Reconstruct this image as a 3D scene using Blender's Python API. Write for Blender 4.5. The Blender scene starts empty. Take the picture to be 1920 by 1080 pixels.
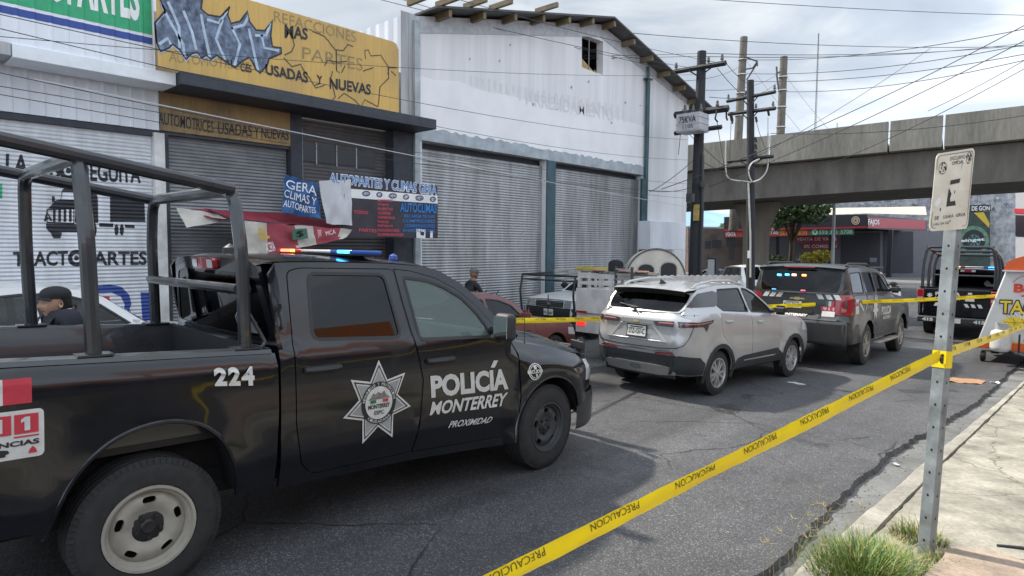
import bpy, bmesh, math, random
from mathutils import Vector, Matrix, noise
from mathutils.geometry import delaunay_2d_cdt
random.seed(7)
S = bpy.context.scene
COL = S.collection
R = math.radians
# ------------------------------------------------------------------ camera
F, PIT, ROL, YAW, CZ = 1208.0, 0.0675, 0.0084, 0.7483, 2.1
_fw = Vector((-math.sin(YAW) * math.cos(PIT), math.cos(YAW) * math.cos(PIT), -math.sin(PIT)))
_rt = Vector((math.cos(YAW), math.sin(YAW), 0))
_up = _rt.cross(_fw)
_r2 = math.cos(ROL) * _rt + math.sin(ROL) * _up
_u2 = -math.sin(ROL) * _rt + math.cos(ROL) * _up
cd = bpy.data.cameras.new('camera')
cam = bpy.data.objects.new('camera', cd)
COL.objects.link(cam)
cd.sensor_width = 36.0
cd.lens = 36.0 * F / 1920.0
cd.clip_start = 0.05
cd.clip_end = 6000
cam.matrix_world = Matrix(((_r2.x, _u2.x, -_fw.x, 0), (_r2.y, _u2.y, -_fw.y, 0), (_r2.z, _u2.z, -_fw.z, CZ), (0, 0, 0, 1)))
S.camera = cam
# ------------------------------------------------------------------ sky, sun, exposure
SUN_EL, SUN_DIR = R(50), Vector((-1.0, -0.10, 0)).normalized()   # direction towards the sun, horizontally
W = bpy.data.worlds.new('World')
S.world = W
W.use_nodes = True
nt = W.node_tree
bg = nt.nodes['Background']
sky = nt.nodes.new('ShaderNodeTexSky')
sky.sky_type = 'NISHITA'
sky.sun_disc = False
sky.sun_elevation = SUN_EL
sky.sun_rotation = math.atan2(SUN_DIR.x, SUN_DIR.y)
sky.air_density = 1.2
sky.dust_density = 2.0
tc = nt.nodes.new('ShaderNodeTexCoord')
mp = nt.nodes.new('ShaderNodeMapping')
mp.inputs['Scale'].default_value = (1.0, 1.0, 3.4)
nt.links.new(tc.outputs['Generated'], mp.inputs['Vector'])
n1 = nt.nodes.new('ShaderNodeTexNoise')
n1.inputs['Scale'].default_value = 2.3
n1.inputs['Detail'].default_value = 8
n1.inputs['Roughness'].default_value = 0.56
n1.inputs['Distortion'].default_value = 0.5
nt.links.new(mp.outputs['Vector'], n1.inputs['Vector'])
cr = nt.nodes.new('ShaderNodeValToRGB')          # cloud body: blue grey undersides to white tops
cr.color_ramp.elements[0].position = 0.36
cr.color_ramp.elements[0].color = (4.3, 5.0, 6.0, 1)
cr.color_ramp.elements[1].position = 0.66
cr.color_ramp.elements[1].color = (8.0, 8.4, 8.8, 1)
e = cr.color_ramp.elements.new(0.5)
e.color = (5.2, 5.9, 6.8, 1)
nt.links.new(n1.outputs['Fac'], cr.inputs['Fac'])
n2 = nt.nodes.new('ShaderNodeTexNoise')
n2.inputs['Scale'].default_value = 1.3
n2.inputs['Detail'].default_value = 5
nt.links.new(mp.outputs['Vector'], n2.inputs['Vector'])
cv = nt.nodes.new('ShaderNodeMapRange')
cv.inputs['From Min'].default_value = 0.28
cv.inputs['From Max'].default_value = 0.45
cv.inputs['To Min'].default_value = 0.72
cv.inputs['To Max'].default_value = 1.0
nt.links.new(n2.outputs['Fac'], cv.inputs['Value'])
mx = nt.nodes.new('ShaderNodeMixRGB')
nt.links.new(cv.outputs['Result'], mx.inputs['Fac'])
nt.links.new(sky.outputs['Color'], mx.inputs['Color1'])
nt.links.new(cr.outputs['Color'], mx.inputs['Color2'])
# added fill: sky raised behind camera to light facades, dimmed ahead; low horizon brighter
dt = nt.nodes.new('ShaderNodeVectorMath')
dt.operation = 'DOT_PRODUCT'
dt.inputs[1].default_value = (0.93, -0.36, 0.1)
nt.links.new(tc.outputs['Generated'], dt.inputs[0])
dm = nt.nodes.new('ShaderNodeMapRange')
dm.inputs['From Min'].default_value = -0.7
dm.inputs['From Max'].default_value = 0.5
dm.inputs['To Min'].default_value = 0.54
dm.inputs['To Max'].default_value = 1.2
nt.links.new(dt.outputs['Value'], dm.inputs['Value'])
hz_ = nt.nodes.new('ShaderNodeSeparateXYZ')
nt.links.new(tc.outputs['Generated'], hz_.inputs[0])
hm = nt.nodes.new('ShaderNodeMapRange')
hm.inputs['From Min'].default_value = 0.08
hm.inputs['From Max'].default_value = 0.24
hm.inputs['To Min'].default_value = 1.4
hm.inputs['To Max'].default_value = 1.0
nt.links.new(hz_.outputs['Z'], hm.inputs['Value'])
ml = nt.nodes.new('ShaderNodeMath')
ml.operation = 'MULTIPLY'
nt.links.new(dm.outputs['Result'], ml.inputs[0])
nt.links.new(hm.outputs['Result'], ml.inputs[1])
vm = nt.nodes.new('ShaderNodeVectorMath')
vm.operation = 'SCALE'
nt.links.new(mx.outputs['Color'], vm.inputs[0])
nt.links.new(ml.outputs['Value'], vm.inputs['Scale'])
nt.links.new(vm.outputs['Vector'], bg.inputs['Color'])
bg.inputs['Strength'].default_value = 0.1
sd = bpy.data.lights.new('sun', 'SUN')
sd.energy = 3.3
sd.angle = R(2.5)
sd.color = (1.0, 0.93, 0.82)
sun = bpy.data.objects.new('sun', sd)
COL.objects.link(sun)
sv = Vector((SUN_DIR.x * math.cos(SUN_EL), SUN_DIR.y * math.cos(SUN_EL), math.sin(SUN_EL)))
sun.rotation_euler = (-sv).to_track_quat('-Z', 'Y').to_euler()
sun.location = (-20, 0, 30)
S.view_settings.view_transform = 'Standard'
S.view_settings.look = 'None'
S.view_settings.exposure = 1.04
S.view_settings.gamma = 1.0
S.render.engine = 'CYCLES'
S.cycles.max_bounces = 7
S.cycles.transparent_max_bounces = 12
S.cycles.caustics_reflective = False
S.cycles.caustics_refractive = False

# ------------------------------------------------------------------ helpers
def gz(y):                                   # road height: it falls away from the camera
 if y < 22: return 0.01 - 0.0265 * y
 return 0.01 - 0.0265 * 22 - 0.006 * (y - 22)
def ray(x, y):
 return _fw + _r2 * ((x - 960) / F) - _u2 * ((y - 540) / F)
def hX(x, y, X):                             # measured point on a vertical plane parallel to the street
 d = ray(x, y)
 t = X / d.x
 return Vector((X, d.y * t, d.z * t + CZ))
def hY(x, y, Y):
 d = ray(x, y)
 t = Y / d.y
 return Vector((d.x * t, Y, d.z * t + CZ))
def hD(x, y, D):
 d = ray(x, y)
 return d * D + Vector((0, 0, CZ))
def hG(x, y, h=0.0):
 d = ray(x, y)
 t = (0.01 + h - CZ) / (d.z + 0.0265 * d.y)
 return d * t + Vector((0, 0, CZ))

MATS = {}
def M(name, col, rough=0.55, metal=0.0, var=0.12, vs=5.0, bump=0.0, bs=60.0, coat=0.0, emit=None, es=0.0, col2=None, spec=0.5, stretch=None):
 if name in MATS: return MATS[name]
 m = bpy.data.materials.new(name)
 m.use_nodes = True
 t = m.node_tree
 b = t.nodes['Principled BSDF']
 b.inputs['Base Color'].default_value = (*col, 1)
 b.inputs['Roughness'].default_value = rough
 b.inputs['Metallic'].default_value = metal
 b.inputs['Specular IOR Level'].default_value = spec
 if coat:
  b.inputs['Coat Weight'].default_value = coat
  b.inputs['Coat Roughness'].default_value = 0.04
 if emit:
  b.inputs['Emission Color'].default_value = (*emit, 1)
  b.inputs['Emission Strength'].default_value = es
 if var or bump:
  c = t.nodes.new('ShaderNodeTexCoord')
  src = c.outputs['Object']
  if stretch:
   mm = t.nodes.new('ShaderNodeMapping')
   mm.inputs['Scale'].default_value = stretch
   t.links.new(src, mm.inputs['Vector'])
   src = mm.outputs['Vector']
 if var:
  n = t.nodes.new('ShaderNodeTexNoise')
  n.inputs['Scale'].default_value = vs
  n.inputs['Detail'].default_value = 7
  n.inputs['Roughness'].default_value = 0.62
  t.links.new(src, n.inputs['Vector'])
  r_ = t.nodes.new('ShaderNodeValToRGB')
  k = 1 - 1.6 * var
  r_.color_ramp.elements[0].position = 0.3
  r_.color_ramp.elements[1].position = 0.7
  r_.color_ramp.elements[0].color = (*[c_ * k for c_ in col], 1) if col2 is None else (*col2, 1)
  r_.color_ramp.elements[1].color = (*[min(1, c_ * (1 + var)) for c_ in col], 1)
  t.links.new(n.outputs['Fac'], r_.inputs['Fac'])
  t.links.new(r_.outputs['Color'], b.inputs['Base Color'])
  mr = t.nodes.new('ShaderNodeMapRange')
  mr.inputs['To Min'].default_value = max(0.02, rough - 0.1)
  mr.inputs['To Max'].default_value = min(1, rough + 0.14)
  t.links.new(n.outputs['Fac'], mr.inputs['Value'])
  t.links.new(mr.outputs['Result'], b.inputs['Roughness'])
 if bump:
  n3 = t.nodes.new('ShaderNodeTexNoise')
  n3.inputs['Scale'].default_value = bs
  n3.inputs['Detail'].default_value = 4
  t.links.new(src, n3.inputs['Vector'])
  bp_ = t.nodes.new('ShaderNodeBump')
  bp_.inputs['Strength'].default_value = bump
  bp_.inputs['Distance'].default_value = 0.01
  t.links.new(n3.outputs['Fac'], bp_.inputs['Height'])
  t.links.new(bp_.outputs['Normal'], b.inputs['Normal'])
 MATS[name] = m
 return m
def glassM(name, tint, refl=1.45, rough=0.02, gl=0.8, veil=None):
 if name in MATS: return MATS[name]
 m = bpy.data.materials.new(name)
 m.use_nodes = True
 t = m.node_tree
 t.nodes.remove(t.nodes['Principled BSDF'])
 o = t.nodes['Material Output']
 a = t.nodes.new('ShaderNodeBsdfTransparent')
 a.inputs['Color'].default_value = (*tint, 1)
 g = t.nodes.new('ShaderNodeBsdfGlossy')
 g.inputs['Roughness'].default_value = rough
 g.inputs['Color'].default_value = (gl, gl * 1.01, gl * 1.03, 1)
 fr = t.nodes.new('ShaderNodeFresnel')
 fr.inputs['IOR'].default_value = refl
 x = t.nodes.new('ShaderNodeMixShader')
 t.links.new(fr.outputs['Fac'], x.inputs['Fac'])
 if veil:                                       # pale veil put into the colour for reflections on the pane
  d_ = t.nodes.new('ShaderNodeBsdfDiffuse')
  d_.inputs['Color'].default_value = (*veil[:3], 1)
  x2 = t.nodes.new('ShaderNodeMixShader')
  x2.inputs['Fac'].default_value = veil[3]
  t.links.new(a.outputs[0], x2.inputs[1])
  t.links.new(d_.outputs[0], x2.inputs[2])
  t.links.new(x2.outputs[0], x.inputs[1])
 else: t.links.new(a.outputs[0], x.inputs[1])
 t.links.new(g.outputs[0], x.inputs[2])
 t.links.new(x.outputs[0], o.inputs['Surface'])
 MATS[name] = m
 return m

def mk(name, bm, mat, parent=None, bevel=0.0, sharp=35, smooth=True, seg=2):
 bm.normal_update()
 if smooth:
  for f in bm.faces: f.smooth = True
  ca = math.cos(R(sharp))
  for e_ in bm.edges:
   if len(e_.link_faces) == 2:
    a, b = e_.link_faces
    if a.normal.dot(b.normal) < ca: e_.smooth = False
   else: e_.smooth = True
 me = bpy.data.meshes.new(name)
 bm.to_mesh(me)
 bm.free()
 o = bpy.data.objects.new(name, me)
 mats = mat if isinstance(mat, (list, tuple)) else [mat]
 for m in mats: me.materials.append(m)
 COL.objects.link(o)
 if parent is not None: o.parent = parent
 if bevel:
  md = o.modifiers.new('bevel', 'BEVEL')
  md.width = bevel
  md.segments = seg
  md.limit_method = 'ANGLE'
  md.angle_limit = R(40)
  md.harden_normals = False
 return o
def tag(o, label, cat, group=None, kind=None):
 o['label'] = label
 o['category'] = cat
 if group: o['group'] = group
 if kind: o['kind'] = kind
 return o
def thing(name, label, cat, loc=(0, 0, 0), rz=0.0, pitch=0.0, group=None, kind=None):
 o = bpy.data.objects.new(name, None)
 o.empty_display_size = 0.3
 COL.objects.link(o)
 o.location = loc
 o.rotation_euler = (0, pitch, rz)
 return tag(o, label, cat, group, kind)
def struct(name, bm, mat, kind='structure', **k):
 o = mk(name, bm, mat, None, **k)
 o['kind'] = kind
 return o
def copy_tree(o, parent=None):
 c = o.copy()
 COL.objects.link(c)
 if parent is not None: c.parent = parent
 for ch in list(o.children): copy_tree(ch, c)
 return c
def BM(): return bmesh.new()
def box(bm, lo, hi, mi=0, rot=None, pivot=None):
 x0, y0, z0 = lo
 x1, y1, z1 = hi
 v = [Vector(p) for p in ((x0, y0, z0), (x1, y0, z0), (x1, y1, z0), (x0, y1, z0), (x0, y0, z1), (x1, y0, z1), (x1, y1, z1), (x0, y1, z1))]
 if rot is not None:
  pv = Vector(pivot) if pivot is not None else (v[0] + v[6]) / 2
  v = [rot @ (p - pv) + pv for p in v]
 v = [bm.verts.new(p) for p in v]
 for q in ((0, 3, 2, 1), (4, 5, 6, 7), (0, 1, 5, 4), (1, 2, 6, 5), (2, 3, 7, 6), (3, 0, 4, 7)):
  f = bm.faces.new([v[i] for i in q])
  f.material_index = mi
 return v
def frames(pts):
 n = len(pts)
 tan = []
 for i in range(n):
  a = pts[max(0, i - 1)]
  b = pts[min(n - 1, i + 1)]
  tan.append((b - a).normalized())
 up = Vector((0, 0, 1)) if abs(tan[0].z) < 0.9 else Vector((1, 0, 0))
 out = []
 nrm = (up - tan[0] * up.dot(tan[0])).normalized()
 for t_ in tan:
  nrm = (nrm - t_ * nrm.dot(t_))
  if nrm.length < 1e-6: nrm = t_.orthogonal()
  nrm.normalize()
  out.append((nrm, t_.cross(nrm)))
 return out
def tube(bm, pts, r, seg=8, cap=True, mi=0):
 pts = [Vector(p) for p in pts]
 rr = r if isinstance(r, (list, tuple)) else [r] * len(pts)
 fr = frames(pts)
 rings = []
 for p, (a, b), q in zip(pts, fr, rr):
  rings.append([bm.verts.new(p + (a * math.cos(2 * math.pi * i / seg) + b * math.sin(2 * math.pi * i / seg)) * q) for i in range(seg)])
 for k in range(len(rings) - 1):
  for i in range(seg):
   j = (i + 1) % seg
   f = bm.faces.new((rings[k][i], rings[k][j], rings[k + 1][j], rings[k + 1][i]))
   f.material_index = mi
 if cap:
  bm.faces.new(rings[0][::-1]).material_index = mi
  bm.faces.new(rings[-1]).material_index = mi
def smooth_path(pts, rad=0.1, n=5):
 """round the corners of a polyline"""
 pts = [Vector(p) for p in pts]
 out = [pts[0]]
 for i in range(1, len(pts) - 1):
  a, b, c = pts[i - 1], pts[i], pts[i + 1]
  d1 = min(rad, (a - b).length * 0.45)
  d2 = min(rad, (c - b).length * 0.45)
  p0 = b + (a - b).normalized() * d1
  p2 = b + (c - b).normalized() * d2
  for k in range(n + 1):
   t_ = k / n
   out.append(p0 * (1 - t_) ** 2 + b * 2 * t_ * (1 - t_) + p2 * t_ ** 2)
 out.append(pts[-1])
 return out
def lathe(bm, prof, seg=32, axis='y', center=(0, 0, 0), mi=0, cap=True):
 """prof: list of (r, a) with a along the axis"""
 c = Vector(center)
 rings = []
 for r_, a in prof:
  ring = []
  for i in range(seg):
   th = 2 * math.pi * i / seg
   if axis == 'y': p = Vector((r_ * math.cos(th), a, r_ * math.sin(th)))
   elif axis == 'z': p = Vector((r_ * math.cos(th), r_ * math.sin(th), a))
   else: p = Vector((a, r_ * math.cos(th), r_ * math.sin(th)))
   ring.append(bm.verts.new(c + p))
  rings.append(ring)
 for k in range(len(rings) - 1):
  for i in range(seg):
   j = (i + 1) % seg
   f = bm.faces.new((rings[k][i], rings[k + 1][i], rings[k + 1][j], rings[k][j]))
   f.material_index = mi
 if cap and prof[0][0] > 1e-4: bm.faces.new(rings[0]).material_index = mi
 if cap and prof[-1][0] > 1e-4: bm.faces.new(rings[-1][::-1]).material_index = mi
 bmesh.ops.recalc_face_normals(bm, faces=bm.faces)
def pip(x, y, poly):
 c = False
 n = len(poly)
 j = n - 1
 for i in range(n):
  xi, yi = poly[i]
  xj, yj = poly[j]
  if (yi > y) != (yj > y) and x < (xj - xi) * (y - yi) / (yj - yi) + xi: c = not c
  j = i
 return c
def resample(poly, step, closed=True):
 out = []
 n = len(poly)
 for i in range(n if closed else n - 1):
  a = poly[i]
  b = poly[(i + 1) % n]
  L = math.hypot(b[0] - a[0], b[1] - a[1])
  k = max(1, int(math.ceil(L / step)))
  for s in range(k):
   out.append((a[0] + (b[0] - a[0]) * s / k, a[1] + (b[1] - a[1]) * s / k))
 if not closed: out.append(poly[-1])
 return out
def fill2d(outline, holes=(), step=0.1):
 loops = [resample(outline, step)] + [resample(h, step) for h in holes]
 pts = []
 edges = []
 for lp in loops:
  s = len(pts)
  pts += lp
  edges += [(s + i, s + (i + 1) % len(lp)) for i in range(len(lp))]
 nb = len(pts)
 xs = [p[0] for p in loops[0]]
 ys = [p[1] for p in loops[0]]
 x = min(xs) + step * 0.5
 inner = []
 bl = pts[:]
 cell = {}
 for p in bl: cell.setdefault((int(p[0] // step), int(p[1] // step)), []).append(p)
 while x < max(xs):
  y = min(ys) + step * 0.5
  while y < max(ys):
   if pip(x, y, loops[0]) and not any(pip(x, y, h) for h in loops[1:]):
    ok = True
    cx, cy = int(x // step), int(y // step)
    for i in (-1, 0, 1):
     for j in (-1, 0, 1):
      for p in cell.get((cx + i, cy + j), ()):
       if (p[0] - x) ** 2 + (p[1] - y) ** 2 < (0.45 * step) ** 2: ok = False
    if ok: inner.append((x, y))
   y += step
  x += step
 allp = [Vector(p) for p in pts + inner]
 r_ = delaunay_2d_cdt(allp, edges, [], 0, 1e-5)
 vo, fo = r_[0], r_[2]
 tris = []
 for f in fo:
  cx = sum(vo[i].x for i in f) / len(f)
  cy = sum(vo[i].y for i in f) / len(f)
  A_, B_, C_ = (vo[i] for i in f[:3])
  lm = max((A_ - B_).length_squared, (B_ - C_).length_squared, (C_ - A_).length_squared)
  if abs((B_ - A_).cross(C_ - A_)) < 0.02 * lm and step < 9: continue        # a sliver along the rim
  if pip(cx, cy, loops[0]) and not any(pip(cx, cy, h) for h in loops[1:]): tris.append(tuple(f))
 return [(v.x, v.y) for v in vo], tris
def panel(bm, outline, fmap, holes=(), step=0.1, thick=None, mi=0, toward=None):
 """a sheet cut to outline (2D), placed by fmap(u,v); thick = Vector towards the inside for the returned edge"""
 vs, tr = fill2d(outline, holes, step)
 bv = [bm.verts.new(fmap(*p)) for p in vs]
 fs = []
 for t_ in tr:
  try: fs.append(bm.faces.new([bv[i] for i in t_]))
  except ValueError: pass
 bm.normal_update()
 ref = Vector(toward) if toward is not None else (-Vector(thick) if thick is not None else None)
 if ref is not None and fs:
  s = Vector((0, 0, 0))
  for f in fs: s += f.normal * f.calc_area()
  if s.dot(ref) < 0: bmesh.ops.reverse_faces(bm, faces=fs)
 for f in fs: f.material_index = mi
 if thick is not None:
  th = Vector(thick)
  be = [e_ for f in fs for e_ in f.edges if len(e_.link_faces) == 1]
  be = list(set(be))
  mp_ = {}
  for e_ in be:
   f0 = e_.link_faces[0]
   for v in e_.verts:
    if v not in mp_: mp_[v] = bm.verts.new(v.co + th)
   a, b = e_.verts
   for lp in f0.loops:
    if lp.edge == e_:
     a, b = lp.vert, lp.link_loop_next.vert
   bm.faces.new((b, a, mp_[a], mp_[b])).material_index = mi
 for v in list(bv):
  if not v.link_faces: bm.verts.remove(v)
 return fs
def patch(bm, fn, nu, nv, mi=0, toward=None):
 g = [[bm.verts.new(fn(i / nu, j / nv)) for j in range(nv + 1)] for i in range(nu + 1)]
 fs = []
 for i in range(nu):
  for j in range(nv):
   f = bm.faces.new((g[i][j], g[i + 1][j], g[i + 1][j + 1], g[i][j + 1]))
   f.material_index = mi
   fs.append(f)
 if toward is not None:
  bm.normal_update()
  s = Vector((0, 0, 0))
  for f in fs: s += f.normal * f.calc_area()
  if s.dot(Vector(toward)) < 0: bmesh.ops.reverse_faces(bm, faces=fs)
 return fs
def arc(cx, cy, r_, a0, a1, n, ry=None):
 ry = r_ if ry is None else ry
 return [(cx + r_ * math.cos(R(a0 + (a1 - a0) * i / n)), cy + ry * math.sin(R(a0 + (a1 - a0) * i / n))) for i in range(n + 1)]
def rrect(x0, y0, x1, y1, r_, n=4):
 return arc(x1 - r_, y0 + r_, r_, -90, 0, n) + arc(x1 - r_, y1 - r_, r_, 0, 90, n) + arc(x0 + r_, y1 - r_, r_, 90, 180, n) + arc(x0 + r_, y0 + r_, r_, 180, 270, n)
def chaikin(p, n=2):
 for _ in range(n): p = [p[0]] + [(a[0] * k + b[0] * (1 - k), a[1] * k + b[1] * (1 - k)) for a, b in zip(p, p[1:]) for k in (0.75, 0.25)] + [p[-1]]
 return p
def roundpoly(poly, rad, n=3):
 out = []
 k = len(poly)
 for i in range(k):
  a, b, c = (Vector((*poly[(i + j) % k], 0)) for j in (-1, 0, 1))
  d1 = min(rad, (a - b).length * 0.45)
  d2 = min(rad, (c - b).length * 0.45)
  p0 = b + (a - b).normalized() * d1
  p2 = b + (c - b).normalized() * d2
  for s in range(n + 1):
   t_ = s / n
   q = p0 * (1 - t_) ** 2 + b * 2 * t_ * (1 - t_) + p2 * t_ ** 2
   out.append((q.x, q.y))
 return out
def inset(poly, d):
 """shrink a polygon by d"""
 A = sum(poly[i][0] * poly[(i + 1) % len(poly)][1] - poly[(i + 1) % len(poly)][0] * poly[i][1] for i in range(len(poly)))
 s = 1 if A > 0 else -1
 out = []
 n = len(poly)
 for i in range(n):
  p0, p1, p2 = poly[i - 1], poly[i], poly[(i + 1) % n]
  e1 = Vector((p1[0] - p0[0], p1[1] - p0[1]))
  e2 = Vector((p2[0] - p1[0], p2[1] - p1[1]))
  if e1.length < 1e-9 or e2.length < 1e-9:
   out.append(p1)
   continue
  e1.normalize()
  e2.normalize()
  n1_ = Vector((-e1.y, e1.x)) * s
  n2_ = Vector((-e2.y, e2.x)) * s
  b = n1_ + n2_
  if b.length < 0.3: b = n1_
  else: b = b.normalized() / max(0.5, b.normalized().dot(n1_))
  out.append((p1[0] + b.x * d, p1[1] + b.y * d))
 return out
# ---- flat marks (lettering, paint, stickers) laid on a surface
_TC = {}
def text2d(s, bold=0.0):
 k = (s, bold)
 if k in _TC: return _TC[k]
 cu = bpy.data.curves.new('glyphs', 'FONT')
 cu.body = s
 cu.resolution_u = 3
 cu.offset = bold
 ob = bpy.data.objects.new('glyphs', cu)
 me = bpy.data.meshes.new_from_object(ob)
 vs = [(v.co.x, v.co.y) for v in me.vertices]
 fs = [tuple(p.vertices) for p in me.polygons]
 bpy.data.objects.remove(ob)
 bpy.data.curves.remove(cu)
 bpy.data.meshes.remove(me)
 x0 = min(v[0] for v in vs); x1 = max(v[0] for v in vs)
 y0 = min(v[1] for v in vs); y1 = max(v[1] for v in vs)
 vs = [((x - x0) / (x1 - x0), (y - y0) / (y1 - y0)) for x, y in vs]
 _TC[k] = (vs, fs)
 return _TC[k]
def strip2d(pts, w, closed=False):
 """polyline -> list of quads of width w"""
 P = [Vector(p) for p in pts]
 if closed: P = P + [P[0]]
 L, Rr = [], []
 for i, p in enumerate(P):
  a = P[i - 1] if i > 0 else (P[-2] if closed else P[0])
  b = P[i + 1] if i < len(P) - 1 else (P[1] if closed else P[-1])
  t_ = (b - a)
  if t_.length < 1e-9: t_ = Vector((1, 0))
  t_.normalize()
  n_ = Vector((-t_.y, t_.x)) * (w / 2)
  L.append(p + n_)
  Rr.append(p - n_)
 return [[tuple(L[i]), tuple(Rr[i]), tuple(Rr[i + 1]), tuple(L[i + 1])] for i in range(len(P) - 1)]
def decal(name, mat, items, fmap, parent=None, cu=(), cv=(), toward=None, sub=0.0):
 """items: ('t', text, quad or rect, bold) ('p', polygon) ('l', polyline, width) ('q', quad, matindex)"""
 b2 = BM()
 def add(vs, fs, mi):
  bv = [b2.verts.new((x, y, 0)) for x, y in vs]
  for f in fs:
   try:
    q = b2.faces.new([bv[i] for i in f])
    q.material_index = mi
   except ValueError: pass
 for it in items:
  k = it[0]
  mi = it[-1] if isinstance(it[-1], int) and k != 't' else 0
  if k == 't':
   q = it[2]
   bold = it[3] if len(it) > 3 else 0.02
   mi = it[4] if len(it) > 4 else 0
   if len(q) == 4 and not isinstance(q[0], (tuple, list)): q = ((q[0], q[1]), (q[2], q[1]), (q[2], q[3]), (q[0], q[3]))   # bl br tr tl
   vs, fs = text2d(it[1], bold)
   out = []
   for u, v in vs:
    out.append(tuple((q[0][i] * (1 - u) + q[1][i] * u) * (1 - v) + (q[3][i] * (1 - u) + q[2][i] * u) * v for i in (0, 1)))
   add(out, fs, mi)
  elif k == 'p':
   pts = it[1]
   if len(pts) > 4:
    vs, fs = fill2d(pts, step=9.9)
    add(vs, fs, mi)
   else: add(pts, [tuple(range(len(pts)))], mi)
  elif k == 'h':                                     # polygon with holes
   vs, fs = fill2d(it[1], it[2], step=9.9)
   add(vs, fs, mi)
  elif k == 'l':
   for q in strip2d(it[1], it[2]): add(q, [(0, 1, 2, 3)], mi)
  elif k == 'c':
   for q in strip2d(it[1], it[2], True): add(q, [(0, 1, 2, 3)], mi)
 for no, cuts, ax in (((1, 0, 0), cu, 0), ((0, 1, 0), cv, 1)):
  if not len(cuts): continue
  lo = min(v.co[ax] for v in b2.verts)
  hi = max(v.co[ax] for v in b2.verts)
  for c_ in cuts:
   if lo < c_ < hi:
    bmesh.ops.bisect_plane(b2, geom=b2.verts[:] + b2.edges[:] + b2.faces[:], dist=1e-6, plane_co=[c_ if i == ax else 0 for i in range(3)], plane_no=no)
 if sub:
  bmesh.ops.triangulate(b2, faces=b2.faces[:])
  for _ in range(3):
   le = [e_ for e_ in b2.edges if e_.calc_length() > sub]
   if not le: break
   bmesh.ops.subdivide_edges(b2, edges=le, cuts=1)
   bmesh.ops.triangulate(b2, faces=b2.faces[:])
 for v in b2.verts: v.co = fmap(v.co.x, v.co.y)
 b2.normal_update()
 if toward is not None:
  tv = Vector(toward)
  fl = [f for f in b2.faces if f.normal.dot(tv) < 0]
  bmesh.ops.reverse_faces(b2, faces=fl)
 return mk(name, b2, mat, parent, smooth=False)
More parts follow.
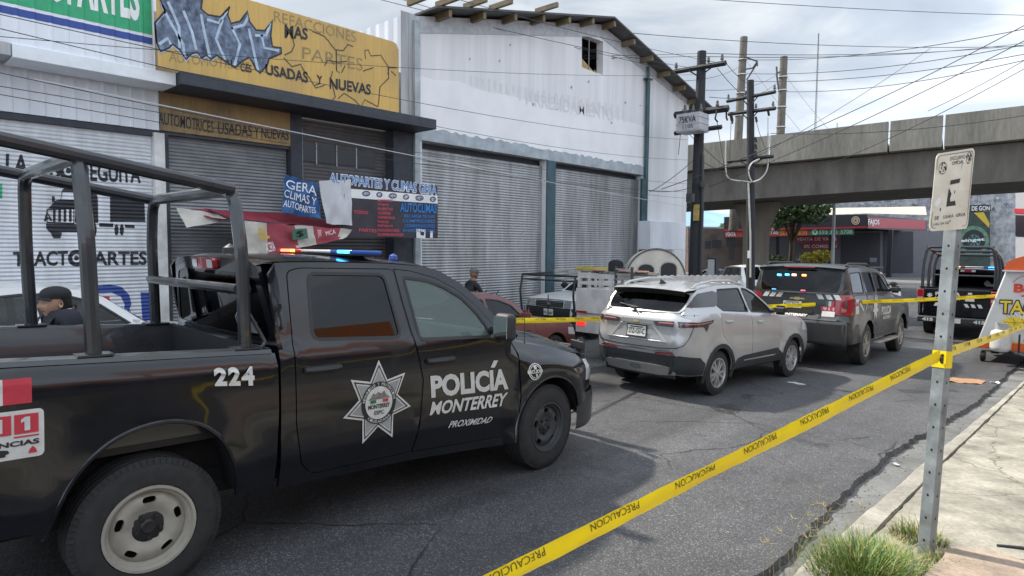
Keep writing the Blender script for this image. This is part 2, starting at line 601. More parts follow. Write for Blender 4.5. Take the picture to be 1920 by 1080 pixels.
# ================================================================== THE SETTING
def asphalt_mat():
 m = bpy.data.materials.new('asphalt')
 m.use_nodes = True
 t = m.node_tree
 N = t.nodes.new
 L = t.links.new
 b = t.nodes['Principled BSDF']
 c = N('ShaderNodeTexCoord').outputs['Object']
 def noise_(sc, det=6, ro=0.6, dist=0.0):
  n = N('ShaderNodeTexNoise')
  n.inputs['Scale'].default_value = sc
  n.inputs['Detail'].default_value = det
  n.inputs['Roughness'].default_value = ro
  n.inputs['Distortion'].default_value = dist
  L(c, n.inputs['Vector'])
  return n.outputs['Fac']
 def ramp(src, stops):
  r_ = N('ShaderNodeValToRGB')
  r_.color_ramp.elements[0].position = stops[0][0]
  r_.color_ramp.elements[0].color = (*[stops[0][1]] * 3, 1)
  r_.color_ramp.elements[1].position = stops[-1][0]
  r_.color_ramp.elements[1].color = (*[stops[-1][1]] * 3, 1)
  for p, v in stops[1:-1]: r_.color_ramp.elements.new(p).color = (v, v, v, 1)
  L(src, r_.inputs['Fac'])
  return r_.outputs['Color']
 def mul(a, b_, k=1.0, mode='MULTIPLY'):
  x = N('ShaderNodeMixRGB')
  x.blend_type = mode
  x.inputs['Fac'].default_value = k
  L(a, x.inputs['Color1'])
  L(b_, x.inputs['Color2'])
  return x.outputs['Color']
 v = N('ShaderNodeTexVoronoi')
 v.inputs['Scale'].default_value = 120
 L(c, v.inputs['Vector'])
 sep = N('ShaderNodeSeparateColor')
 L(v.outputs['Color'], sep.inputs['Color'])
 agg = ramp(sep.outputs[0], [(0.0, 0.044), (0.6, 0.072), (0.86, 0.098), (0.97, 0.21)])
 patch_ = ramp(noise_(0.5, 5, 0.55, 0.4), [(0.3, 0.72), (0.55, 1.0), (0.75, 1.32)])
 col = mul(agg, patch_)
 stain = ramp(noise_(2.6, 6, 0.66, 0.6), [(0.32, 0.6), (0.5, 1.0)])
 col = mul(col, stain, 0.55)
 # wheel tracks along the street and oil spots
 mt_ = N('ShaderNodeMapping')
 mt_.inputs['Scale'].default_value = (1.1, 0.06, 1)
 L(c, mt_.inputs['Vector'])
 nt_ = N('ShaderNodeTexNoise')
 nt_.inputs['Scale'].default_value = 1.6
 nt_.inputs['Detail'].default_value = 5
 L(mt_.outputs['Vector'], nt_.inputs['Vector'])
 col = mul(col, ramp(nt_.outputs['Fac'], [(0.34, 0.66), (0.5, 1.0), (0.7, 1.16)]), 0.8)
 col = mul(col, ramp(noise_(1.05, 3, 0.5, 0.2), [(0.27, 0.35), (0.33, 1.0)]), 0.75)
 # cracks: distorted cell borders, broken up by a mask
 mpn = N('ShaderNodeMixRGB')
 mpn.inputs['Fac'].default_value = 0.18
 L(c, mpn.inputs['Color1'])
 nn = N('ShaderNodeTexNoise')
 nn.inputs['Scale'].default_value = 2.2
 nn.inputs['Detail'].default_value = 6
 L(c, nn.inputs['Vector'])
 L(nn.outputs['Color'], mpn.inputs['Color2'])
 vc = N('ShaderNodeTexVoronoi')
 vc.feature = 'DISTANCE_TO_EDGE'
 vc.inputs['Scale'].default_value = 0.85
 L(mpn.outputs['Color'], vc.inputs['Vector'])
 cr_ = ramp(vc.outputs['Distance'], [(0.0, 0.25), (0.006, 0.35), (0.011, 1.0)])
 msk = ramp(noise_(0.33, 3), [(0.46, 0.0), (0.56, 1.0)])
 x = N('ShaderNodeMixRGB')
 L(msk, x.inputs['Fac'])
 x.inputs['Color1'].default_value = (1, 1, 1, 1)
 L(cr_, x.inputs['Color2'])
 col = mul(col, x.outputs['Color'])
 tint = N('ShaderNodeMixRGB')
 tint.blend_type = 'MULTIPLY'
 tint.inputs['Fac'].default_value = 1
 tint.inputs['Color2'].default_value = (1.0, 1.0, 1.04, 1)
 L(col, tint.inputs['Color1'])
 L(tint.outputs['Color'], b.inputs['Base Color'])
 rr = N('ShaderNodeMapRange')
 rr.inputs['To Min'].default_value = 0.42
 rr.inputs['To Max'].default_value = 0.78
 L(noise_(1.1, 4), rr.inputs['Value'])
 L(rr.outputs['Result'], b.inputs['Roughness'])
 bp_ = N('ShaderNodeBump')
 bp_.inputs['Strength'].default_value = 0.75
 bp_.inputs['Distance'].default_value = 0.006
 h = mul(sep.outputs[0], ramp(noise_(22, 4), [(0.2, 0.0), (0.8, 1.0)]), 0.5, 'ADD')
 L(h, bp_.inputs['Height'])
 L(bp_.outputs['Normal'], b.inputs['Normal'])
 return m
ASPH = asphalt_mat()
def concrete_mat(name, col, dark=0.55, sc=1.4, warm=None, cracks=True, stretch=(1, 1, 1)):
 m = bpy.data.materials.new(name)
 m.use_nodes = True
 t = m.node_tree
 N = t.nodes.new
 L = t.links.new
 b = t.nodes['Principled BSDF']
 cc = N('ShaderNodeTexCoord').outputs['Object']
 mm = N('ShaderNodeMapping')
 mm.inputs['Scale'].default_value = stretch
 L(cc, mm.inputs['Vector'])
 c = mm.outputs['Vector']
 def nz(s, d=8, ro=0.65, di=0.3):
  n = N('ShaderNodeTexNoise')
  n.inputs['Scale'].default_value = s
  n.inputs['Detail'].default_value = d
  n.inputs['Roughness'].default_value = ro
  n.inputs['Distortion'].default_value = di
  L(c, n.inputs['Vector'])
  return n.outputs['Fac']
 r1 = N('ShaderNodeValToRGB')
 r1.color_ramp.elements[0].position = 0.32
 r1.color_ramp.elements[0].color = (*[k * dark for k in col], 1)
 r1.color_ramp.elements[1].position = 0.66
 r1.color_ramp.elements[1].color = (*(warm or [k * 1.15 for k in col]), 1)
 L(nz(sc), r1.inputs['Fac'])
 r2_ = N('ShaderNodeValToRGB')
 r2_.color_ramp.elements[0].position = 0.3
 r2_.color_ramp.elements[0].color = (0.62, 0.62, 0.62, 1)
 r2_.color_ramp.elements[1].position = 0.6
 r2_.color_ramp.elements[1].color = (1.06, 1.06, 1.06, 1)
 L(nz(sc * 16, 6, 0.7), r2_.inputs['Fac'])
 x = N('ShaderNodeMixRGB')
 x.blend_type = 'MULTIPLY'
 x.inputs['Fac'].default_value = 0.8
 L(r1.outputs['Color'], x.inputs['Color1'])
 L(r2_.outputs['Color'], x.inputs['Color2'])
 out = x.outputs['Color']
 if cracks:
  mxn = N('ShaderNodeMixRGB')
  mxn.inputs['Fac'].default_value = 0.24
  L(c, mxn.inputs['Color1'])
  nn = N('ShaderNodeTexNoise')
  nn.inputs['Scale'].default_value = 3
  nn.inputs['Detail'].default_value = 8
  L(c, nn.inputs['Vector'])
  L(nn.outputs['Color'], mxn.inputs['Color2'])
  v = N('ShaderNodeTexVoronoi')
  v.feature = 'DISTANCE_TO_EDGE'
  v.inputs['Scale'].default_value = 0.55
  L(mxn.outputs['Color'], v.inputs['Vector'])
  r3 = N('ShaderNodeValToRGB')
  r3.color_ramp.elements[0].color = (0.34, 0.31, 0.27, 1)
  r3.color_ramp.elements[1].position = 0.0042
  r3.color_ramp.elements[1].color = (1, 1, 1, 1)
  L(v.outputs['Distance'], r3.inputs['Fac'])
  y = N('ShaderNodeMixRGB')
  y.blend_type = 'MULTIPLY'
  y.inputs['Fac'].default_value = 0.9
  L(out, y.inputs['Color1'])
  L(r3.outputs['Color'], y.inputs['Color2'])
  out = y.outputs['Color']
 L(out, b.inputs['Base Color'])
 b.inputs['Roughness'].default_value = 0.88
 bp_ = N('ShaderNodeBump')
 bp_.inputs['Strength'].default_value = 0.5
 bp_.inputs['Distance'].default_value = 0.012
 L(nz(sc * 24, 6, 0.7), bp_.inputs['Height'])
 L(bp_.outputs['Normal'], b.inputs['Normal'])
 return m
WALK = concrete_mat('sidewalk_concrete', (0.31, 0.29, 0.245), 0.42, 1.7, (0.41, 0.385, 0.32))
GUTT = concrete_mat('gutter_concrete', (0.17, 0.172, 0.17), 0.6, 1.6, cracks=True)
CURB = concrete_mat('curb_concrete', (0.33, 0.315, 0.27), 0.6, 2.0, cracks=False)
OLDC = concrete_mat('bridge_concrete', (0.28, 0.255, 0.21), 0.62, 0.55, cracks=False, stretch=(1, 1, 0.16))
# ground: one sheet to the horizon
bm = BM()
ys = [-60, -20, -6, 0, 6, 12, 18, 22, 30, 45, 60, 90, 140, 260, 500, 1200, 3000]
rows = []
for y in ys:
 zz = gz(max(y, -8)) - 0.06
 rows.append([bm.verts.new((x, y, zz)) for x in (-1500, -300, -60, -20, 0, 20, 60, 300, 1500)])
for a, b_ in zip(rows, rows[1:]):
 for i in range(8): bm.faces.new((a[i], a[i + 1], b_[i + 1], b_[i]))
struct('ground', bm, GUTT)
# asphalt with a broken edge over the concrete gutter
edge_key = [(-9, -1.62), (3.6, -1.60), (4.4, -1.60), (5.3, -1.66), (6.1, -1.70), (7.0, -1.72), (7.8, -1.71), (8.75, -1.67), (9.9, -1.64), (11.2, -1.52), (12.3, -1.44), (13.8, -1.42), (22, -1.4)]
def edge_x(y):
 for (a, xa), (b_, xb) in zip(edge_key, edge_key[1:]):
  if a <= y <= b_:
   t_ = (y - a) / (b_ - a)
   x = xa + (xb - xa) * t_
   break
 else: x = -1.4
 return x + 0.075 * noise.noise(Vector((y * 1.3, 3.1, 0))) + 0.05 * noise.noise(Vector((y * 4.5, 9.0, 0))) + 0.02 * noise.noise(Vector((y * 15, 5.0, 0)))
out = []
y = -9.0
while y < 22:
 out.append((edge_x(y), y))
 y += 0.045 if 2 < y < 15 else 0.2
bm = BM()
vs_t, vs_b = [], []
for x, y in out:
 j = 0.006 * noise.noise(Vector((y * 9, 1, 0)))
 vs_t.append(bm.verts.new((x, y, gz(y) + j)))
 vs_b.append(bm.verts.new((x + 0.018, y, gz(y) - 0.058)))
vs_l = [bm.verts.new((x - 0.5, y, gz(y))) for x, y in out]
vs_f = [bm.verts.new((-60, y, gz(y))) for x, y in out]
for i in range(len(out) - 1):
 bm.faces.new((vs_t[i], vs_t[i + 1], vs_l[i + 1], vs_l[i]))
 bm.faces.new((vs_l[i], vs_l[i + 1], vs_f[i + 1], vs_f[i]))
 bm.faces.new((vs_b[i], vs_b[i + 1], vs_t[i + 1], vs_t[i]))
a0 = [bm.verts.new((x, 22, gz(22))) for x in (-60, 14)]
prev = a0
for y in (30, 45, 62):
 cur = [bm.verts.new((x, y, gz(y))) for x in (-90, 40)]
 bm.faces.new((prev[0], prev[1], cur[1], cur[0]))
 prev = cur
for f in bm.faces:
 f.normal_update()
 if f.normal.z < -0.2: f.normal_flip()
struct('road', bm, ASPH, smooth=False)
# curb and pavement; the joint between them is an open dark groove
ck = [(-9, -1.42, -1.21), (4.5, -1.40, -1.20), (5.5, -1.36, -1.17), (7.5, -1.31, -1.15), (9.4, -1.24, -1.10), (11.5, -1.16, -1.05), (14.7, -1.05, -0.98), (20, -1.0, -0.93), (40, -1.0, -0.93)]
def ckx(y, i):
 for a, b_ in zip(ck, ck[1:]):
  if a[0] <= y <= b_[0]: return a[i] + (b_[i] - a[i]) * (y - a[0]) / (b_[0] - a[0])
 return ck[-1][i]
bm = BM()
pr = None
y = -9.0
while y < 40:
 wob = 0.016 * noise.noise(Vector((y * 1.7, 0, 2))) + 0.008 * noise.noise(Vector((y * 7, 4, 2)))
 xo, xi = ckx(y, 1) + wob, ckx(y, 2) + wob * 0.8
 z = gz(y)
 dz = 0.008 * noise.noise(Vector((y * 3, 8, 2)))
 cur = [bm.verts.new(p) for p in ((xo - 0.03, y, z - 0.06), (xo + 0.0, y, z + 0.085 + dz), (xo + 0.035, y, z + 0.115 + dz), (xi - 0.012, y, z + 0.122 + dz), (xi - 0.006, y, z + 0.02))]
 if pr:
  for i in range(4): bm.faces.new((pr[i], cur[i], cur[i + 1], pr[i + 1]))
 pr = cur
 y += 0.09 if y < 15 else 0.8
bmesh.ops.recalc_face_normals(bm, faces=bm.faces)
struct('kerb', bm, CURB)
bm = BM()
pr = None
y = -9.0
while y < 40:
 xi = ckx(y, 2) + 0.018 + 0.012 * noise.noise(Vector((y * 2.3, 7, 2))) + 0.01 * noise.noise(Vector((y * 9, 7, 2)))
 z = gz(y) + 0.125
 cur = [bm.verts.new(p) for p in ((xi, y, z - 0.12), (xi, y, z), (xi + 0.5, y, z + 0.008), (3.3, y, z + 0.03))]
 if pr:
  for i in range(3): bm.faces.new((pr[i], cur[i], cur[i + 1], pr[i + 1]))
 pr = cur
 y += 0.09 if y < 15 else 0.8
bmesh.ops.recalc_face_normals(bm, faces=bm.faces)
struct('pavement', bm, WALK)
# groove bottom: dark earth
bm = BM()
g0 = []
for y in (-9, 4.5, 7.5, 9.4, 14.7, 40): g0.append([bm.verts.new((ckx(y, 2) + dx, y, gz(y) + 0.035)) for dx in (-0.03, 0.05)])
for a, b_ in zip(g0, g0[1:]): bm.faces.new((a[0], a[1], b_[1], b_[0]))
struct('joint_soil', bm, M('soil', (0.03, 0.026, 0.02), 0.95))
# newer slab at the foot of the sign (bottom right)
PINK = concrete_mat('slab_concrete', (0.30, 0.235, 0.185), 0.55, 1.3, (0.40, 0.31, 0.24))
bm = BM()
sl = [(-0.74, 4.55), (-0.70, 5.2), (-0.52, 5.32), (-0.1, 5.28), (1.0, 5.36), (2.2, 5.4), (2.2, 2.0), (-0.74, 2.0)]
sl = [(x + 0.02 * noise.noise(Vector((x * 9, y * 9, 0))), y + 0.02 * noise.noise(Vector((x * 9, y * 9, 5)))) for x, y in resample(sl, 0.06)]
panel(bm, sl, lambda x, y: Vector((x, y, gz(y) + 0.19)), step=0.25, thick=(0, 0, -0.06))
struct('raised_slab', bm, PINK)
# forecourt in front of the shops (rises a little towards them)
bm = BM()
pr = None
for y in (-14, 0, 8, 16, 24, 32):
 cur = [bm.verts.new(p) for p in ((-7.2, y, gz(y) + 0.004), (-10.5, y, gz(y) + 0.17), (-10.5, y, gz(y) + 0.19), (-13, y, gz(y) + 0.22))]
 if pr:
  for i in range(3): bm.faces.new((pr[i], pr[i + 1], cur[i + 1], cur[i]))
 pr = cur
bmesh.ops.recalc_face_normals(bm, faces=bm.faces)
struct('forecourt', bm, GUTT)
def lz(x, y):                                # ground height on the shop side
 if x > -7.2: return gz(y)
 return gz(y) + min(0.2, (-7.2 - x) / 3.3 * 0.17)
# hills far away
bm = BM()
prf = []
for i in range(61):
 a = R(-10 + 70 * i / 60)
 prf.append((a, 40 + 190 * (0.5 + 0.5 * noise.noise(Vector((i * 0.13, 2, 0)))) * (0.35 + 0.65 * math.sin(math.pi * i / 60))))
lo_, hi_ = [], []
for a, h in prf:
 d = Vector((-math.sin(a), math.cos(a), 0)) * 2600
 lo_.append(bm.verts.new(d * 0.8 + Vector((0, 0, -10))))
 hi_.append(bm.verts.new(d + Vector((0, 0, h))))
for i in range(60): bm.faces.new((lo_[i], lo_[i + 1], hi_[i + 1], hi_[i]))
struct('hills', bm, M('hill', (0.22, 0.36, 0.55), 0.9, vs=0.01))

# ================================================================== BUILDINGS
def prof_at(z, pitch, tbl):
 p = (z / pitch) % 1.0
 for (a, da), (b_, db) in zip(tbl, tbl[1:] + [(1.0, tbl[0][1])]):
  if a <= p <= b_: return da + (db - da) * (p - a) / (b_ - a)
 return 0
SLAT = [(0.0, 0.0), (0.14, 0.009), (0.42, 0.0155), (0.75, 0.009), (0.9, 0.001)]
RIB = [(0.0, 0.0), (0.10, 0.013), (0.24, 0.013), (0.34, 0.0), (0.6, 0.0)]
def cuts(lo, hi, pitch, tbl):
 out = []
 k = int(math.floor(lo / pitch))
 while k * pitch < hi:
  for p, _ in tbl:
   c_ = (k + p) * pitch
   if lo + 1e-5 < c_ < hi - 1e-5: out.append(c_)
  k += 1
 return out
def shutter(bm, X, y0, y1, z0, z1, pitch):
 zs = [z0] + cuts(z0, z1, pitch, SLAT) + [z1]
 pr = None
 for z in zs:
  x = X + prof_at(z, pitch, SLAT)
  cur = (bm.verts.new((x, y0, z)), bm.verts.new((x, y1, z)))
  if pr: bm.faces.new((pr[0], pr[1], cur[1], cur[0]))
  pr = cur
def ribsheet(bm, X, y0, y1, z0, z1, pitch, amp=1.0, top=None):
 ysl = [y0] + cuts(y0, y1, pitch, RIB) + [y1]
 pr = None
 for y in ysl:
  x = X + prof_at(y, pitch, RIB) * amp
  cur = (bm.verts.new((x, y, z0)), bm.verts.new((x, y, top(y) if top else z1)))
  if pr: bm.faces.new((pr[0], cur[0], cur[1], pr[1]))
  pr = cur
def YZ(x, y, X=-12.0):
 p = hX(x, y, X)
 return (p.y, p.z)
def qpx(pts, X): return [YZ(x, y, X) for x, y in pts]
WHITE = M('white_sheet', (0.70, 0.73, 0.78), 0.5, var=0.1, vs=1.2, stretch=(1, 1, 0.25))
SILV = M('galvanised', (0.36, 0.37, 0.385), 0.45, metal=0.5, var=0.3, vs=2.6, stretch=(1, 1, 0.14), col2=(0.20, 0.195, 0.19), bump=0.5, bs=1.3)
WSHUT = M('white_shutter', (0.64, 0.66, 0.69), 0.5, var=0.18, vs=2.2, stretch=(1, 1, 0.2), bump=0.4, bs=1.5)
DGREY = M('dark_paint', (0.035, 0.042, 0.055), 0.6, var=0.25)
DWALL = M('dark_wall', (0.05, 0.056, 0.07), 0.75, var=0.25)
YEL = M('yellow_sheet', (0.56, 0.36, 0.10), 0.6, var=0.14, vs=1.4, col2=(0.44, 0.29, 0.10), stretch=(1, 1, 0.3))
PBLK = M('black_paint', (0.022, 0.024, 0.03), 0.6, var=0.2)
PWHT = M('white_paint', (0.78, 0.78, 0.77), 0.55, var=0.06)
PGRN = M('green_paint', (0.03, 0.36, 0.17), 0.55, var=0.12)
PBLU = M('blue_paint', (0.03, 0.07, 0.30), 0.55, var=0.12)
PRED = M('red_paint', (0.50, 0.025, 0.035), 0.55, var=0.12)
XA, XB, XS = -11.4, -12.0, -11.2
def pmap(X, pitch, tbl, ax, off=0.004):
 if ax == 'z': return lambda u, v: Vector((X + prof_at(v, pitch, tbl) + off, u, v))
 if ax == 'y': return lambda u, v: Vector((X + prof_at(u, pitch, tbl) + off, u, v))
 return lambda u, v: Vector((X + off, u, v))
TO = (1, 0, 0)
# ---- white parts shop on the left
shopA = thing('parts_shop', 'white corrugated shop front with green band and tractor truck painted on its roller shutter', 'shop', (0, 0, 0))
yr = YZ(290, 100, XA)[0]
zf0 = YZ(328, 162, XA)[1]
zf1 = YZ(326, 139, XA)[1]
bm = BM()
ribsheet(bm, XA, -7.5, yr, zf1, 9.2, 0.2)
mk('upper_cladding', bm, WHITE, shopA, smooth=False)
fm = pmap(XA, 0.2, RIB, 'y')
g1, g0_ = YZ(286, 66, XA), YZ(10, 4, XA)
cuA = cuts(-7.5, yr, 0.2, RIB)
zt = g1[1] + 1.02
decal('green_band', PGRN, [('p', [(-7.4, g1[1]), (yr - 0.03, g1[1]), (yr - 0.03, zt), (-7.4, zt)])], fm, shopA, cu=cuA, toward=TO)
bl = YZ(143, 44, XA)[1]
decal('blue_stripe', PBLU, [('p', [(-7.4, bl - 0.075), (yr - 0.03, bl - 0.075), (yr - 0.03, bl + 0.03), (-7.4, bl + 0.03)])], fm, shopA, cu=cuA, toward=TO)
fm2 = pmap(XA, 0.2, RIB, 'y', 0.008)
l0, l1 = YZ(38, 14, XA), YZ(262, 46, XA)
decal('lettering', PWHT, [('t', 'AUTOPARTES', (l0[0] - 0.28, g1[1] + 0.16, l1[0], zt - 0.12), 0.035)], fm2, shopA, cu=cuts(l0[0] - 1, l1[0], 0.2, RIB), toward=TO)
bm = BM()
yf0, yf1 = YZ(22, 104, XA)[0], YZ(328, 150, XA)[0]
box(bm, (XA - 0.55, yf0, zf0), (XA + 0.06, yf1, zf1))
mk('canopy_fascia', bm, M('white_trim', (0.74, 0.77, 0.80), 0.5, var=0.06), shopA, bevel=0.01)
bm = BM()
box(bm, (XA - 0.5, -7.5, zf0 + 0.03), (XA + 0.02, yf0 - 0.01, zf0 + 0.2))
mk('canopy_edge', bm, SILV, shopA)
yb1 = YZ(297, 200, XB)[0]
zb0 = YZ(150, 226, XB)[1]
bm = BM()
ribsheet(bm, XB, -7.5, yb1, zb0, zf0 + 0.05, 0.2)
mk('lower_cladding', bm, WHITE, shopA, smooth=False)
bm = BM()
box(bm, (XB - 0.3, -7.5, zb0 - 0.10), (XB - 0.02, yb1 + 0.03, zb0))
mk('shutter_box', bm, DGREY, shopA)
bm = BM()
ysA1 = YZ(288, 300, XB)[0]
shutter(bm, XB - 0.1, -7.5, ysA1, -0.1, zb0 - 0.09, 0.062)
mk('roller_shutter', bm, WSHUT, shopA)
bm = BM()
box(bm, (XB - 0.3, ysA1 + 0.003, -0.1), (XB + 0.05, ysA1 + 0.17, YZ(300, 250, XB)[1]))
mk('door_post', bm, M('white_post', (0.68, 0.68, 0.66), 0.6, var=0.2, vs=3), shopA, bevel=0.006)
bm = BM()
box(bm, (-20, -7.5, -0.2), (XB - 0.35, yr, 9.15))
mk('wall', bm, M('block_wall', (0.4, 0.4, 0.4), 0.8), shopA)
# painted shutter
XP = XB - 0.1
fs = pmap(XP, 0.062, SLAT, 'z', 0.003)
P = lambda *pts: qpx(pts, XP)
cvS = cuts(-0.1, 4.2, 0.062, SLAT)
it = []
def tq(s, bl_, br_, tr_, tl_, b=0.02): return ('t', s, qpx([bl_, br_, tr_, tl_], XP), b)
it += [tq('LA', (10, 325), (52, 328), (53, 291), (11, 288), 0.03), tq('B', (92, 336), (112, 337), (113, 301), (93, 300), 0.03), tq('DEGUITA', (147, 339), (264, 344), (262, 310), (147, 303), 0.03)]
def ringpx(cx, cy, r0, r1):
 out = [(cx + r1 * math.cos(R(a)), cy + r1 * math.sin(R(a))) for a in range(0, 360, 20)]
 inn = [(cx + r0 * math.cos(R(a)), cy + r0 * math.sin(R(a))) for a in range(0, 360, 20)]
 return ('h', qpx(out, XP), [qpx(inn, XP)])
it += [ringpx(128, 320, 9, 18), ('p', qpx([(128 + 5 * math.cos(R(a)), 320 + 5 * math.sin(R(a))) for a in range(0, 360, 30)], XP))]
it += [tq('TRACT', (24, 500), (127, 498), (127, 470), (24, 472), 0.03), tq('PARTES', (158, 498), (275, 497), (275, 471), (158, 471), 0.03)]
it += [ringpx(143, 484, 8, 16), ('p', qpx([(143 + 4.5 * math.cos(R(a)), 484 + 4.5 * math.sin(R(a))) for a in range(0, 360, 30)], XP))]
# the painted lorry: cab, grille, bumper, wheels, trailer
it += [('h', P((90, 391), (104, 376), (113, 374), (116, 356), (132, 347), (178, 350), (183, 372), (184, 418), (140, 418), (140, 392)), [P((114, 374), (117, 360), (170, 362), (168, 375))]),
    ('p', P((97, 368), (102, 368), (103, 379), (97, 380))),
    ('p', P((86, 419), (162, 421), (162, 436), (92, 435), (86, 428))), ('p', P((93, 434), (116, 436), (113, 447), (100, 447))),
    ('c', P((88, 393), (138, 391), (138, 419), (88, 417)), 0.025)]
for k in range(4): it.append(('p', P((99 + k * 10, 392), (104 + k * 10, 392), (104 + k * 10, 416), (99 + k * 10, 416))))
it += [('l', P((84, 415), (88, 397), (96, 414)), 0.03), ('l', P((86, 409), (94, 409)), 0.025)]
it += [('p', qpx([(173 + 8 * math.cos(R(a)), 431 + 17 * math.sin(R(a))) for a in range(0, 360, 24)], XP)), ('p', qpx([(218 + 4 * math.cos(R(a)), 431 + 11 * math.sin(R(a))) for a in range(0, 360, 30)], XP)), ('p', qpx([(228 + 4 * math.cos(R(a)), 431 + 11 * math.sin(R(a))) for a in range(0, 360, 30)], XP))]
it += [('p', P((206, 364), (270, 372), (272, 416), (206, 416))), ('p', P((185, 418), (212, 419), (212, 426), (186, 425))), ('p', P((234, 421), (252, 422), (252, 428), (234, 427)))]
decal('black_painting', PBLK, it, fs, shopA, cv=cvS, toward=TO)
fs2 = pmap(XP, 0.062, SLAT, 'z', 0.005)
decal('headlamp_painting', PWHT, [('p', P((144, 416), (150, 412), (160, 413), (161, 419), (146, 420)))], fs2, shopA, cv=cvS, toward=TO)
sw = P((100, 578), (115, 558), (135, 545), (170, 537), (205, 533), (228, 538), (242, 553), (246, 570), (238, 592), (225, 612), (222, 611), (232, 590), (233, 570), (226, 556), (208, 548), (175, 550), (145, 560), (122, 576), (112, 592))
decal('blue_painting', PBLU, [('p', sw), ('p', P((263, 548), (292, 548), (294, 620), (268, 620)))], fs, shopA, cv=cvS, toward=TO)
decal('red_painting', PRED, [('p', P((140, 560), (172, 557), (172, 564), (166, 564), (160, 575), (145, 575), (148, 565), (138, 566))), ('p', P((182, 556), (205, 556), (206, 578), (178, 578)))], fs, shopA, cv=cvS, toward=TO)
decal('registered_mark', PBLK, [('c', qpx([(240 + 5 * math.cos(R(a)), 587 + 5 * math.sin(R(a))) for a in range(0, 360, 40)], XP), 0.012), tq('R', (238, 590), (242, 590), (242, 584), (238, 584))], fs, shopA, cv=cvS, toward=TO)
decal('green_painting', PGRN, [('p', P((-40, 534), (41, 534), (41, 546), (-40, 546))), ('p', P((-30, 345), (4, 345), (4, 372), (-30, 372)))], fs, shopA, cv=cvS, toward=TO)
# ---- yellow sign shop in the middle
shopB = thing('yellow_shop', 'soot darkened shop front under a long yellow corrugated sign with graffiti', 'shop', (0, 0, 0))
a_, b2_, c2_ = YZ(296, 126, XS), YZ(748, 211, XS), YZ(748, 83, XS)
y0s, y1s, z0s, z1s = a_[0], b2_[0], b2_[1], c2_[1] + 0.02
bm = BM()
ribsheet(bm, XS, y0s, y1s, z0s, z1s, 0.2, 0.7, top=lambda y: z1s - (0.14 * max(0, (y - (y1s - 0.14)) / 0.14) ** 2))
mk('yellow_sign', bm, YEL, shopB, smooth=False)
fy = lambda u, v: Vector((XS + prof_at(u, 0.2, RIB) * 0.7 + 0.004, u, v))
fy2 = lambda u, v: Vector((XS + prof_at(u, 0.2, RIB) * 0.7 + 0.007, u, v))
cuY = cuts(y0s, y1s, 0.2, RIB)
Z3 = lambda pts: qpx([(280 + x / 3.0, y / 3.0) for x, y in pts], XS)
blob = Z3([(75, -60), (60, 0), (90, 60), (30, 130), (40, 240), (60, 290), (110, 270), (130, 250), (170, 280), (205, 335), (240, 300), (270, 295), (290, 330), (320, 310), (345, 335), (380, 310), (410, 335), (440, 352), (480, 382), (520, 345), (560, 322), (580, 350), (600, 392), (620, 412), (660, 370), (672, 330), (742, 300), (742, 270), (692, 262), (682, 200), (692, 112), (650, 172), (600, 170), (562, 120), (552, 62), (510, 120), (460, 132), (440, 85), (452, 38), (400, 95), (330, 85), (290, 50), (297, -20), (290, -60)])
zt_ = z1s - 0.02
blob = [(u, min(v, zt_)) for u, v in blob]
SPRAY = M('spray_paint', (0.17, 0.22, 0.31), 0.6, var=0.3, vs=9, col2=(0.010, 0.014, 0.032))
decal('graffiti_fill', SPRAY, [('p', blob)], fy, shopB, cu=cuY, toward=TO)
strokes = [[(80, 30), (130, 130), (190, 250), (205, 320)], [(110, 10), (170, 150), (180, 270)], [(200, 60), (250, 180), (265, 280)], [(300, 80), (310, 180), (350, 320)], [(420, 110), (380, 220), (430, 340)], [(470, 150), (520, 250), (480, 370)], [(560, 160), (580, 250), (620, 400)], [(640, 190), (650, 270), (735, 285)], [(60, 250), (110, 215), (130, 250)], [(330, 110), (400, 130), (440, 60)], [(470, 160), (540, 140), (560, 90)], [(600, 200), (660, 200), (690, 130)]]
decal('graffiti_highlight', M('pale_spray', (0.42, 0.52, 0.64), 0.6, var=0.2), [('l', Z3([(x - 6 + 5 * math.sin(x), y) for x, y in s]), 0.045) for s in strokes] + [('l', [(u * 1.0, min(v, zt_) - 0.03) for u, v in blob[1:16]], 0.02)], fy2, shopB, cu=cuY, toward=TO)
dl = [('l', blob[1:], 0.03)]
dl += [('l', Z3(s), 0.018) for s in ([(915, 175), (985, 205), (1045, 280), (1090, 285), (1115, 250), (1145, 262)], [(760, 310), (800, 290), (815, 255), (790, 150)], [(755, 325), (800, 375), (850, 362), (870, 400), (900, 440), (935, 495), (985, 480)], [(1215, 330), (1210, 285), (1230, 280), (1245, 315), (1300, 310), (1340, 370), (1345, 440), (1295, 490), (1290, 570), (1285, 600)], [(1060, 555), (1095, 525), (1150, 560), (1190, 600), (1210, 560), (1255, 585), (1285, 600)], [(985, 370), (1000, 340), (1060, 350), (1110, 345)], [(1050, 280), (1052, 400), (1070, 410)], [(1345, 380), (1390, 382)], [(1360, 400), (1385, 425)], [(1345, 380), (1340, 420)], [(1030, 400), (1020, 440), (1045, 545), (1030, 560)], [(930, 480), (955, 470)], [(1200, 400), (1260, 380)], [(1100, 370), (1080, 410)])]
def t3(s, bl_, br_, tr_, tl_, b): return ('t', s, Z3([bl_, br_, tr_, tl_]), b)
dl += [t3('USADAS', (655, 420), (893, 468), (890, 405), (650, 358), 0.03), t3('Y', (940, 470), (972, 478), (972, 428), (940, 420), 0.03), t3('NUEVAS', (1012, 500), (1245, 535), (1245, 475), (1012, 435), 0.03), t3('CES', (510, 400), (575, 410), (575, 365), (512, 352), 0.02), t3('MAS', (760, 215), (890, 225), (890, 160), (760, 135), 0.03)]
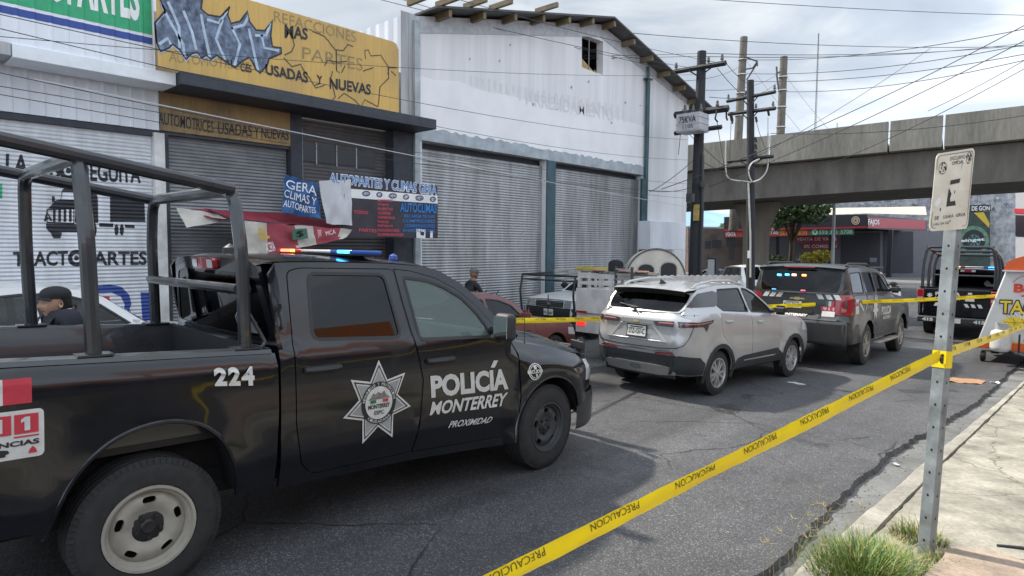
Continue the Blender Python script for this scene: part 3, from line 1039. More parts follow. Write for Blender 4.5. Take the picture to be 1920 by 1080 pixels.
decal('black_lettering', PBLK, dl, fy2, shopB, cu=cuY, toward=TO)
fad = [t3('AUTOMOTRICES', (110, 345), (560, 400), (560, 350), (110, 290), 0.0), t3('REFACCIONES', (700, 120), (1160, 240), (1160, 180), (700, 60), 0.0), t3('PARTES', (860, 330), (1200, 400), (1200, 330), (860, 262), 0.0)]
decal('faded_lettering', M('faded_grey', (0.30, 0.22, 0.10), 0.7, var=0.2), fad, fy, shopB, cu=cuY, toward=TO)
# canopy slab
zc1 = z0s - 0.005
zc0 = YZ(817, 243, XS)[1]
yc1 = YZ(817, 235, XS)[0]
bm = BM()
box(bm, (XB - 0.2, yf1 + 0.01, zc0), (XS + 0.03, yc1, zc1))
mk('canopy', bm, DGREY, shopB, bevel=0.012)
# lower yellow panel, shutter, piers, recess
lb0, lb1 = YZ(300, 243, XB), YZ(548, 275, XB)
bm = BM()
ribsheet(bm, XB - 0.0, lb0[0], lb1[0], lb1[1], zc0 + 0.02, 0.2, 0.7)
mk('lower_sign', bm, M('shaded_yellow', (0.40, 0.26, 0.10), 0.7, var=0.2, vs=1.1, col2=(0.14, 0.105, 0.07), stretch=(1, 1, 0.5)), shopB, smooth=False)  # yellow darkened in its colour for the shade under the canopy
fl = lambda u, v: Vector((XB + prof_at(u, 0.2, RIB) * 0.7 + 0.004, u, v))
decal('lower_lettering', PBLK, [('t', 'AUTOMOTRICES', qpx([(297, 232), (400, 250), (400, 228), (297, 209)], XB), 0.012), ('t', 'USADAS', qpx([(408, 251), (472, 257), (472, 235), (409, 229)], XB), 0.012), ('t', 'Y', qpx([(477, 258), (485, 259), (485, 238), (477, 237)], XB), 0.012), ('t', 'NUEVAS', qpx([(490, 259), (541, 263), (541, 245), (490, 240)], XB), 0.012), ('l', qpx([(400, 240), (541, 252)], XB), 0.015)], fl, shopB, cu=cuts(3.5, 7, 0.2, RIB), toward=TO)
ysb0, ysb1 = YZ(318, 270, XB)[0], YZ(543, 300, XB)[0]
bm = BM()
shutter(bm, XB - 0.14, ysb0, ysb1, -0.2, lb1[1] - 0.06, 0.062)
mk('roller_shutter', bm, M('grey_shutter', (0.26, 0.27, 0.285), 0.5, metal=0.4, var=0.3, vs=0.9), shopB)  # mid grey metal with random darker mottling
bm = BM()
yp0, yp1 = YZ(545, 300, XB)[0], YZ(566, 300, XB)[0]
box(bm, (XB - 0.4, yp0, -0.2), (XB + 0.02, yp1, zc0 + 0.01))
yq0, yq1 = YZ(737, 300, XB)[0], YZ(779, 300, XB)[0]
box(bm, (XB - 0.4, yq0, -0.2), (XB + 0.02, yq1, zc0 + 0.01))
box(bm, (XB - 0.4, YZ(299, 300, XB)[0] + 0.03, -0.2), (XB - 0.02, ysb0 - 0.01, lb1[1] - 0.02))
box(bm, (XB - 0.35, ysb0 - 0.01, lb1[1] - 0.06), (XB - 0.03, yp0, lb1[1] - 0.004))
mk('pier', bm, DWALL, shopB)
bm = BM()
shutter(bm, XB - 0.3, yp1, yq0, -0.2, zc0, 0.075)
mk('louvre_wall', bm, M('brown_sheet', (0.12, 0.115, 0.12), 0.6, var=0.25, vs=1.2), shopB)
w0, w1 = YZ(568, 266, XB - 0.26), YZ(706, 315, XB - 0.26)
bm = BM()
wy = [(YZ(568, 290, XB - .26)[0], YZ(592, 290, XB - .26)[0]), (YZ(594, 290, XB - .26)[0], YZ(630, 290, XB - .26)[0]), (YZ(632, 290, XB - .26)[0], YZ(667, 290, XB - .26)[0]), (YZ(669, 290, XB - .26)[0], YZ(703, 290, XB - .26)[0])]
zw0, zw1 = YZ(640, 309, XB - 0.26)[1], YZ(640, 278, XB - 0.26)[1]
for p_, q_ in wy: box(bm, (XB - 0.33, p_, zw0), (XB - 0.265, q_, zw1))
wn = mk('vent_window', bm, M('window_dark', (0.012, 0.014, 0.02), 0.3), shopB)
bm = BM()
for (p_, q_), (r__, s__) in zip(wy, wy[1:]): box(bm, (XB - 0.33, q_, zw0 - 0.05), (XB - 0.25, r__, zw1 + 0.05))
tube(bm, [(XB - 0.24, YZ(566, 290, XB - .2)[0] + 0.03, zw0 - 0.5), (XB - 0.24, YZ(566, 290, XB - .2)[0] + 0.03, zw1 + 0.3)], 0.015, 6)
mk('mullion', bm, SILV, wn)
bm = BM()
box(bm, (-20, yr + 0.005, -0.2), (XB - 0.42, YZ(779, 300, XB)[0] - 0.01, z1s - 0.2))
mk('wall', bm, M('block_wall', (0.4, 0.4, 0.4), 0.8), shopB)
# hidden door opening below the banner: dark metal gate
bm = BM()
for k in range(9):
 yy = YZ(730, 480, XB)[0] - 1.2 + k * 0.16
 tube(bm, [(XB - 0.2, yy, -0.2), (XB - 0.2, yy, 1.9)], 0.014, 5)
mk('gate_bars', bm, DGREY, shopB)
# ---- warehouse
wh = thing('warehouse', 'tall white gabled warehouse with two big grey roller shutters and teal pipes', 'warehouse', (0, 0, 0))
yl, yrt = YZ(771, 100, XB)[0] + 0.06, YZ(1288, 350, XB)[0]
zl = YZ(775, 30, XB)[1]
rid = YZ(1125, 46, XB)
zr = rid[1] + (YZ(1333, 212, XB)[1] - rid[1]) * (yrt - rid[0]) / (YZ(1333, 212, XB)[0] - rid[0])
lt = YZ(1000, 296, XB)[1]
sA = (YZ(791, 300, XB)[0], YZ(1024, 330, XB)[0])
sB = (YZ(1040, 330, XB)[0], YZ(1204, 350, XB)[0])
wn0, wn1 = YZ(1091, 118, XB), YZ(1131, 80, XB)
winp = [(wn0[0], wn0[1] - 0.02), (wn1[0], wn0[1] - 0.02), (wn1[0], YZ(1131, 78, XB)[1]), (wn0[0], YZ(1091, 64, XB)[1])]
winp = [YZ(1091, 126, XB), YZ(1130.5, 141, XB), YZ(1131, 78, XB), YZ(1091, 64, XB)]
outl = [(yl, -0.4), (sA[0], -0.4), (sA[0], lt), (sA[1], lt), (sA[1], -0.4), (sB[0], -0.4), (sB[0], lt), (sB[1], lt), (sB[1], -0.6), (yrt, -0.6), (yrt, zr), rid, (yl, zl)]
bm = BM()
panel(bm, outl, lambda u, v: Vector((XB, u, v)), [winp], step=1.2, thick=(-0.25, 0, 0), toward=TO)
PLAST = M('white_plaster', (0.72, 0.725, 0.735), 0.75, var=0.05, vs=1.3, stretch=(1, 2.6, 0.12), col2=(0.60, 0.61, 0.625))
mk('gable_wall', bm, PLAST, wh, smooth=False)
pt = qpx([(782, 140), (815, 150), (860, 152), (905, 170), (950, 178), (1000, 190), (1040, 195), (1090, 210), (1130, 215), (1208, 236), (1207, 318), (1120, 302), (1040, 288), (920, 272), (815, 252), (786, 250)], XB)
decal('fresh_paint', M('new_white', (0.78, 0.785, 0.80), 0.7, var=0.05, vs=1.2), [('p', pt)], lambda u, v: Vector((XB + 0.004, u, v)), wh, toward=TO)
gh = []
random.seed(3)
for k in range(26):
 x = 880 + k * 11.5
 y = 142 + (x - 880) * 0.2 + random.uniform(-3, 3)
 hh = random.uniform(12, 30)
 gh.append(('p', qpx([(x, y), (x + 5, y + 1), (x + 4, y + hh), (x + 1, y + hh)], XB)))
decal('ghost_letters', M('faded_paint', (0.64, 0.65, 0.665), 0.8, var=0.04), [('t', 'ARRENDAMIENTO', qpx([(985, 196), (1150, 228), (1150, 202), (985, 170)], XB), 0.01)], lambda u, v: Vector((XB + 0.010, u, v)), wh, toward=TO)
decal('ghost_bars', M('faded_paint', (0.64, 0.65, 0.665)), gh, lambda u, v: Vector((XB + 0.007, u, v)), wh, toward=TO)
chips = []
random.seed(5)
for x, y in ((845, 61), (956, 84), (936, 114), (1071, 163), (1103, 153), (999, 195), (1044, 205), (1146, 230), (1150, 108), (880, 110), (1172, 192), (1200, 198), (862, 62)):
 k = random.uniform(1, 2.6)
 chips.append(('p', qpx([(x, y - k), (x + 2, y - 1), (x + 1, y + k * 1.4), (x - 2, y + k * 0.4)], XB)))
decal('paint_chips', M('bare_render', (0.34, 0.34, 0.35), 0.9), chips, lambda u, v: Vector((XB + 0.0125, u, v)), wh, toward=TO)
TEAL = M('teal_paint', (0.035, 0.085, 0.105), 0.5, var=0.25, vs=3)
LBL = M('lintel_paint', (0.36, 0.41, 0.44), 0.6, var=0.2, vs=3)
bm = BM()
tr = []
n_ = 70
for i in range(n_ + 1): tr.append((yl + (sB[1] + 0.1 - yl) * i / n_, lt + 0.3 + random.uniform(-0.04, 0.04)))
panel(bm, [(yl, lt - 0.002), (sB[1] + 0.1, lt - 0.002)] + tr[::-1], lambda u, v: Vector((XB + 0.035, u, v)), step=0.5, thick=(-0.034, 0, 0), toward=TO)
mk('lintel', bm, LBL, wh, smooth=False)
for (p_, q_), mm in ((sA, 0), (sB, 1)):
 bm = BM()
 shutter(bm, XB - 0.16, p_ + 0.002, q_ - 0.002, -0.5, lt - 0.17, 0.07)
 sh_ = mk('roller_shutter', bm, SILV, wh)
 bm = BM()
 box(bm, (XB - 0.75, p_ + 0.01, lt - 0.16), (XB - 0.3, q_ - 0.01, lt - 0.01))
 mk('shutter_drum', bm, DGREY, sh_)
bm = BM()
box(bm, (XB - 0.2, sA[1] + 0.002, -0.5), (XB + 0.05, sB[0] - 0.002, lt - 0.004))
mk('centre_post', bm, TEAL, wh, bevel=0.01)
for px_, py0, r_ in ((1216, 148, 0.075), (1206.5, 335, 0.09)):
 bm = BM()
 yy, zz = YZ(px_, py0, XB + 0.12)
 tube(bm, [(XB + 0.11, yy, -0.6), (XB + 0.11, yy, zz)], r_, 10)
 if r_ < 0.08:
  tube(bm, [(XB + 0.11, yy, zz), (XB + 0.11, yy, zz + 0.42)], 0.05, 8)
  box(bm, (XB + 0.03, yy - 0.16, zz - 0.03), (XB + 0.2, yy + 0.16, zz + 0.02))
 mk('drain_pipe', bm, TEAL, wh)
# window: dark sheet for the unlit room, mullion, slats coloured as if sunlit
bm = BM()
wc = (min(p[0] for p in winp), min(p[1] for p in winp), max(p[0] for p in winp), max(p[1] for p in winp))
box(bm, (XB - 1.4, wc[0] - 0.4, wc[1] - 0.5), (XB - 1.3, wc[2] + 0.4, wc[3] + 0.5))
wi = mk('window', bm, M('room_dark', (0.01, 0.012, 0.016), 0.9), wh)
bm = BM()
ym = (wc[0] + wc[2]) / 2 - 0.06
tube(bm, [(XB - 0.1, ym, wc[1]), (XB - 0.1, ym, wc[3])], 0.018, 6)
mk('mullion', bm, SILV, wi)
bm = BM()
for k in range(5):
 a = YZ(1091, 112 + k * 4.2, XB - 0.3)
 b_ = YZ(1131, 133 + k * 4.2, XB - 0.3)
 box(bm, (XB - 0.34, a[0], a[1]), (XB - 0.3, a[0] + 0.62, a[1] + 0.03), rot=Matrix.Rotation(-0.42, 3, 'X'), pivot=(XB - 0.3, a[0], a[1]))
 box(bm, (XB - 0.34, a[0] + 0.66, a[1] - 0.2), (XB - 0.3, b_[0], a[1] - 0.17), rot=Matrix.Rotation(-0.42, 3, 'X'), pivot=(XB - 0.3, a[0] + 0.66, a[1] - 0.2))
mk('roof_slats', bm, M('slat_sunlit', (0.75, 0.55, 0.25), 0.6), wi)
# roof, purlins and side wall
bm = BM()
ov = 0.55
rt_ = YZ(1337, 207, XB + ov)
k0 = (rid[1] - zl) / (rid[0] - yl)
k1 = (rt_[1] - rid[1]) / (rt_[0] - rid[0])
pr_ = [(yl + 0.25, zl + 0.07 + k0 * 0.25), (rid[0], rid[1] + 0.07), (rt_[0], rid[1] + 0.07 + k1 * (rt_[0] - rid[0]))]
for x0_, x1_ in ((-32, XB + ov),):
 for (ya, za), (yb, zb) in zip(pr_, pr_[1:]):
  v = [bm.verts.new(p) for p in ((x0_, ya, za), (x1_, ya, za), (x1_, yb, zb), (x0_, yb, zb), (x0_, ya, za + 0.05), (x1_, ya, za + 0.05), (x1_, yb, zb + 0.05), (x0_, yb, zb + 0.05))]
  for q in ((0, 1, 2, 3), (7, 6, 5, 4), (1, 0, 4, 5), (2, 1, 5, 6), (3, 2, 6, 7)): bm.faces.new([v[i] for i in q])
bmesh.ops.recalc_face_normals(bm, faces=bm.faces)
mk('roof', bm, M('dark_roof', (0.085, 0.085, 0.085), 0.7, var=0.2), wh, smooth=False)
PUR = M('purlin_yellow', (0.19, 0.145, 0.085), 0.7, var=0.25, vs=4)
def purlin(yy, zz, x1_, k, s=0.1):
 bm = BM()
 box(bm, (-14, yy - s / 2, zz - 0.16), (x1_, yy + s / 2, zz))
 mk('purlin', bm, PUR, wh)
i = 0
yy = yl + 0.7
while yy < rt_[0] - 0.4:
 zz = zl + k0 * (yy - yl) if yy < rid[0] else rid[1] + k1 * (yy - rid[0])
 purlin(yy, zz + 0.05, XB + ov - 0.06, 0)
 yy += 1.12
for xx in (779, 832, 884, 932, 1018):
 ya, za = YZ(xx, 24, XB + ov)
 bm = BM()
 box(bm, (XB + ov - 0.25, ya - 0.045, zl + k0 * (ya - yl) + 0.13), (XB + ov + 0.5, ya + 0.045, zl + k0 * (ya - yl) + 0.25))
 mk('loose_purlin', bm, PUR, wh)
bm = BM()
n_ = 40
top = [(yl + (rid[0] - yl) * i / 20, zl + (rid[1] - zl) * i / 20) for i in range(21)] + [(rid[0] + (yrt - rid[0]) * i / 20, rid[1] + (zr - rid[1]) * i / 20) for i in range(1, 21)]
panel(bm, top + [(u, v - 0.38) for u, v in top[::-1]], lambda u, v: Vector((XB + 0.02, u, v)), step=0.8, thick=(-0.019, 0, 0), toward=TO)
mk('rake_trim', bm, M('trim_grey', (0.44, 0.47, 0.50), 0.6, var=0.15), wh, smooth=False)
bm = BM()
xs_ = [XB + 0.0 - 0.18 * k for k in range(90)]
pr_ = None
for k, x in enumerate(xs_):
 yy = yl - 0.02 - (0.02 if k % 2 else 0.0)
 cur = (bm.verts.new((x, yy, -0.4)), bm.verts.new((x, yy, zl + 0.1)))
 if pr_: bm.faces.new((pr_[0], pr_[1], cur[1], cur[0]))
 pr_ = cur
bmesh.ops.recalc_face_normals(bm, faces=bm.faces)
mk('side_cladding', bm, WHITE, wh, smooth=False)
bm = BM()
yw0 = YZ(750, 100, XB)[0]
ribsheet(bm, XB + 0.02, yw0, yl + 0.04, zc0 + 0.0, YZ(758, 22, XB)[1], 0.19)
mk('corner_cladding', bm, SILV, wh, smooth=False)
bm = BM()
box(bm, (XB - 0.02, yl - 0.02, -0.4), (XB + 0.09, yl + 0.14, zl - 0.1))
mk('corner_post', bm, LBL, wh, bevel=0.008)
bm = BM()
q0, q1 = YZ(1219, 468, XB + 0.5), YZ(1285, 418, XB + 0.5)
box(bm, (XB + 0.01, q0[0], q0[1]), (XB + 0.5, q1[0], q1[1]))
mk('meter_cabinet', bm, WHITE, wh, bevel=0.01)
bm = BM()
box(bm, (-30, yrt - 0.25, -0.8), (XB - 0.26, yrt, zr - 0.1))
box(bm, (-30, yl + 0.05, -0.6), (-29.7, yrt, zl))
mk('side_wall', bm, PLAST, wh)
# ================================================================== BANNERS AND AWNING
def cloth(bm, quad, nu, nv, amp, seed, mi=0):
 a, b_, c, d = [Vector(p) for p in quad]           # bl br tr tl
 def fn(u, v):
  p = (a * (1 - u) + b_ * u) * (1 - v) + (d * (1 - u) + c * u) * v
  w = noise.noise(Vector((u * 3 + seed, v * 2.2, seed))) + 0.5 * noise.noise(Vector((u * 9 + seed, v * 3, 1)))
  return p + Vector((amp * w, 0, 0.3 * amp * w))
 patch(bm, fn, nu, nv, mi, toward=TO)
bgx = XS + 0.06
bn = thing('shop_banner', 'black and blue printed parts banner with a row of car emblems', 'banner')
b0, b1 = YZ(820, 448, bgx), YZ(615, 325, bgx)
Q = lambda *p: qpx(list(p), bgx)
bw = Q((648, 443), (821, 447), (820, 349), (615, 323))
bm = BM()
vs_, tr_ = fill2d(bw, step=0.2)
PB = lambda u, v: Vector((bgx + 0.012 * noise.noise(Vector((u * 2.5, v * 2, 0))), u, v))
panel(bm, bw, PB, step=0.16, toward=TO)
mk('banner_cloth', bm, M('banner_black', (0.035, 0.03, 0.042), 0.45, var=0.2), bn)
PB2 = lambda u, v: PB(u, v) + Vector((0.006, 0, 0))
PB3 = lambda u, v: PB(u, v) + Vector((0.010, 0, 0))
SKYB = M('banner_blue', (0.02, 0.22, 0.62), 0.5, var=0.08)
PINKM = M('banner_pink', (0.62, 0.08, 0.12), 0.5, var=0.08)
def tb(s, bl_, br_, tr_, tl_, b=0.02, mi=0): return ('t', s, qpx([bl_, br_, tr_, tl_], bgx), b, mi)
o_ = [tb('AUTOPARTES Y CLIMAS GERA', (616, 343), (819, 367), (819, 346), (617, 323), 0.05)]
decal('title_outline', PWHT, o_ + [('p', Q((658, 354), (820, 367), (820, 382), (658, 371)))], PB2, bn, sub=0.2, toward=TO)
o2 = [tb('AUTOPARTES Y CLIMAS GERA', (617, 342), (818, 365), (818, 347), (618, 325), 0.0), tb('AUTOCLIMAS', (750, 397), (818, 400), (818, 383), (750, 380), 0.02)]
for k, s in enumerate(('RECARGA DE GAS', 'COMPRESORES', 'CONDENSADORES', 'EVAPORADORES')):
 o2.append(tb(s, (758 - (k % 2) * 3, 408 + k * 9), (815, 409 + k * 9), (815, 403 + k * 9), (758 - (k % 2) * 3, 402 + k * 9), 0.01))
decal('blue_lettering', SKYB, o2, PB3, bn, sub=0.2, toward=TO)
o3 = []
for k, s in enumerate(('MOTORES', 'CAJAS', 'PUERTAS', 'COFRES', 'DEFENSAS', 'FAROS', 'ESPEJOS', 'RADIADORES', 'SUSPENSIONES')):
 o3.append(tb(s, (708, 378 + k * 8), (708 + 5 * len(s) * 0.8, 379 + k * 8), (708 + 5 * len(s) * 0.8, 374 + k * 8), (708, 373 + k * 8), 0.02))
o3 += [tb('TODO', (662, 400), (690, 402), (690, 396), (662, 394)), tb('PARTES', (672, 434), (706, 436), (706, 430), (672, 428))]
decal('pink_lettering', PINKM, o3, PB3, bn, sub=0.2, toward=TO)
em = []
for k in range(6):
 x = 686 + k * 25
 y = 363 + k * 2.1
 em.append(('c', qpx([(x + (7 - k % 2 * 2) * math.cos(R(a)), y + 4 * math.sin(R(a))) for a in range(0, 360, 30)], bgx), 0.025))
 em.append(tb(('FORD', 'KIA', 'CHEV', 'N', 'RAM', 'VW')[k], (x - 5, y + 2), (x + 5, y + 2.4), (x + 5, y - 1.6), (x - 5, y - 2), 0.01))
decal('emblems', M('emblem_ink', (0.03, 0.06, 0.16), 0.5), em, PB3, bn, toward=TO)
decal('picture', PWHT, [('h', Q((780, 429), (797, 430), (797, 447), (780, 446)), [Q((787, 434), (795, 435), (794, 442), (788, 441))]), ('p', Q((806, 433), (811, 433), (811, 446), (806, 446)))], PB3, bn, toward=TO)
bb = thing('torn_blue_banner', 'crumpled blue advertising cloth with white brush lettering beside the hanging white sheet', 'banner')
bm = BM()
cloth(bm, [hX(529, 399, -11.3), hX(603, 411, -11.15), hX(596, 345, -11.2), hX(535, 328, -11.35)], 20, 16, 0.10, 3.1)
mk('banner_cloth', bm, M('faded_blue', (0.02, 0.095, 0.27), 0.55, var=0.3), bb)
BX = lambda u, v: Vector((-11.10 + 0.02 * noise.noise(Vector((u * 3, v * 3, 1))), u + 0.02 * noise.noise(Vector((u * 5, v * 5, 7))), v + 0.05 * noise.noise(Vector((u * 3, v * 2, 4)))))
decal('lettering', PWHT, [('t', 'GERA', qpx([(536, 352), (592, 366), (592, 350), (538, 334)], -11.12), 0.0), ('t', 'CLIMAS Y', qpx([(532, 372), (592, 384), (592, 370), (534, 356)], -11.12), 0.0), ('t', 'AUTOPARTES', qpx([(531, 390), (592, 400), (592, 388), (532, 377)], -11.12), 0.0)], BX, bb, toward=TO)
wsht = BM()
cloth(wsht, [hX(612, 419, -11.1), hX(660, 423, -11.1), hX(658, 336, -11.12), hX(597, 340, -11.15)], 14, 16, 0.05, 7.7)
tag(mk('hanging_sheet', wsht, M('white_cloth', (0.55, 0.56, 0.59), 0.7, var=0.12, vs=2)), 'plain white cloth hanging between the blue banner and the black banner', 'cloth')
# torn red awning over the second shutter
aw = thing('torn_awning', 'torn red and cream printed awning sagging over the sooty shutter', 'awning')
AWR = M('awning_red', (0.30, 0.04, 0.06), 0.6, var=0.2, vs=3)
AWC = M('awning_cream', (0.50, 0.47, 0.42), 0.65, var=0.2, vs=3)
bk = [hX(x, y, -11.9) for x, y in ((348, 391), (400, 393), (450, 396), (520, 398), (580, 408), (628, 418))]
fr_ = [hX(x, y, -11.0) for x, y in ((432, 410), (460, 414), (500, 418), (545, 421), (600, 425), (660, 431))]
vl = [hX(x, y, -10.95) for x, y in ((440, 478), (463, 478), (503, 478), (556, 466), (606, 456), (642, 448))]
def lerp_rows(bm, A, B_, n, amp, seed):
 def fn(u, v):
  t_ = u * (len(A) - 1)
  i = min(int(t_), len(A) - 2)
  f = t_ - i
  p = (A[i] * (1 - f) + A[i + 1] * f) * (1 - v) + (B_[i] * (1 - f) + B_[i + 1] * f) * v
  w = noise.noise(Vector((u * 9 + seed, v * 3, seed)))
  return p + Vector((amp * w, 0, -amp * 1.2 * math.sin(math.pi * v) + amp * w * 0.6))
 patch(bm, fn, n, 6)
bm = BM()
lerp_rows(bm, bk, fr_, 30, 0.05, 2.0)
mk('awning_top', bm, AWR, aw)
bm = BM()
lerp_rows(bm, fr_, vl, 40, 0.03, 5.0)
for f in bm.faces:
 c = f.calc_center_median()
 k = (c.y - fr_[0].y) / (fr_[-1].y - fr_[0].y)
 f.material_index = 1 if (k < 0.26 or 0.50 < k < 0.66 or k > 0.88) else 0
mk('awning_valance', bm, [AWR, AWC], aw)
VX = lambda u, v: Vector((-10.86, u, v))
def tv(s, bl_, br_, tr_, tl_, b=0.01, mi=0): return ('t', s, qpx([bl_, br_, tr_, tl_], -10.86), b, mi)
decal('awning_lettering', [M('awning_gold', (0.58, 0.38, 0.06), 0.6), PBLK, PWHT, M('awning_green', (0.05, 0.13, 0.09), 0.6)], [tv('BL', (488, 452), (506, 446), (502, 423), (484, 428), 0.03), tv('ACERIA', (500, 474), (518, 470), (512, 452), (498, 456), 0.01, 2), tv('Autopartes', (443, 470), (450, 472), (456, 430), (448, 428), 0.0, 1), tv('JENNY', (597, 448), (604, 447), (602, 430), (595, 431), 0.0, 2), ('p', qpx([(549, 450), (578, 447), (575, 428), (547, 430)], -10.86), 3), tv('$', (556, 446), (570, 444), (568, 432), (555, 434), 0.0, 2), tv('MCA', (612, 442), (630, 438), (628, 430), (610, 434), 0.0, 2)], VX, aw, toward=TO)
bm = BM()
cloth(bm, [hX(350, 427, -11.5), hX(430, 414, -11.3), hX(410, 402, -11.6), hX(331, 389, -11.75)], 10, 6, 0.06, 9.3)
mk('torn_flap', bm, AWC, aw)
bm = BM()
tube(bm, [hX(432, 411, -11.02), hX(545, 422, -11.02), hX(660, 432, -11.02)], 0.018, 6)
for x0_, y0_, x1_, y1_ in ((435, 411, 385, 392), (655, 431, 628, 418)): tube(bm, [hX(x0_, y0_, -11.02), hX(x1_, y1_, -11.95)], 0.016, 6)
mk('awning_frame', bm, DGREY, aw)

# ================================================================== OVERPASS
def hZ(x, y, Z):
 d = ray(x, y)
 t = (Z - CZ) / d.z
 return Vector((d.x * t, d.y * t, Z))
def vplane(A, B_):
 """vertical plane through two points: pixel -> (s,z), (s,z) -> point"""
 A = Vector(A); B_ = Vector(B_)
 e_ = Vector((B_.x - A.x, B_.y - A.y, 0)).normalized()
 n_ = Vector((e_.y, -e_.x, 0))
 if n_.dot(A) > 0: n_ = -n_                        # towards the camera
 def px(x, y):
  d = ray(x, y)
  t = (A.x * n_.x + A.y * n_.y) / (d.x * n_.x + d.y * n_.y)
  p = d * t
  return ((p.x - A.x) * e_.x + (p.y - A.y) * e_.y, p.z + CZ)
 def pt(s, z, off=0.0): return Vector((A.x, A.y, 0)) + e_ * s + n_ * off + Vector((0, 0, z))
 return px, pt, e_, n_
ZB = 5.1
A_ = hZ(1400, 373.5, ZB)
dv = ray(-800, 518)
kz = -dv.z / math.hypot(dv.x, dv.y)              # the deck climbs gently to the right
B_ = A_ - Vector((dv.x, dv.y, 0)) * 20
gpx, gpt0, ge, gn = vplane(A_, B_)
def gpt(s, z, off=0.0): return gpt0(s, z + kz * s, off)
fpx = vplane(A_ + gn * 1.3, B_ + gn * 1.3)[0]
def fz(x, y):
 s, z = fpx(x, y)
 return z - kz * s
zp1 = (fz(1400, 259) + fz(1800, 212)) / 2
zp0 = (fz(1400, 311) + fz(1800, 269.5)) / 2
ov_ = thing('overpass', 'long grey concrete road bridge crossing above the street', 'bridge', (0, 0, 0))
def extr(bm, prof, s0, s1, pt):
 """prof: list of (off, z), extruded from s0 to s1"""
 a = [bm.verts.new(pt(s0, z, o)) for o, z in prof]
 b_ = [bm.verts.new(pt(s1, z, o)) for o, z in prof]
 n = len(prof)
 for i in range(n): bm.faces.new((a[i], a[(i + 1) % n], b_[(i + 1) % n], b_[i]))
 bm.faces.new(a[::-1])
 bm.faces.new(b_)
bm = BM()
extr(bm, [(-0.0, ZB), (-9.0, ZB), (-9.6, zp0 - 0.05), (0.45, zp0 - 0.05)], -90, 90, gpt)
bmesh.ops.recalc_face_normals(bm, faces=bm.faces)
mk('girder', bm, M('girder_concrete', (0.16, 0.148, 0.13), 0.85, var=0.25, vs=1.2, stretch=(1, 1, 0.2)), ov_, smooth=False)
js = sorted([gpx(1302, 290)[0] - 30, gpx(1452, 260)[0], gpx(1672, 225)[0], gpx(1772, 215)[0], gpx(1772, 215)[0] + 9.5, 88, -88] + [gpx(1452, 260)[0] - 13])
bm = BM()
for s0, s1 in zip(js, js[1:]):
 extr(bm, [(1.3, zp0), (1.3, zp1), (1.0, zp1), (1.0, zp0 + 0.5), (-11.5, zp0 + 0.5), (-11.5, zp0)], s0 + 0.05, s1 - 0.05, gpt)
bmesh.ops.recalc_face_normals(bm, faces=bm.faces)
mk('parapet', bm, OLDC, ov_, smooth=False)
bm = BM()
ppx = lambda x, y: gpx(x, y)
sM = gpx(1394, 432)[0] - 0.1
sL0, sR0 = sM - 1.45, sM + 1.45
sM = gpx(1394, 432)[0] - 0.1
sL1, sR1 = sM - 0.74, sM + 0.74
zn = gpx(1395, 428)[1]
for o in (0,):
 pf = [(sL1, -1.2), (sR1, -1.2), (sR1, zn), (sR0, ZB - 0.02), (sL0, ZB - 0.02), (sL1, zn)]
 a = [bm.verts.new(gpt(s, z, -3.0)) for s, z in pf]
 b_ = [bm.verts.new(gpt(s, z, -4.35)) for s, z in pf]
 n = len(pf)
 for i in range(n): bm.faces.new((a[i], a[(i + 1) % n], b_[(i + 1) % n], b_[i]))
 bm.faces.new(a)
 bm.faces.new(b_[::-1])
bmesh.ops.recalc_face_normals(bm, faces=bm.faces)
mk('pier', bm, M('pier_concrete', (0.19, 0.165, 0.13), 0.85, var=0.2, vs=0.8, stretch=(2, 2, 0.3)), ov_, bevel=0.06)

# ================================================================== FUEL STATION
gs = thing('fuel_station', 'fuel station with black and red flat canopy and grey kiosk behind the bridge pier', 'fuel station')
GBLK = M('canopy_black', (0.02, 0.02, 0.026), 0.45, var=0.15)
GRED = M('canopy_red', (0.40, 0.02, 0.035), 0.45, var=0.12)
GGRY = M('kiosk_grey', (0.20, 0.20, 0.225), 0.7, var=0.1)
C0, CL, CR = hD(1625, 428, 62), hD(1357, 432, 70), hD(1738, 431, 75)
for p in (CL, CR): p.z = C0.z
CB = CL + CR - C0
zt0 = C0.z
zt1 = hD(1625, 402, 62).z
bm = BM()
a = [bm.verts.new(p) for p in (C0, CR, CB, CL)]
b_ = [bm.verts.new(Vector((p.x, p.y, zt1))) for p in (C0, CR, CB, CL)]
for i in range(4): bm.faces.new((a[i], a[(i + 1) % 4], b_[(i + 1) % 4], b_[i]))
bm.faces.new(a[::-1])
bm.faces.new(b_)
bmesh.ops.recalc_face_normals(bm, faces=bm.faces)
can = mk('canopy', bm, GBLK, gs, smooth=False)
lpx, lpt, le_, ln_ = vplane(C0, CL)
rpx, rpt, re_, rn_ = vplane(C0, CR)
def dec(name, mat, items, px, pt, off, parent, **k):
 its = []
 for it in items:
  if it[0] == 't': its.append(('t', it[1], [px(*p) for p in it[2]]) + tuple(it[3:]))
  elif it[0] in ('p',): its.append(('p', [px(*p) for p in it[1]]) + tuple(it[2:]))
  elif it[0] == 'c': its.append(('c', [px(*p) for p in it[1]]) + tuple(it[2:]))
  else: its.append(it)
 return decal(name, mat, its, lambda u, v: pt(u, v, off), parent, **k)
ctr = gs
dec('red_stripe', GRED, [('p', [(1357, 430), (1624, 424.5), (1624, 427.5), (1357, 433.5)])], lpx, lpt, 0.04, can, toward=ln_)
dec('red_face', GRED, [('p', [(1626.5, 408), (1735, 413), (1735, 430), (1626.5, 427)])], rpx, rpt, 0.05, can, toward=rn_)
dec('station_name', PWHT, [('t', 'FAJOS', [(1626, 424.5), (1647, 424), (1647, 412), (1626, 410.5)], 0.03)], rpx, rpt, 0.09, can, toward=rn_)
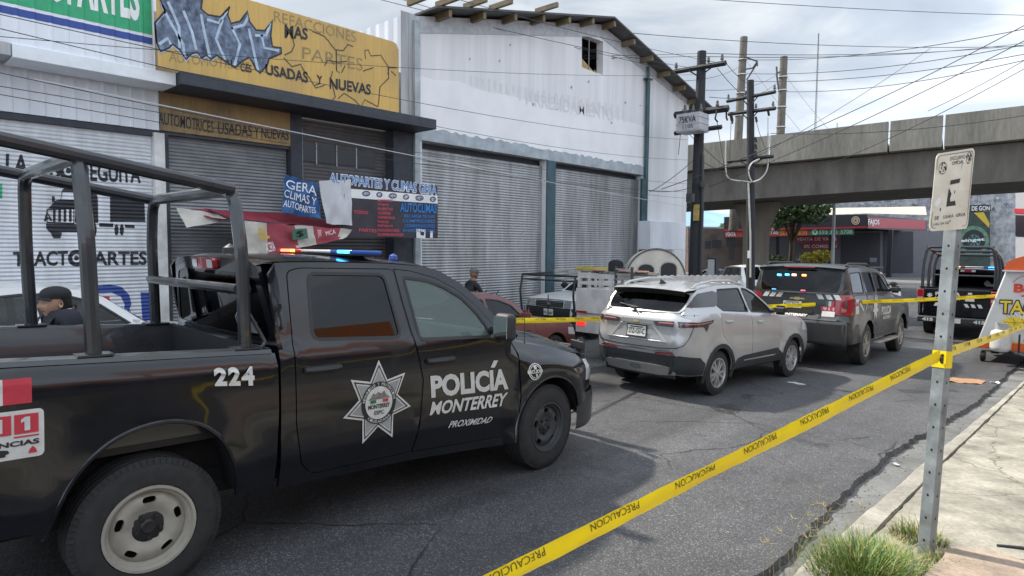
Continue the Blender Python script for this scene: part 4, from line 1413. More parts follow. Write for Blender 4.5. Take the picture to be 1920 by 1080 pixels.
circ = [(1604.5 + 8 * math.cos(R(a)), 413.5 + 8 * math.sin(R(a))) for a in range(0, 360, 24)]
dec('round_emblem', [M('emblem_cream', (0.6, 0.52, 0.38), 0.5), M('emblem_brown', (0.25, 0.12, 0.06), 0.5)], [('p', circ, 0)], lpx, lpt, 0.06, can, toward=ln_)
dec('round_emblem_ring', M('emblem_brown', (0.25, 0.12, 0.06), 0.5), [('c', [(1604.5 + 5.6 * math.cos(R(a)), 413.5 + 5.6 * math.sin(R(a))) for a in range(0, 360, 24)], 0.08), ('p', [(1602, 416), (1607, 416), (1606, 411), (1603, 411)])], lpx, lpt, 0.09, can, toward=ln_)
# strip under the canopy edge
bm = BM()
def slab(bm, px, pt, pts, o0, o1):
 a = [bm.verts.new(pt(*px(*p), o0)) for p in pts]
 b_ = [bm.verts.new(pt(*px(*p), o1)) for p in pts]
 n = len(pts)
 for i in range(n): bm.faces.new((a[i], a[(i + 1) % n], b_[(i + 1) % n], b_[i]))
 bm.faces.new(a)
 bm.faces.new(b_[::-1])
 bmesh.ops.recalc_face_normals(bm, faces=bm.faces)
slab(bm, lpx, lpt, [(1358, 445), (1515, 441.5), (1515, 428.5), (1358, 433)], -0.3, -0.45)
hb = mk('red_banner', bm, M('banner_red', (0.36, 0.05, 0.04), 0.5, var=0.15), gs, smooth=False)
bm = BM()
slab(bm, lpx, lpt, [(1516, 441.5), (1600, 440), (1600, 427.6), (1516, 428.6)], -0.3, -0.45)
gb = mk('phone_banner', bm, M('banner_dark_green', (0.05, 0.13, 0.09), 0.5, var=0.15), gs, smooth=False)
dec('banner_lettering', [PWHT, M('banner_orange', (0.6, 0.3, 0.06), 0.5)], [('t', 'VENTA', [(1359, 443), (1378, 443), (1378, 435), (1359, 435)], 0.02, 0), ('t', 'TARJETAS', [(1420, 442), (1458, 441), (1458, 432.5), (1420, 433)], 0.02, 0), ('t', '0% COMISION', [(1461, 441), (1512, 440), (1512, 430.5), (1461, 432)], 0.02, 1)], lpx, lpt, -0.26, hb, toward=ln_)
dec('phone_number', M('pale_green', (0.36, 0.62, 0.44), 0.5), [('t', '593 351 3708', [(1535, 439), (1597, 438), (1597, 430), (1535, 431)], 0.01), ('c', [(1527 + 4 * math.cos(R(a)), 435 + 4 * math.sin(R(a))) for a in range(0, 360, 40)], 0.16)], lpx, lpt, -0.26, gb, toward=ln_)
# kiosk block under and behind the canopy, columns
KA, KB = lpt(lpx(1435, 470)[0], 0, -7), lpt(lpx(1760, 470)[0], 0, -11)
kpx, kpt, ke, kn = vplane(KA, KB)
bm = BM()
slab(bm, kpx, kpt, [(1432, 520), (1770, 520), (1770, 432), (1432, 436)], 0, -6)
ki = mk('kiosk', bm, GGRY, gs, smooth=False)
for q_ in ([(1576, 512), (1650, 512), (1650, 436), (1576, 436)], [(1656, 512), (1712, 512), (1712, 434), (1656, 434)], [(1455, 478), (1461, 478), (1461, 440), (1455, 440)]): dec('dark_bay', M('bay_dark', (0.07, 0.07, 0.085), 0.8, var=0.15), [('p', q_)], kpx, kpt, 0.05, ki, toward=kn)
for nm, pts, tx in (('VENTA DE VALES', [(1490, 453.5), (1570, 453), (1570, 442.5), (1490, 443.5)], 0), ('0% COMISION', [(1504, 467), (1570, 467), (1570, 456.5), (1504, 457)], 0)):
 bm = BM()
 slab(bm, kpx, kpt, pts, 0.35, 0.25)
 q_ = mk('red_sign', bm, M('sign_red', (0.5, 0.03, 0.06), 0.5, var=0.1), gs, smooth=False)
 (x0, y0), (x1, y1), (x2, y2), (x3, y3) = pts
 dec('sign_lettering', PWHT, [('t', nm, [(x0 + 3, y0 - 2), (x1 - 2, y1 - 2), (x2 - 2, y2 + 2), (x3 + 3, y3 + 2)], 0.02)], kpx, kpt, 0.39, q_, toward=kn)
for x in (1655, 1550):
 bm = BM()
 b0_, t0_ = kpt(*kpx(x, 515), 3.5), None
 p = Vector((b0_.x, b0_.y, -1.3))
 box(bm, (p.x - 0.2, p.y - 0.2, -1.3), (p.x + 0.2, p.y + 0.2, zt0 - 0.01))
 mk('canopy_column', bm, GBLK, gs)
def pump(px_, label):
 o = thing('fuel_pump', label, 'fuel pump', (0, 0, 0), group='fuel pumps')
 p = kpt(*kpx(px_, 500), 4.5)
 g = -0.9
 bm = BM()
 box(bm, (-0.35, -0.3, 0), (0.35, 0.3, 1.5))
 mk('cabinet', bm, M('pump_dark', (0.03, 0.03, 0.04), 0.5), o, bevel=0.03)
 bm = BM()
 box(bm, (-0.32, -0.28, 1.5), (0.32, 0.28, 1.95))
 mk('display_head', bm, M('pump_grey', (0.14, 0.14, 0.16), 0.5), o, bevel=0.03)
 bm = BM()
 tube(bm, smooth_path([(0.36, 0, 1.3), (0.55, 0, 1.0), (0.5, 0, 0.5), (0.37, 0, 0.8)], 0.2), 0.03, 6)
 mk('hose', bm, PBLK, o)
 o.location = (p.x, p.y, g)
 o.rotation_euler = (0, 0, math.atan2(ke.y, ke.x))
pump(1494, 'dark fuel pump right of the green hedge, under the red vales sign')
pump(1623, 'dark fuel pump standing in the unlit bay under the canopy')
bm = BM()
wl = [hD(1500, 401, 68), hD(1626, 396, 66), hD(1745, 402, 80), hD(1740, 388, 84), hD(1520, 390, 76)]
a = [bm.verts.new(p) for p in (hD(1476, 406, 69.9), hD(1624, 400, 63.8), hD(1738, 403, 77), hD(1735, 387, 85), hD(1500, 391, 80))]
bm.faces.new(a)
mk('roof_sheet', bm, M('beige_roof', (0.42, 0.39, 0.34), 0.8, var=0.1), gs)
# ================================================================== BUILDINGS BEHIND
def backwall(name, label, cat, pts, d0, d1, mat, depth=6):
 a_, b2 = hD(pts[0][0], pts[0][1], d0), hD(pts[1][0], pts[1][1], d1)
 px, pt, e_, n_ = vplane(a_, b2)
 bm = BM()
 slab(bm, px, pt, pts, 0, -depth)
 o = thing(name, label, cat)
 mk('wall', bm, mat, o, smooth=False)
 return o, px, pt, n_
GRAF = M('weathered_wall', (0.40, 0.40, 0.40), 0.85, var=0.3, vs=1.3, col2=(0.13, 0.14, 0.17))
ow, opx, opt_, on_ = backwall('old_wall', 'long weathered grey wall with faded graffiti beyond the fuel station', 'wall', [(1440, 520), (1905, 520), (1905, 353), (1440, 363)], 98, 84, GRAF)
random.seed(11)
gi = []
for k in range(60):
 x = random.uniform(1520, 1895); y = random.uniform(368, 392)
 if random.random() < 0.5: gi.append(('p', [(x, y), (x + random.uniform(2, 9), y + random.uniform(-1, 1)), (x + random.uniform(2, 7), y + random.uniform(2, 9)), (x - 1, y + random.uniform(2, 8))], random.randint(0, 2)))
 else:
  w_ = random.choice(('RIOS', 'MAS', 'KZ', 'SUR', 'AEK', 'NORT'))
  gi.append(('t', w_, [(x, y + 8), (x + 18, y + 7), (x + 18, y - 2), (x, y - 1)], 0.0, random.randint(0, 2)))
dec('faded_graffiti', [M('faded_ink', (0.15, 0.16, 0.2), 0.9, var=0.2), M('faded_white', (0.52, 0.53, 0.55), 0.9, var=0.1), M('faded_violet', (0.24, 0.24, 0.34), 0.9, var=0.2)], gi, opx, opt_, 0.06, ow, toward=on_)
bm = BM()
slab(bm, opx, opt_, [(1793, 520), (1852, 520), (1852, 398), (1793, 398)], 1.6, 1.3)
mu = thing('tyre_mural', 'painted tyre shop board with a green glowing tyre and a yellow slash', 'sign')
mb = mk('board', bm, M('mural_dark', (0.04, 0.06, 0.05), 0.6, var=0.3, vs=1.5), mu, smooth=False)
def circp(cx, cy, r_, n=28, a0=0, a1=360): return [(cx + r_ * math.cos(R(a0 + (a1 - a0) * i / n)), cy + r_ * math.sin(R(a0 + (a1 - a0) * i / n))) for i in range(n)]
MG = M('mural_green', (0.12, 0.24, 0.16), 0.6, var=0.3, vs=2)
dec('green_glow', MG, [('p', circp(1822, 452, 28))], opx, opt_, 1.63, mu, toward=on_)
dec('tyre_ring', PBLK, [('p', circp(1822, 452, 21))], opx, opt_, 1.66, mu, toward=on_)
dec('tyre_rim', M('mural_teal', (0.08, 0.22, 0.2), 0.6, var=0.4, vs=4), [('p', circp(1822, 452, 12))], opx, opt_, 1.69, mu, toward=on_)
dec('spokes', PBLK, [('p', [(1821, 452), (1821 + 11 * math.cos(R(a)), 452 + 11 * math.sin(R(a))), (1821 + 11 * math.cos(R(a + 22)), 452 + 11 * math.sin(R(a + 22)))]) for a in range(0, 360, 45)], opx, opt_, 1.71, mu, toward=on_)
dec('yellow_slash', M('mural_yellow', (0.58, 0.42, 0.04), 0.6), [('p', [(1822, 400), (1840, 399), (1851, 420), (1850, 428)])], opx, opt_, 1.66, mu, toward=on_)
dec('mural_lettering', PWHT, [('t', 'einget', [(1797, 456), (1842, 453), (1842, 446), (1797, 449)], 0.03)], opx, opt_, 1.74, mu, toward=on_)
bm = BM()
slab(bm, opx, opt_, [(1815, 398), (1853, 397), (1853, 385), (1815, 386)], 1.7, 1.3)
ds = mk('name_board', bm, M('board_black', (0.03, 0.03, 0.035), 0.6), mu, smooth=False)
dec('board_lettering', PWHT, [('t', 'DE GON', [(1818, 396.5), (1851, 395.5), (1851, 387.5), (1818, 388)], 0.02)], opx, opt_, 1.73, mu, toward=on_)
nb, npx, npt, nn_ = backwall('corner_building', 'plain grey building with a red band at the right edge', 'building', [(1904, 560), (2150, 560), (2150, 330), (1904, 341)], 60, 44, M('render_grey', (0.33, 0.34, 0.37), 0.8, var=0.06))
dec('red_band', GRED, [('p', [(1903, 400), (2149, 410), (2149, 395), (1903, 391)])], npx, npt, 0.06, nb, toward=nn_)
dec('window', M('window_dark', (0.012, 0.014, 0.02), 0.3), [('p', [(1905, 443), (1930, 444), (1930, 404), (1905, 403)])], npx, npt, 0.05, nb, toward=nn_)
BRK = M('brown_brick', (0.13, 0.10, 0.085), 0.85, var=0.3, vs=1.0)
bk_, bpx, bpt, bn_ = backwall('brick_building', 'low brown brick building with dark windows left of the bridge pier', 'building', [(1290, 560), (1440, 560), (1440, 428), (1290, 424)], 74, 74, BRK)
for x0, y0, x1, y1 in ((1322, 466, 1333, 452), (1335, 465, 1352, 450), (1362, 463, 1378, 445), (1368, 488, 1376, 470)):
 fr2 = dec('window', M('window_dark', (0.012, 0.014, 0.02), 0.3), [('p', [(x0, y0), (x1, y0), (x1, y1), (x0, y1)])], bpx, bpt, 0.05, bk_, toward=bn_)
dec('parapet_trim', M('trim_pale', (0.4, 0.38, 0.36), 0.8), [('p', [(1291, 427), (1439, 431), (1439, 428.3), (1291, 424.3)])], bpx, bpt, 0.05, bk_, toward=bn_)
# across the street, behind the photographer: seen only in the paintwork of the cars
op_ = thing('facing_shop', 'low grey shop with an orange fascia across the street, mirrored in the dark truck windows', 'shop')
bm = BM()
box(bm, (8.2, -30, -1), (16, 30, 3.1))
mk('wall', bm, M('facing_render', (0.075, 0.08, 0.09), 0.8, var=0.3, vs=0.5, col2=(0.03, 0.032, 0.036)), op_)
bm = BM()
box(bm, (7.6, -30, 3.9), (16, 30, 4.8))
mk('fascia', bm, M('orange_render', (0.42, 0.15, 0.05), 0.8, var=0.25, vs=0.6), op_)
bm = BM()
box(bm, (7.9, -30, 3.12), (16, 30, 3.88))
mk('soffit', bm, DGREY, op_)
bm = BM()
box(bm, (8.0, 4.5, 6.1), (8.2, 12.4, 7.7))  # added unseen orange board, shaped for its reflection in the rear door window
rs_ = mk('reflection_board', bm, M('board_orange', (0.62, 0.17, 0.04), 0.7, var=0.25, vs=1.2, col2=(0.55, 0.30, 0.18)), op_)
for y in (5.0, 8.5, 12):
 bm = BM()
 box(bm, (8.21, y - 0.08, 4.8), (8.35, y + 0.08, 7.6))
 mk('board_post', bm, DGREY, rs_)

# ================================================================== TREES AND SHRUBS
def foliage(bm, blobs, n, size, seed, squash=0.8):
 rnd = random.Random(seed)
 tot = sum(r_ ** 2 for _, r_ in blobs)
 for c, r_ in blobs:
  for _ in range(int(n * r_ * r_ / tot)):
   while True:
    p = Vector((rnd.uniform(-1, 1), rnd.uniform(-1, 1), rnd.uniform(-1, 1)))
    if 0.25 < p.length < 1: break
   p = p.normalized() * (p.length ** 0.5) * r_ * (0.8 + 0.35 * noise.noise(p * 2.5 + Vector(c)))
   p.z *= squash
   p += Vector(c)
   s = size * rnd.uniform(0.5, 1.3)
   u = Vector((rnd.gauss(0, 1), rnd.gauss(0, 1), rnd.gauss(0, 0.7))).normalized()
   w = u.orthogonal().normalized()
   w = (Matrix.Rotation(rnd.uniform(0, 6.28), 3, u) @ w)
   a, b_, c2, d = p - u * s, p + w * s * 0.5, p + u * s, p - w * s * 0.5
   f = bm.faces.new([bm.verts.new(q) for q in (a, b_, c2, d)])
   f.material_index = rnd.choice((0, 0, 0, 1, 1, 2))
LEAF = [M('leaf_mid', (0.07, 0.12, 0.03), 0.6, var=0.3), M('leaf_dark', (0.035, 0.07, 0.022), 0.6, var=0.3), M('leaf_light', (0.14, 0.19, 0.04), 0.6, var=0.2)]
BARK = M('bark', (0.10, 0.075, 0.05), 0.9, var=0.3)
def tree(label, base, h, r_, seed, size=0.28, n=2600, mats=LEAF, zr=(0.45, 0.9)):
 o = thing('broadleaf_tree', label, 'tree', base, group='trees beyond the bridge')
 rnd = random.Random(seed)
 bm = BM()
 tube(bm, [(0, 0, 0), (0.05, 0.1, h * 0.3), (0.1, 0.05, h * 0.6)], [0.28, 0.22, 0.12], 7)
 bl = []
 for k in range(9):
  a = k * 2.4
  p = Vector((math.cos(a) * r_ * 0.55 * rnd.uniform(0.5, 1.2), math.sin(a) * r_ * 0.55 * rnd.uniform(0.5, 1.2), h * rnd.uniform(*zr)))
  bl.append((p, r_ * rnd.uniform(0.42, 0.62)))
  tube(bm, [(0.05, 0.1, h * 0.35), tuple(p * 0.6 + Vector((0, 0, h * 0.18))), tuple(p)], [0.1, 0.06, 0.02], 5, cap=False)
 mk('trunk', bm, BARK, o)
 bm = BM()
 foliage(bm, bl, n, size, seed)
 mk('crown', bm, mats, o, smooth=False)
 return o
p = hD(1484, 430, 55); tree('dark leafy tree directly behind the bridge, right of the pier', (p.x, p.y, -0.8), 9.0, 3.5, 21, size=0.2, n=5200, zr=(0.64, 0.74), mats=[LEAF[0], LEAF[1], LEAF[1]])
p = hD(1480, 430, 88); tree('dense green tree far behind the fuel station canopy', (p.x, p.y, -1), 11.5, 5.0, 5, n=4200)
p = hD(1525, 430, 92); tree('smaller green tree beside the old graffiti wall', (p.x, p.y, -1), 11.0, 3.6, 9)
YLEAF = [M('leaf_yellowgreen', (0.20, 0.24, 0.05), 0.6, var=0.2), M('leaf_mid', (0.07, 0.12, 0.03)), M('leaf_light', (0.14, 0.19, 0.04))]
p = hD(1372, 430, 80); tree('yellowish tree left of the bridge pier, above the brick building', (p.x, p.y, -1), 7.2, 2.6, 12, mats=YLEAF)
def shrub(name, label, px_, py_, d, w_, h, mats, seed, n=900, size=0.13):
 p = hD(px_, py_, d)
 o = thing(name, label, 'shrub', (p.x, p.y, p.z - h * 0.5))
 bm = BM()
 rnd = random.Random(seed)
 bl = [(Vector((_rt.x * w_ * k, _rt.y * w_ * k, h * rnd.uniform(0.45, 0.62))), h * rnd.uniform(0.36, 0.5)) for k in (-0.42, -0.2, 0.02, 0.22, 0.42)]
 foliage(bm, bl, n, size, seed)
 mk('leaves', bm, mats, o, smooth=False)
 bm = BM()
 for b_, r_ in bl: tube(bm, [(b_.x * 0.8, b_.y * 0.8, -0.5), tuple(b_)], 0.03, 5)
 mk('stems', bm, BARK, o)
shrub('hedge', 'pale green clipped hedge beside the fuel station, right of the pier', 1442, 487, 56, 2.7, 1.5, [M('leaf_sage', (0.13, 0.16, 0.05)), M('leaf_mid', (0.07, 0.12, 0.03)), M('leaf_light', (0.14, 0.19, 0.04))], 3)
shrub('yellow_shrub', 'bright yellow leafed bush above the police car roof', 1530, 483, 52, 1.9, 1.7, [M('leaf_yellow', (0.50, 0.40, 0.03)), M('leaf_yellowgreen', (0.20, 0.24, 0.05)), M('leaf_yellow', (0.5, 0.4, 0.03))], 4)
# ================================================================== POLES AND WIRES
WOOD = M('tarred_wood', (0.022, 0.023, 0.027), 0.8, var=0.25)
CPOLE = M('concrete_pole', (0.13, 0.115, 0.095), 0.85, var=0.2, vs=2)
CER = M('ceramic', (0.10, 0.09, 0.09), 0.35)
def wpole(name, label, base, top, d, r0, r1, mat):
 b0_ = hD(base[0], base[1], d)
 t0_ = hD(top[0], top[1], d)
 o = thing(name, label, 'utility pole', (b0_.x, b0_.y, b0_.z))
 bm = BM()
 tube(bm, [(0, 0, -0.6), tuple((t0_ - b0_) * 0.5), tuple(t0_ - b0_)], [r0, (r0 + r1) / 2, r1], 12)
 mk('pole_shaft', bm, mat, o)
 return o, b0_
def loc(x, y, d, b0_): return hD(x, y, d) - b0_
def xarm(o, b0_, a, b_, d0, d1, s=0.06, ins=()):
 A, B_ = loc(*a, d0, b0_), loc(*b_, d1, b0_)
 bm = BM()
 tube(bm, [A, B_], s * 1.3, 4)
 c = mk('crossarm', bm, WOOD, o, smooth=False)
 for k in ins:
  bm = BM()
  p = A * (1 - k) + B_ * k
  lathe(bm, [(0.02, 0), (0.025, 0.12), (0.06, 0.13), (0.06, 0.18), (0.04, 0.2), (0.05, 0.24), (0.03, 0.3)], 8, 'z', p)
  mk('insulator', bm, CER, c)
 return c
def brace(bm, o, b0_, a, b_, d): tube(bm, [loc(*a, d, b0_), loc(*b_, d, b0_)], 0.025, 5)
D1 = 22
p1, q1 = wpole('utility_pole', 'black tarred pole with grey transformer beside the white warehouse', (1301, 528), (1316, 97), D1, 0.2, 0.15, WOOD)
xarm(p1, q1, (1263, 135), (1361, 118), 22.6, 21.2, 0.07, (0.05, 0.68, 0.93))
xarm(p1, q1, (1265, 216), (1366, 203), 22.4, 21.2, 0.09, (0.2, 0.8))
xarm(p1, q1, (1265, 250), (1353, 238), 22.4, 21.2, 0.06)
bm = BM()
for a, b_ in (((1291, 132), (1309, 143)), ((1335, 126), (1318, 139)), ((1300, 250), (1308, 262))): brace(bm, p1, q1, a, b_, D1 - 0.15)
for k, (x, y) in enumerate(((1344, 215), (1362, 212), (1371, 218))): tube(bm, [loc(x, y - 8, 21.3, q1), loc(x - 3 + k * 3, y + 8, 21.3, q1), loc(x + 2, y + 14, 21.3, q1)], 0.03, 5)
mk('brace', bm, WOOD, p1)
TG = M('transformer_grey', (0.42, 0.43, 0.45), 0.5, var=0.12)
tr_ = bpy.data.objects.new('transformer', None)
bm = BM()
c = loc(1299, 232, 21.5, q1)
box(bm, (c.x - 0.42, c.y - 0.36, c.z - 0.3), (c.x + 0.42, c.y + 0.3, c.z + 0.3))
for k in range(3): box(bm, (c.x - 0.44, c.y - 0.38, c.z - 0.26 + k * 0.2), (c.x + 0.44, c.y + 0.32, c.z - 0.24 + k * 0.2))
tfo = mk('transformer', bm, TG, p1, bevel=0.03)
bm = BM()
for k in (-0.28, 0.0, 0.28): lathe(bm, [(0.04, 0), (0.075, 0.06), (0.05, 0.09), (0.075, 0.15), (0.04, 0.2), (0.03, 0.32)], 8, 'z', c + Vector((k, 0, 0.3)))
mk('bushing', bm, CER, tfo)
decal('transformer_marks', PBLK, [('t', '75KVA', (-0.3, -0.02, 0.3, 0.2), 0.01), ('t', '1105', (-0.16, -0.2, 0.2, -0.08), 0.0)], lambda u, v: c + Vector((u, -0.385, v)), tfo, toward=(0, -1, 0))
bm = BM()
c = loc(1306, 398, 21.75, q1)
box(bm, (c.x - 0.1, c.y - 0.03, c.z - 0.28), (c.x + 0.1, c.y + 0.0, c.z + 0.26))
mk('notice_plate', bm, M('notice_yellow', (0.5, 0.36, 0.06), 0.6, var=0.3, vs=9, col2=(0.2, 0.17, 0.1)), p1)
bm = BM()
tube(bm, [loc(1318, 290, 21.8, q1), loc(1317, 400, 21.8, q1), loc(1314, 526, 21.8, q1)], 0.05, 6)
lathe(bm, [(0.1, -0.1), (0.12, 0.1)], 8, 'z', loc(1318, 345, 21.6, q1))
box(bm, tuple(loc(1294, 372, 21.6, q1) - Vector((0.1, 0.1, 0.12))), tuple(loc(1294, 372, 21.6, q1) + Vector((0.12, 0.1, 0.16))))
mk('riser_conduit', bm, M('conduit_dark', (0.05, 0.052, 0.055), 0.6), p1)
D2 = 28
p2, q2 = wpole('utility_pole', 'black tarred pole with three crossarms and pale looped cables in front of the bridge pier', (1408, 522), (1407, 151), D2, 0.19, 0.15, WOOD)
xarm(p2, q2, (1363, 190), (1454, 172), 29, 27, 0.06, (0.03, 0.4, 0.98))
xarm(p2, q2, (1366, 214), (1454, 203), 29, 27, 0.065, (0.6, 0.95))
xarm(p2, q2, (1364, 303), (1450, 293), 28.7, 27.3, 0.06)
bm = BM()
for a, b_ in (((1393, 187), (1402, 197)), ((1421, 181), (1411, 193)), ((1392, 214), (1403, 224)), ((1421, 209), (1411, 221)), ((1385, 301), (1402, 310)), ((1430, 297), (1413, 310))): brace(bm, p2, q2, a, b_, D2 - 0.2)
for x, y in ((1361, 205), (1370, 222), (1417, 224), (1440, 212), (1416, 262), (1416, 275), (1416, 288)): tube(bm, [loc(x, y - 5, D2 - 0.3, q2), loc(x + 2, y + 5, D2 - 0.3, q2)], 0.05, 5)
mk('brace', bm, WOOD, p2)
bm = BM()
for path in ([(1361, 264), (1360, 300), (1361, 330), (1372, 338), (1400, 340), (1408, 342)], [(1440, 250), (1441, 300), (1438, 322), (1425, 337), (1412, 341)], [(1424, 298), (1409, 305), (1403, 318), (1405, 332), (1410, 341)]):
 tube(bm, smooth_path([loc(x, y, D2 - 0.35, q2) for x, y in path], 0.5), 0.032, 6)
tube(bm, [loc(1403, 342, D2 - 0.3, q2), loc(1407, 440, D2 - 0.3, q2), loc(1407, 520, D2 - 0.3, q2)], 0.04, 6)
mk('cable_loop', bm, M('cable_white', (0.5, 0.49, 0.45), 0.5), p2)
bm = BM()
tube(bm, [loc(1404, 470, D2 - 0.35, q2), loc(1404, 484, D2 - 0.35, q2)], 0.055, 6)
mk('cable_guard', bm, PWHT, p2)
for lab, base, top, d, hw in (('tall square concrete pole behind the bridge, left of its twin', (1375, 420), (1395, 70), 58, 0.4), ('shorter concrete pole behind the bridge, right of its twin', (1456, 420), (1470, 107), 58, 0.4)):
 o, b0_ = wpole('concrete_pole', lab, base, top, d, 0.40, 0.32, CPOLE)
 bm = BM()
 tx, ty = top
 for k in (0.12, 0.2, 0.3, 0.42): lathe(bm, [(0.43, -0.04), (0.43, 0.04)], 12, 'z', (hD(tx, ty, d) * (1 - k) + hD(base[0], base[1], d) * k) - b0_)
 mk('steel_band', bm, M('band_steel', (0.55, 0.55, 0.55), 0.4, metal=0.6), o)
 bm = BM()
 if tx < 1400:
  for pth in ([(1394, 106), (1420, 115), (1420, 124)], [(1419, 117), (1411, 128), (1396, 130)], [(1420, 118), (1400, 150)]): tube(bm, [loc(x, y, d - 0.6, b0_) for x, y in pth], 0.07, 5)
 else:
  for pth in ([(1464, 134), (1456, 138), (1460, 168)], [(1456, 125), (1457, 140)]): tube(bm, [loc(x, y, d - 0.6, b0_) for x, y in pth], 0.08, 5)
 mk('bracket', bm, M('bracket_dark', (0.05, 0.05, 0.05), 0.6), o)
# radio mast
mt = thing('radio_mast', 'very thin lattice radio mast rising far beyond the bridge', 'mast')
bm = BM()
A, B_ = hD(1526.5, 300, 200), hD(1535, 62, 200)
for k in range(3):
 a = k * 2.094
 tube(bm, [A + Vector((math.cos(a), math.sin(a), 0)) * 0.3, B_ + Vector((math.cos(a), math.sin(a), 0)) * 0.1], 0.06, 4)
for k in range(48):
 t0_ = k / 48
 p0 = A + (B_ - A) * t0_
 p1_ = A + (B_ - A) * (t0_ + 1 / 96)
 tube(bm, [p0 + _rt * 0.34, p1_ - _rt * 0.34], 0.06, 4)
mk('lattice', bm, M('mast_steel', (0.16, 0.17, 0.18), 0.6), mt)
# street lamp post behind the bridge
lp = thing('street_lamp', 'slim pale street lamp post standing before the fuel station', 'street lamp', tuple(hD(1561, 500, 47)))
bm = BM()
b0_ = hD(1561, 500, 47)
tube(bm, [(0, 0, -0.6), tuple(loc(1565, 363, 47, b0_)), tuple(loc(1570, 220, 47, b0_) - Vector((0, 0, 0.4)))], [0.13, 0.10, 0.07], 8)
mk('post', bm, M('galv_pale', (0.5, 0.53, 0.54), 0.5, metal=0.2), lp)
# wires
WIRE = M('wire', (0.035, 0.038, 0.045), 0.7, var=0)
WIREL = M('wire_pale', (0.5, 0.52, 0.55), 0.6, var=0)
WN = [0]
def wire(a, b_, sag, label, r_=0.012, mat=None, group='overhead wires'):
 A, B2 = hD(a[0], a[1], a[2]), hD(b_[0], b_[1], b_[2])
 pts = []
 for k in range(17):
  t_ = k / 16
  p = A * (1 - t_) + B2 * t_
  p.z -= 4 * sag * t_ * (1 - t_)
  pts.append(p)
 bm = BM()
 tube(bm, pts, r_, 5, cap=False)
 o = mk('overhead_wire', bm, mat or WIRE)
 tag(o, label, 'wire', group)
LF = 'one of the dark wires strung along the shop fronts'
for a, b_, sg in (((-40, 18, 6.5), (1290, 262, 22), 0.25), ((-40, 44, 6.6), (1290, 300, 22), 0.3), ((-40, 128, 6.8), (1290, 372, 22), 0.2), ((-40, 155, 7.0), (1292, 345, 22), 0.15), ((-40, 170, 7.0), (1292, 360, 22), 0.22), ((-40, 65, 8), (1300, 140, 22), 0.2)):
 wire(a, b_, sg, LF, 0.005, group='wires along the shop fronts')
wire((60, 148, 7.2), (1290, 388, 21.5), 0.05, 'single pale wire running along the shop fronts below the yellow sign', 0.0075, WIREL)
LG = 'one of the dark wires crossing the white gable'
for a, b_ in (((420, 95, 16), (1320, 100, 22)), ((420, 98, 16), (1320, 105, 22)), ((560, -60, 14), (1262, 132, 22)), ((760, -30, 14), (1350, 118, 22)), ((640, -20, 14), (1300, 128, 22))): wire(a, b_, 0.12, LG, 0.0075, group='wires crossing the gable')
LS = 'one of the long wires crossing the sky over the bridge'
for a, b_, sg in (((1160, 60, 24), (1990, 84, 30), 0.3), ((1320, -2, 24), (1990, 30, 30), 0.1), ((1316, 100, 22), (1990, 76, 34), 0.3), ((1320, 106, 22), (1990, 70, 34), 0.35), ((1400, 112, 52), (1990, 40, 34), 0.6), ((1400, 138, 52), (1990, 70, 34), 0.6), ((1400, 152, 52), (1990, 88, 34), 0.6), ((1472, 172, 52), (1990, 96, 34), 0.6), ((1280, 152, 24), (1395, 118, 52), 0.3), ((1280, 166, 24), (1460, 138, 52), 0.5), ((1330, 182, 22), (1462, 150, 52), 0.5), ((1410, 182, 28), (1462, 160, 52), 0.2)): wire(a, b_, sg, LS, 0.012 if a[2] < 40 else 0.022, group='wires over the bridge')
LD = 'one of the slanting service cables falling from the right over the bridge'
for a, b_, sg in (((1240, 355, 21), (1990, 10, 18), 0.3), ((1330, 350, 24), (1990, 40, 18), 0.2), ((1740, 208, 30), (1990, 72, 20), 0.1), ((1500, 330, 30), (1990, 90, 20), 0.25), ((1408, 300, 28), (1745, 90, 40), 0.2), ((1445, 250, 28), (1990, 205, 22), 0.3)): wire(a, b_, sg, LD, 0.013, group='slanting service cables')
LT = 'one of the thin guy wires between the poles'
for a, b_ in (((1398, 112, 50), (1500, 245, 42)), ((1475, 145, 50), (1560, 250, 44)), ((1345, 128, 22), (1406, 190, 28)), ((1361, 118, 22), (1404, 158, 28)), ((1272, 232, 22), (1400, 345, 28)), ((1312, 300, 22), (1404, 340, 28)), ((1218, 360, 20), (1300, 300, 22)), ((1215, 357, 20), (1296, 352, 22)), ((1344, 225, 22), (1362, 330, 28)), ((1371, 224, 27), (1368, 300, 28)), ((1440, 220, 27), (1440, 252, 27)), ((1418, 228, 27), (1436, 280, 27)), ((1280, 205, 22), (1272, 290, 22))): wire(a, b_, 0.08, LT, 0.011, group='guy wires')
# grey kerbside cabinet by the dark pole
cb = thing('service_cabinet', 'pale grey upright cabinet between the two dark poles', 'cabinet', tuple(hD(1335, 530, 25)))
bm = BM()
box(bm, (-0.14, -0.12, -0.6), (0.14, 0.12, 0.92))
mk('case', bm, M('cabinet_grey', (0.45, 0.48, 0.49), 0.5, var=0.1), cb, bevel=0.01)
bm = BM()
box(bm, (-0.17, -0.15, 0.92), (0.17, 0.15, 0.96))
box(bm, (0.145, -0.13, -0.6), (0.2, 0.13, 0.95))
mk('frame', bm, PBLK, cb)
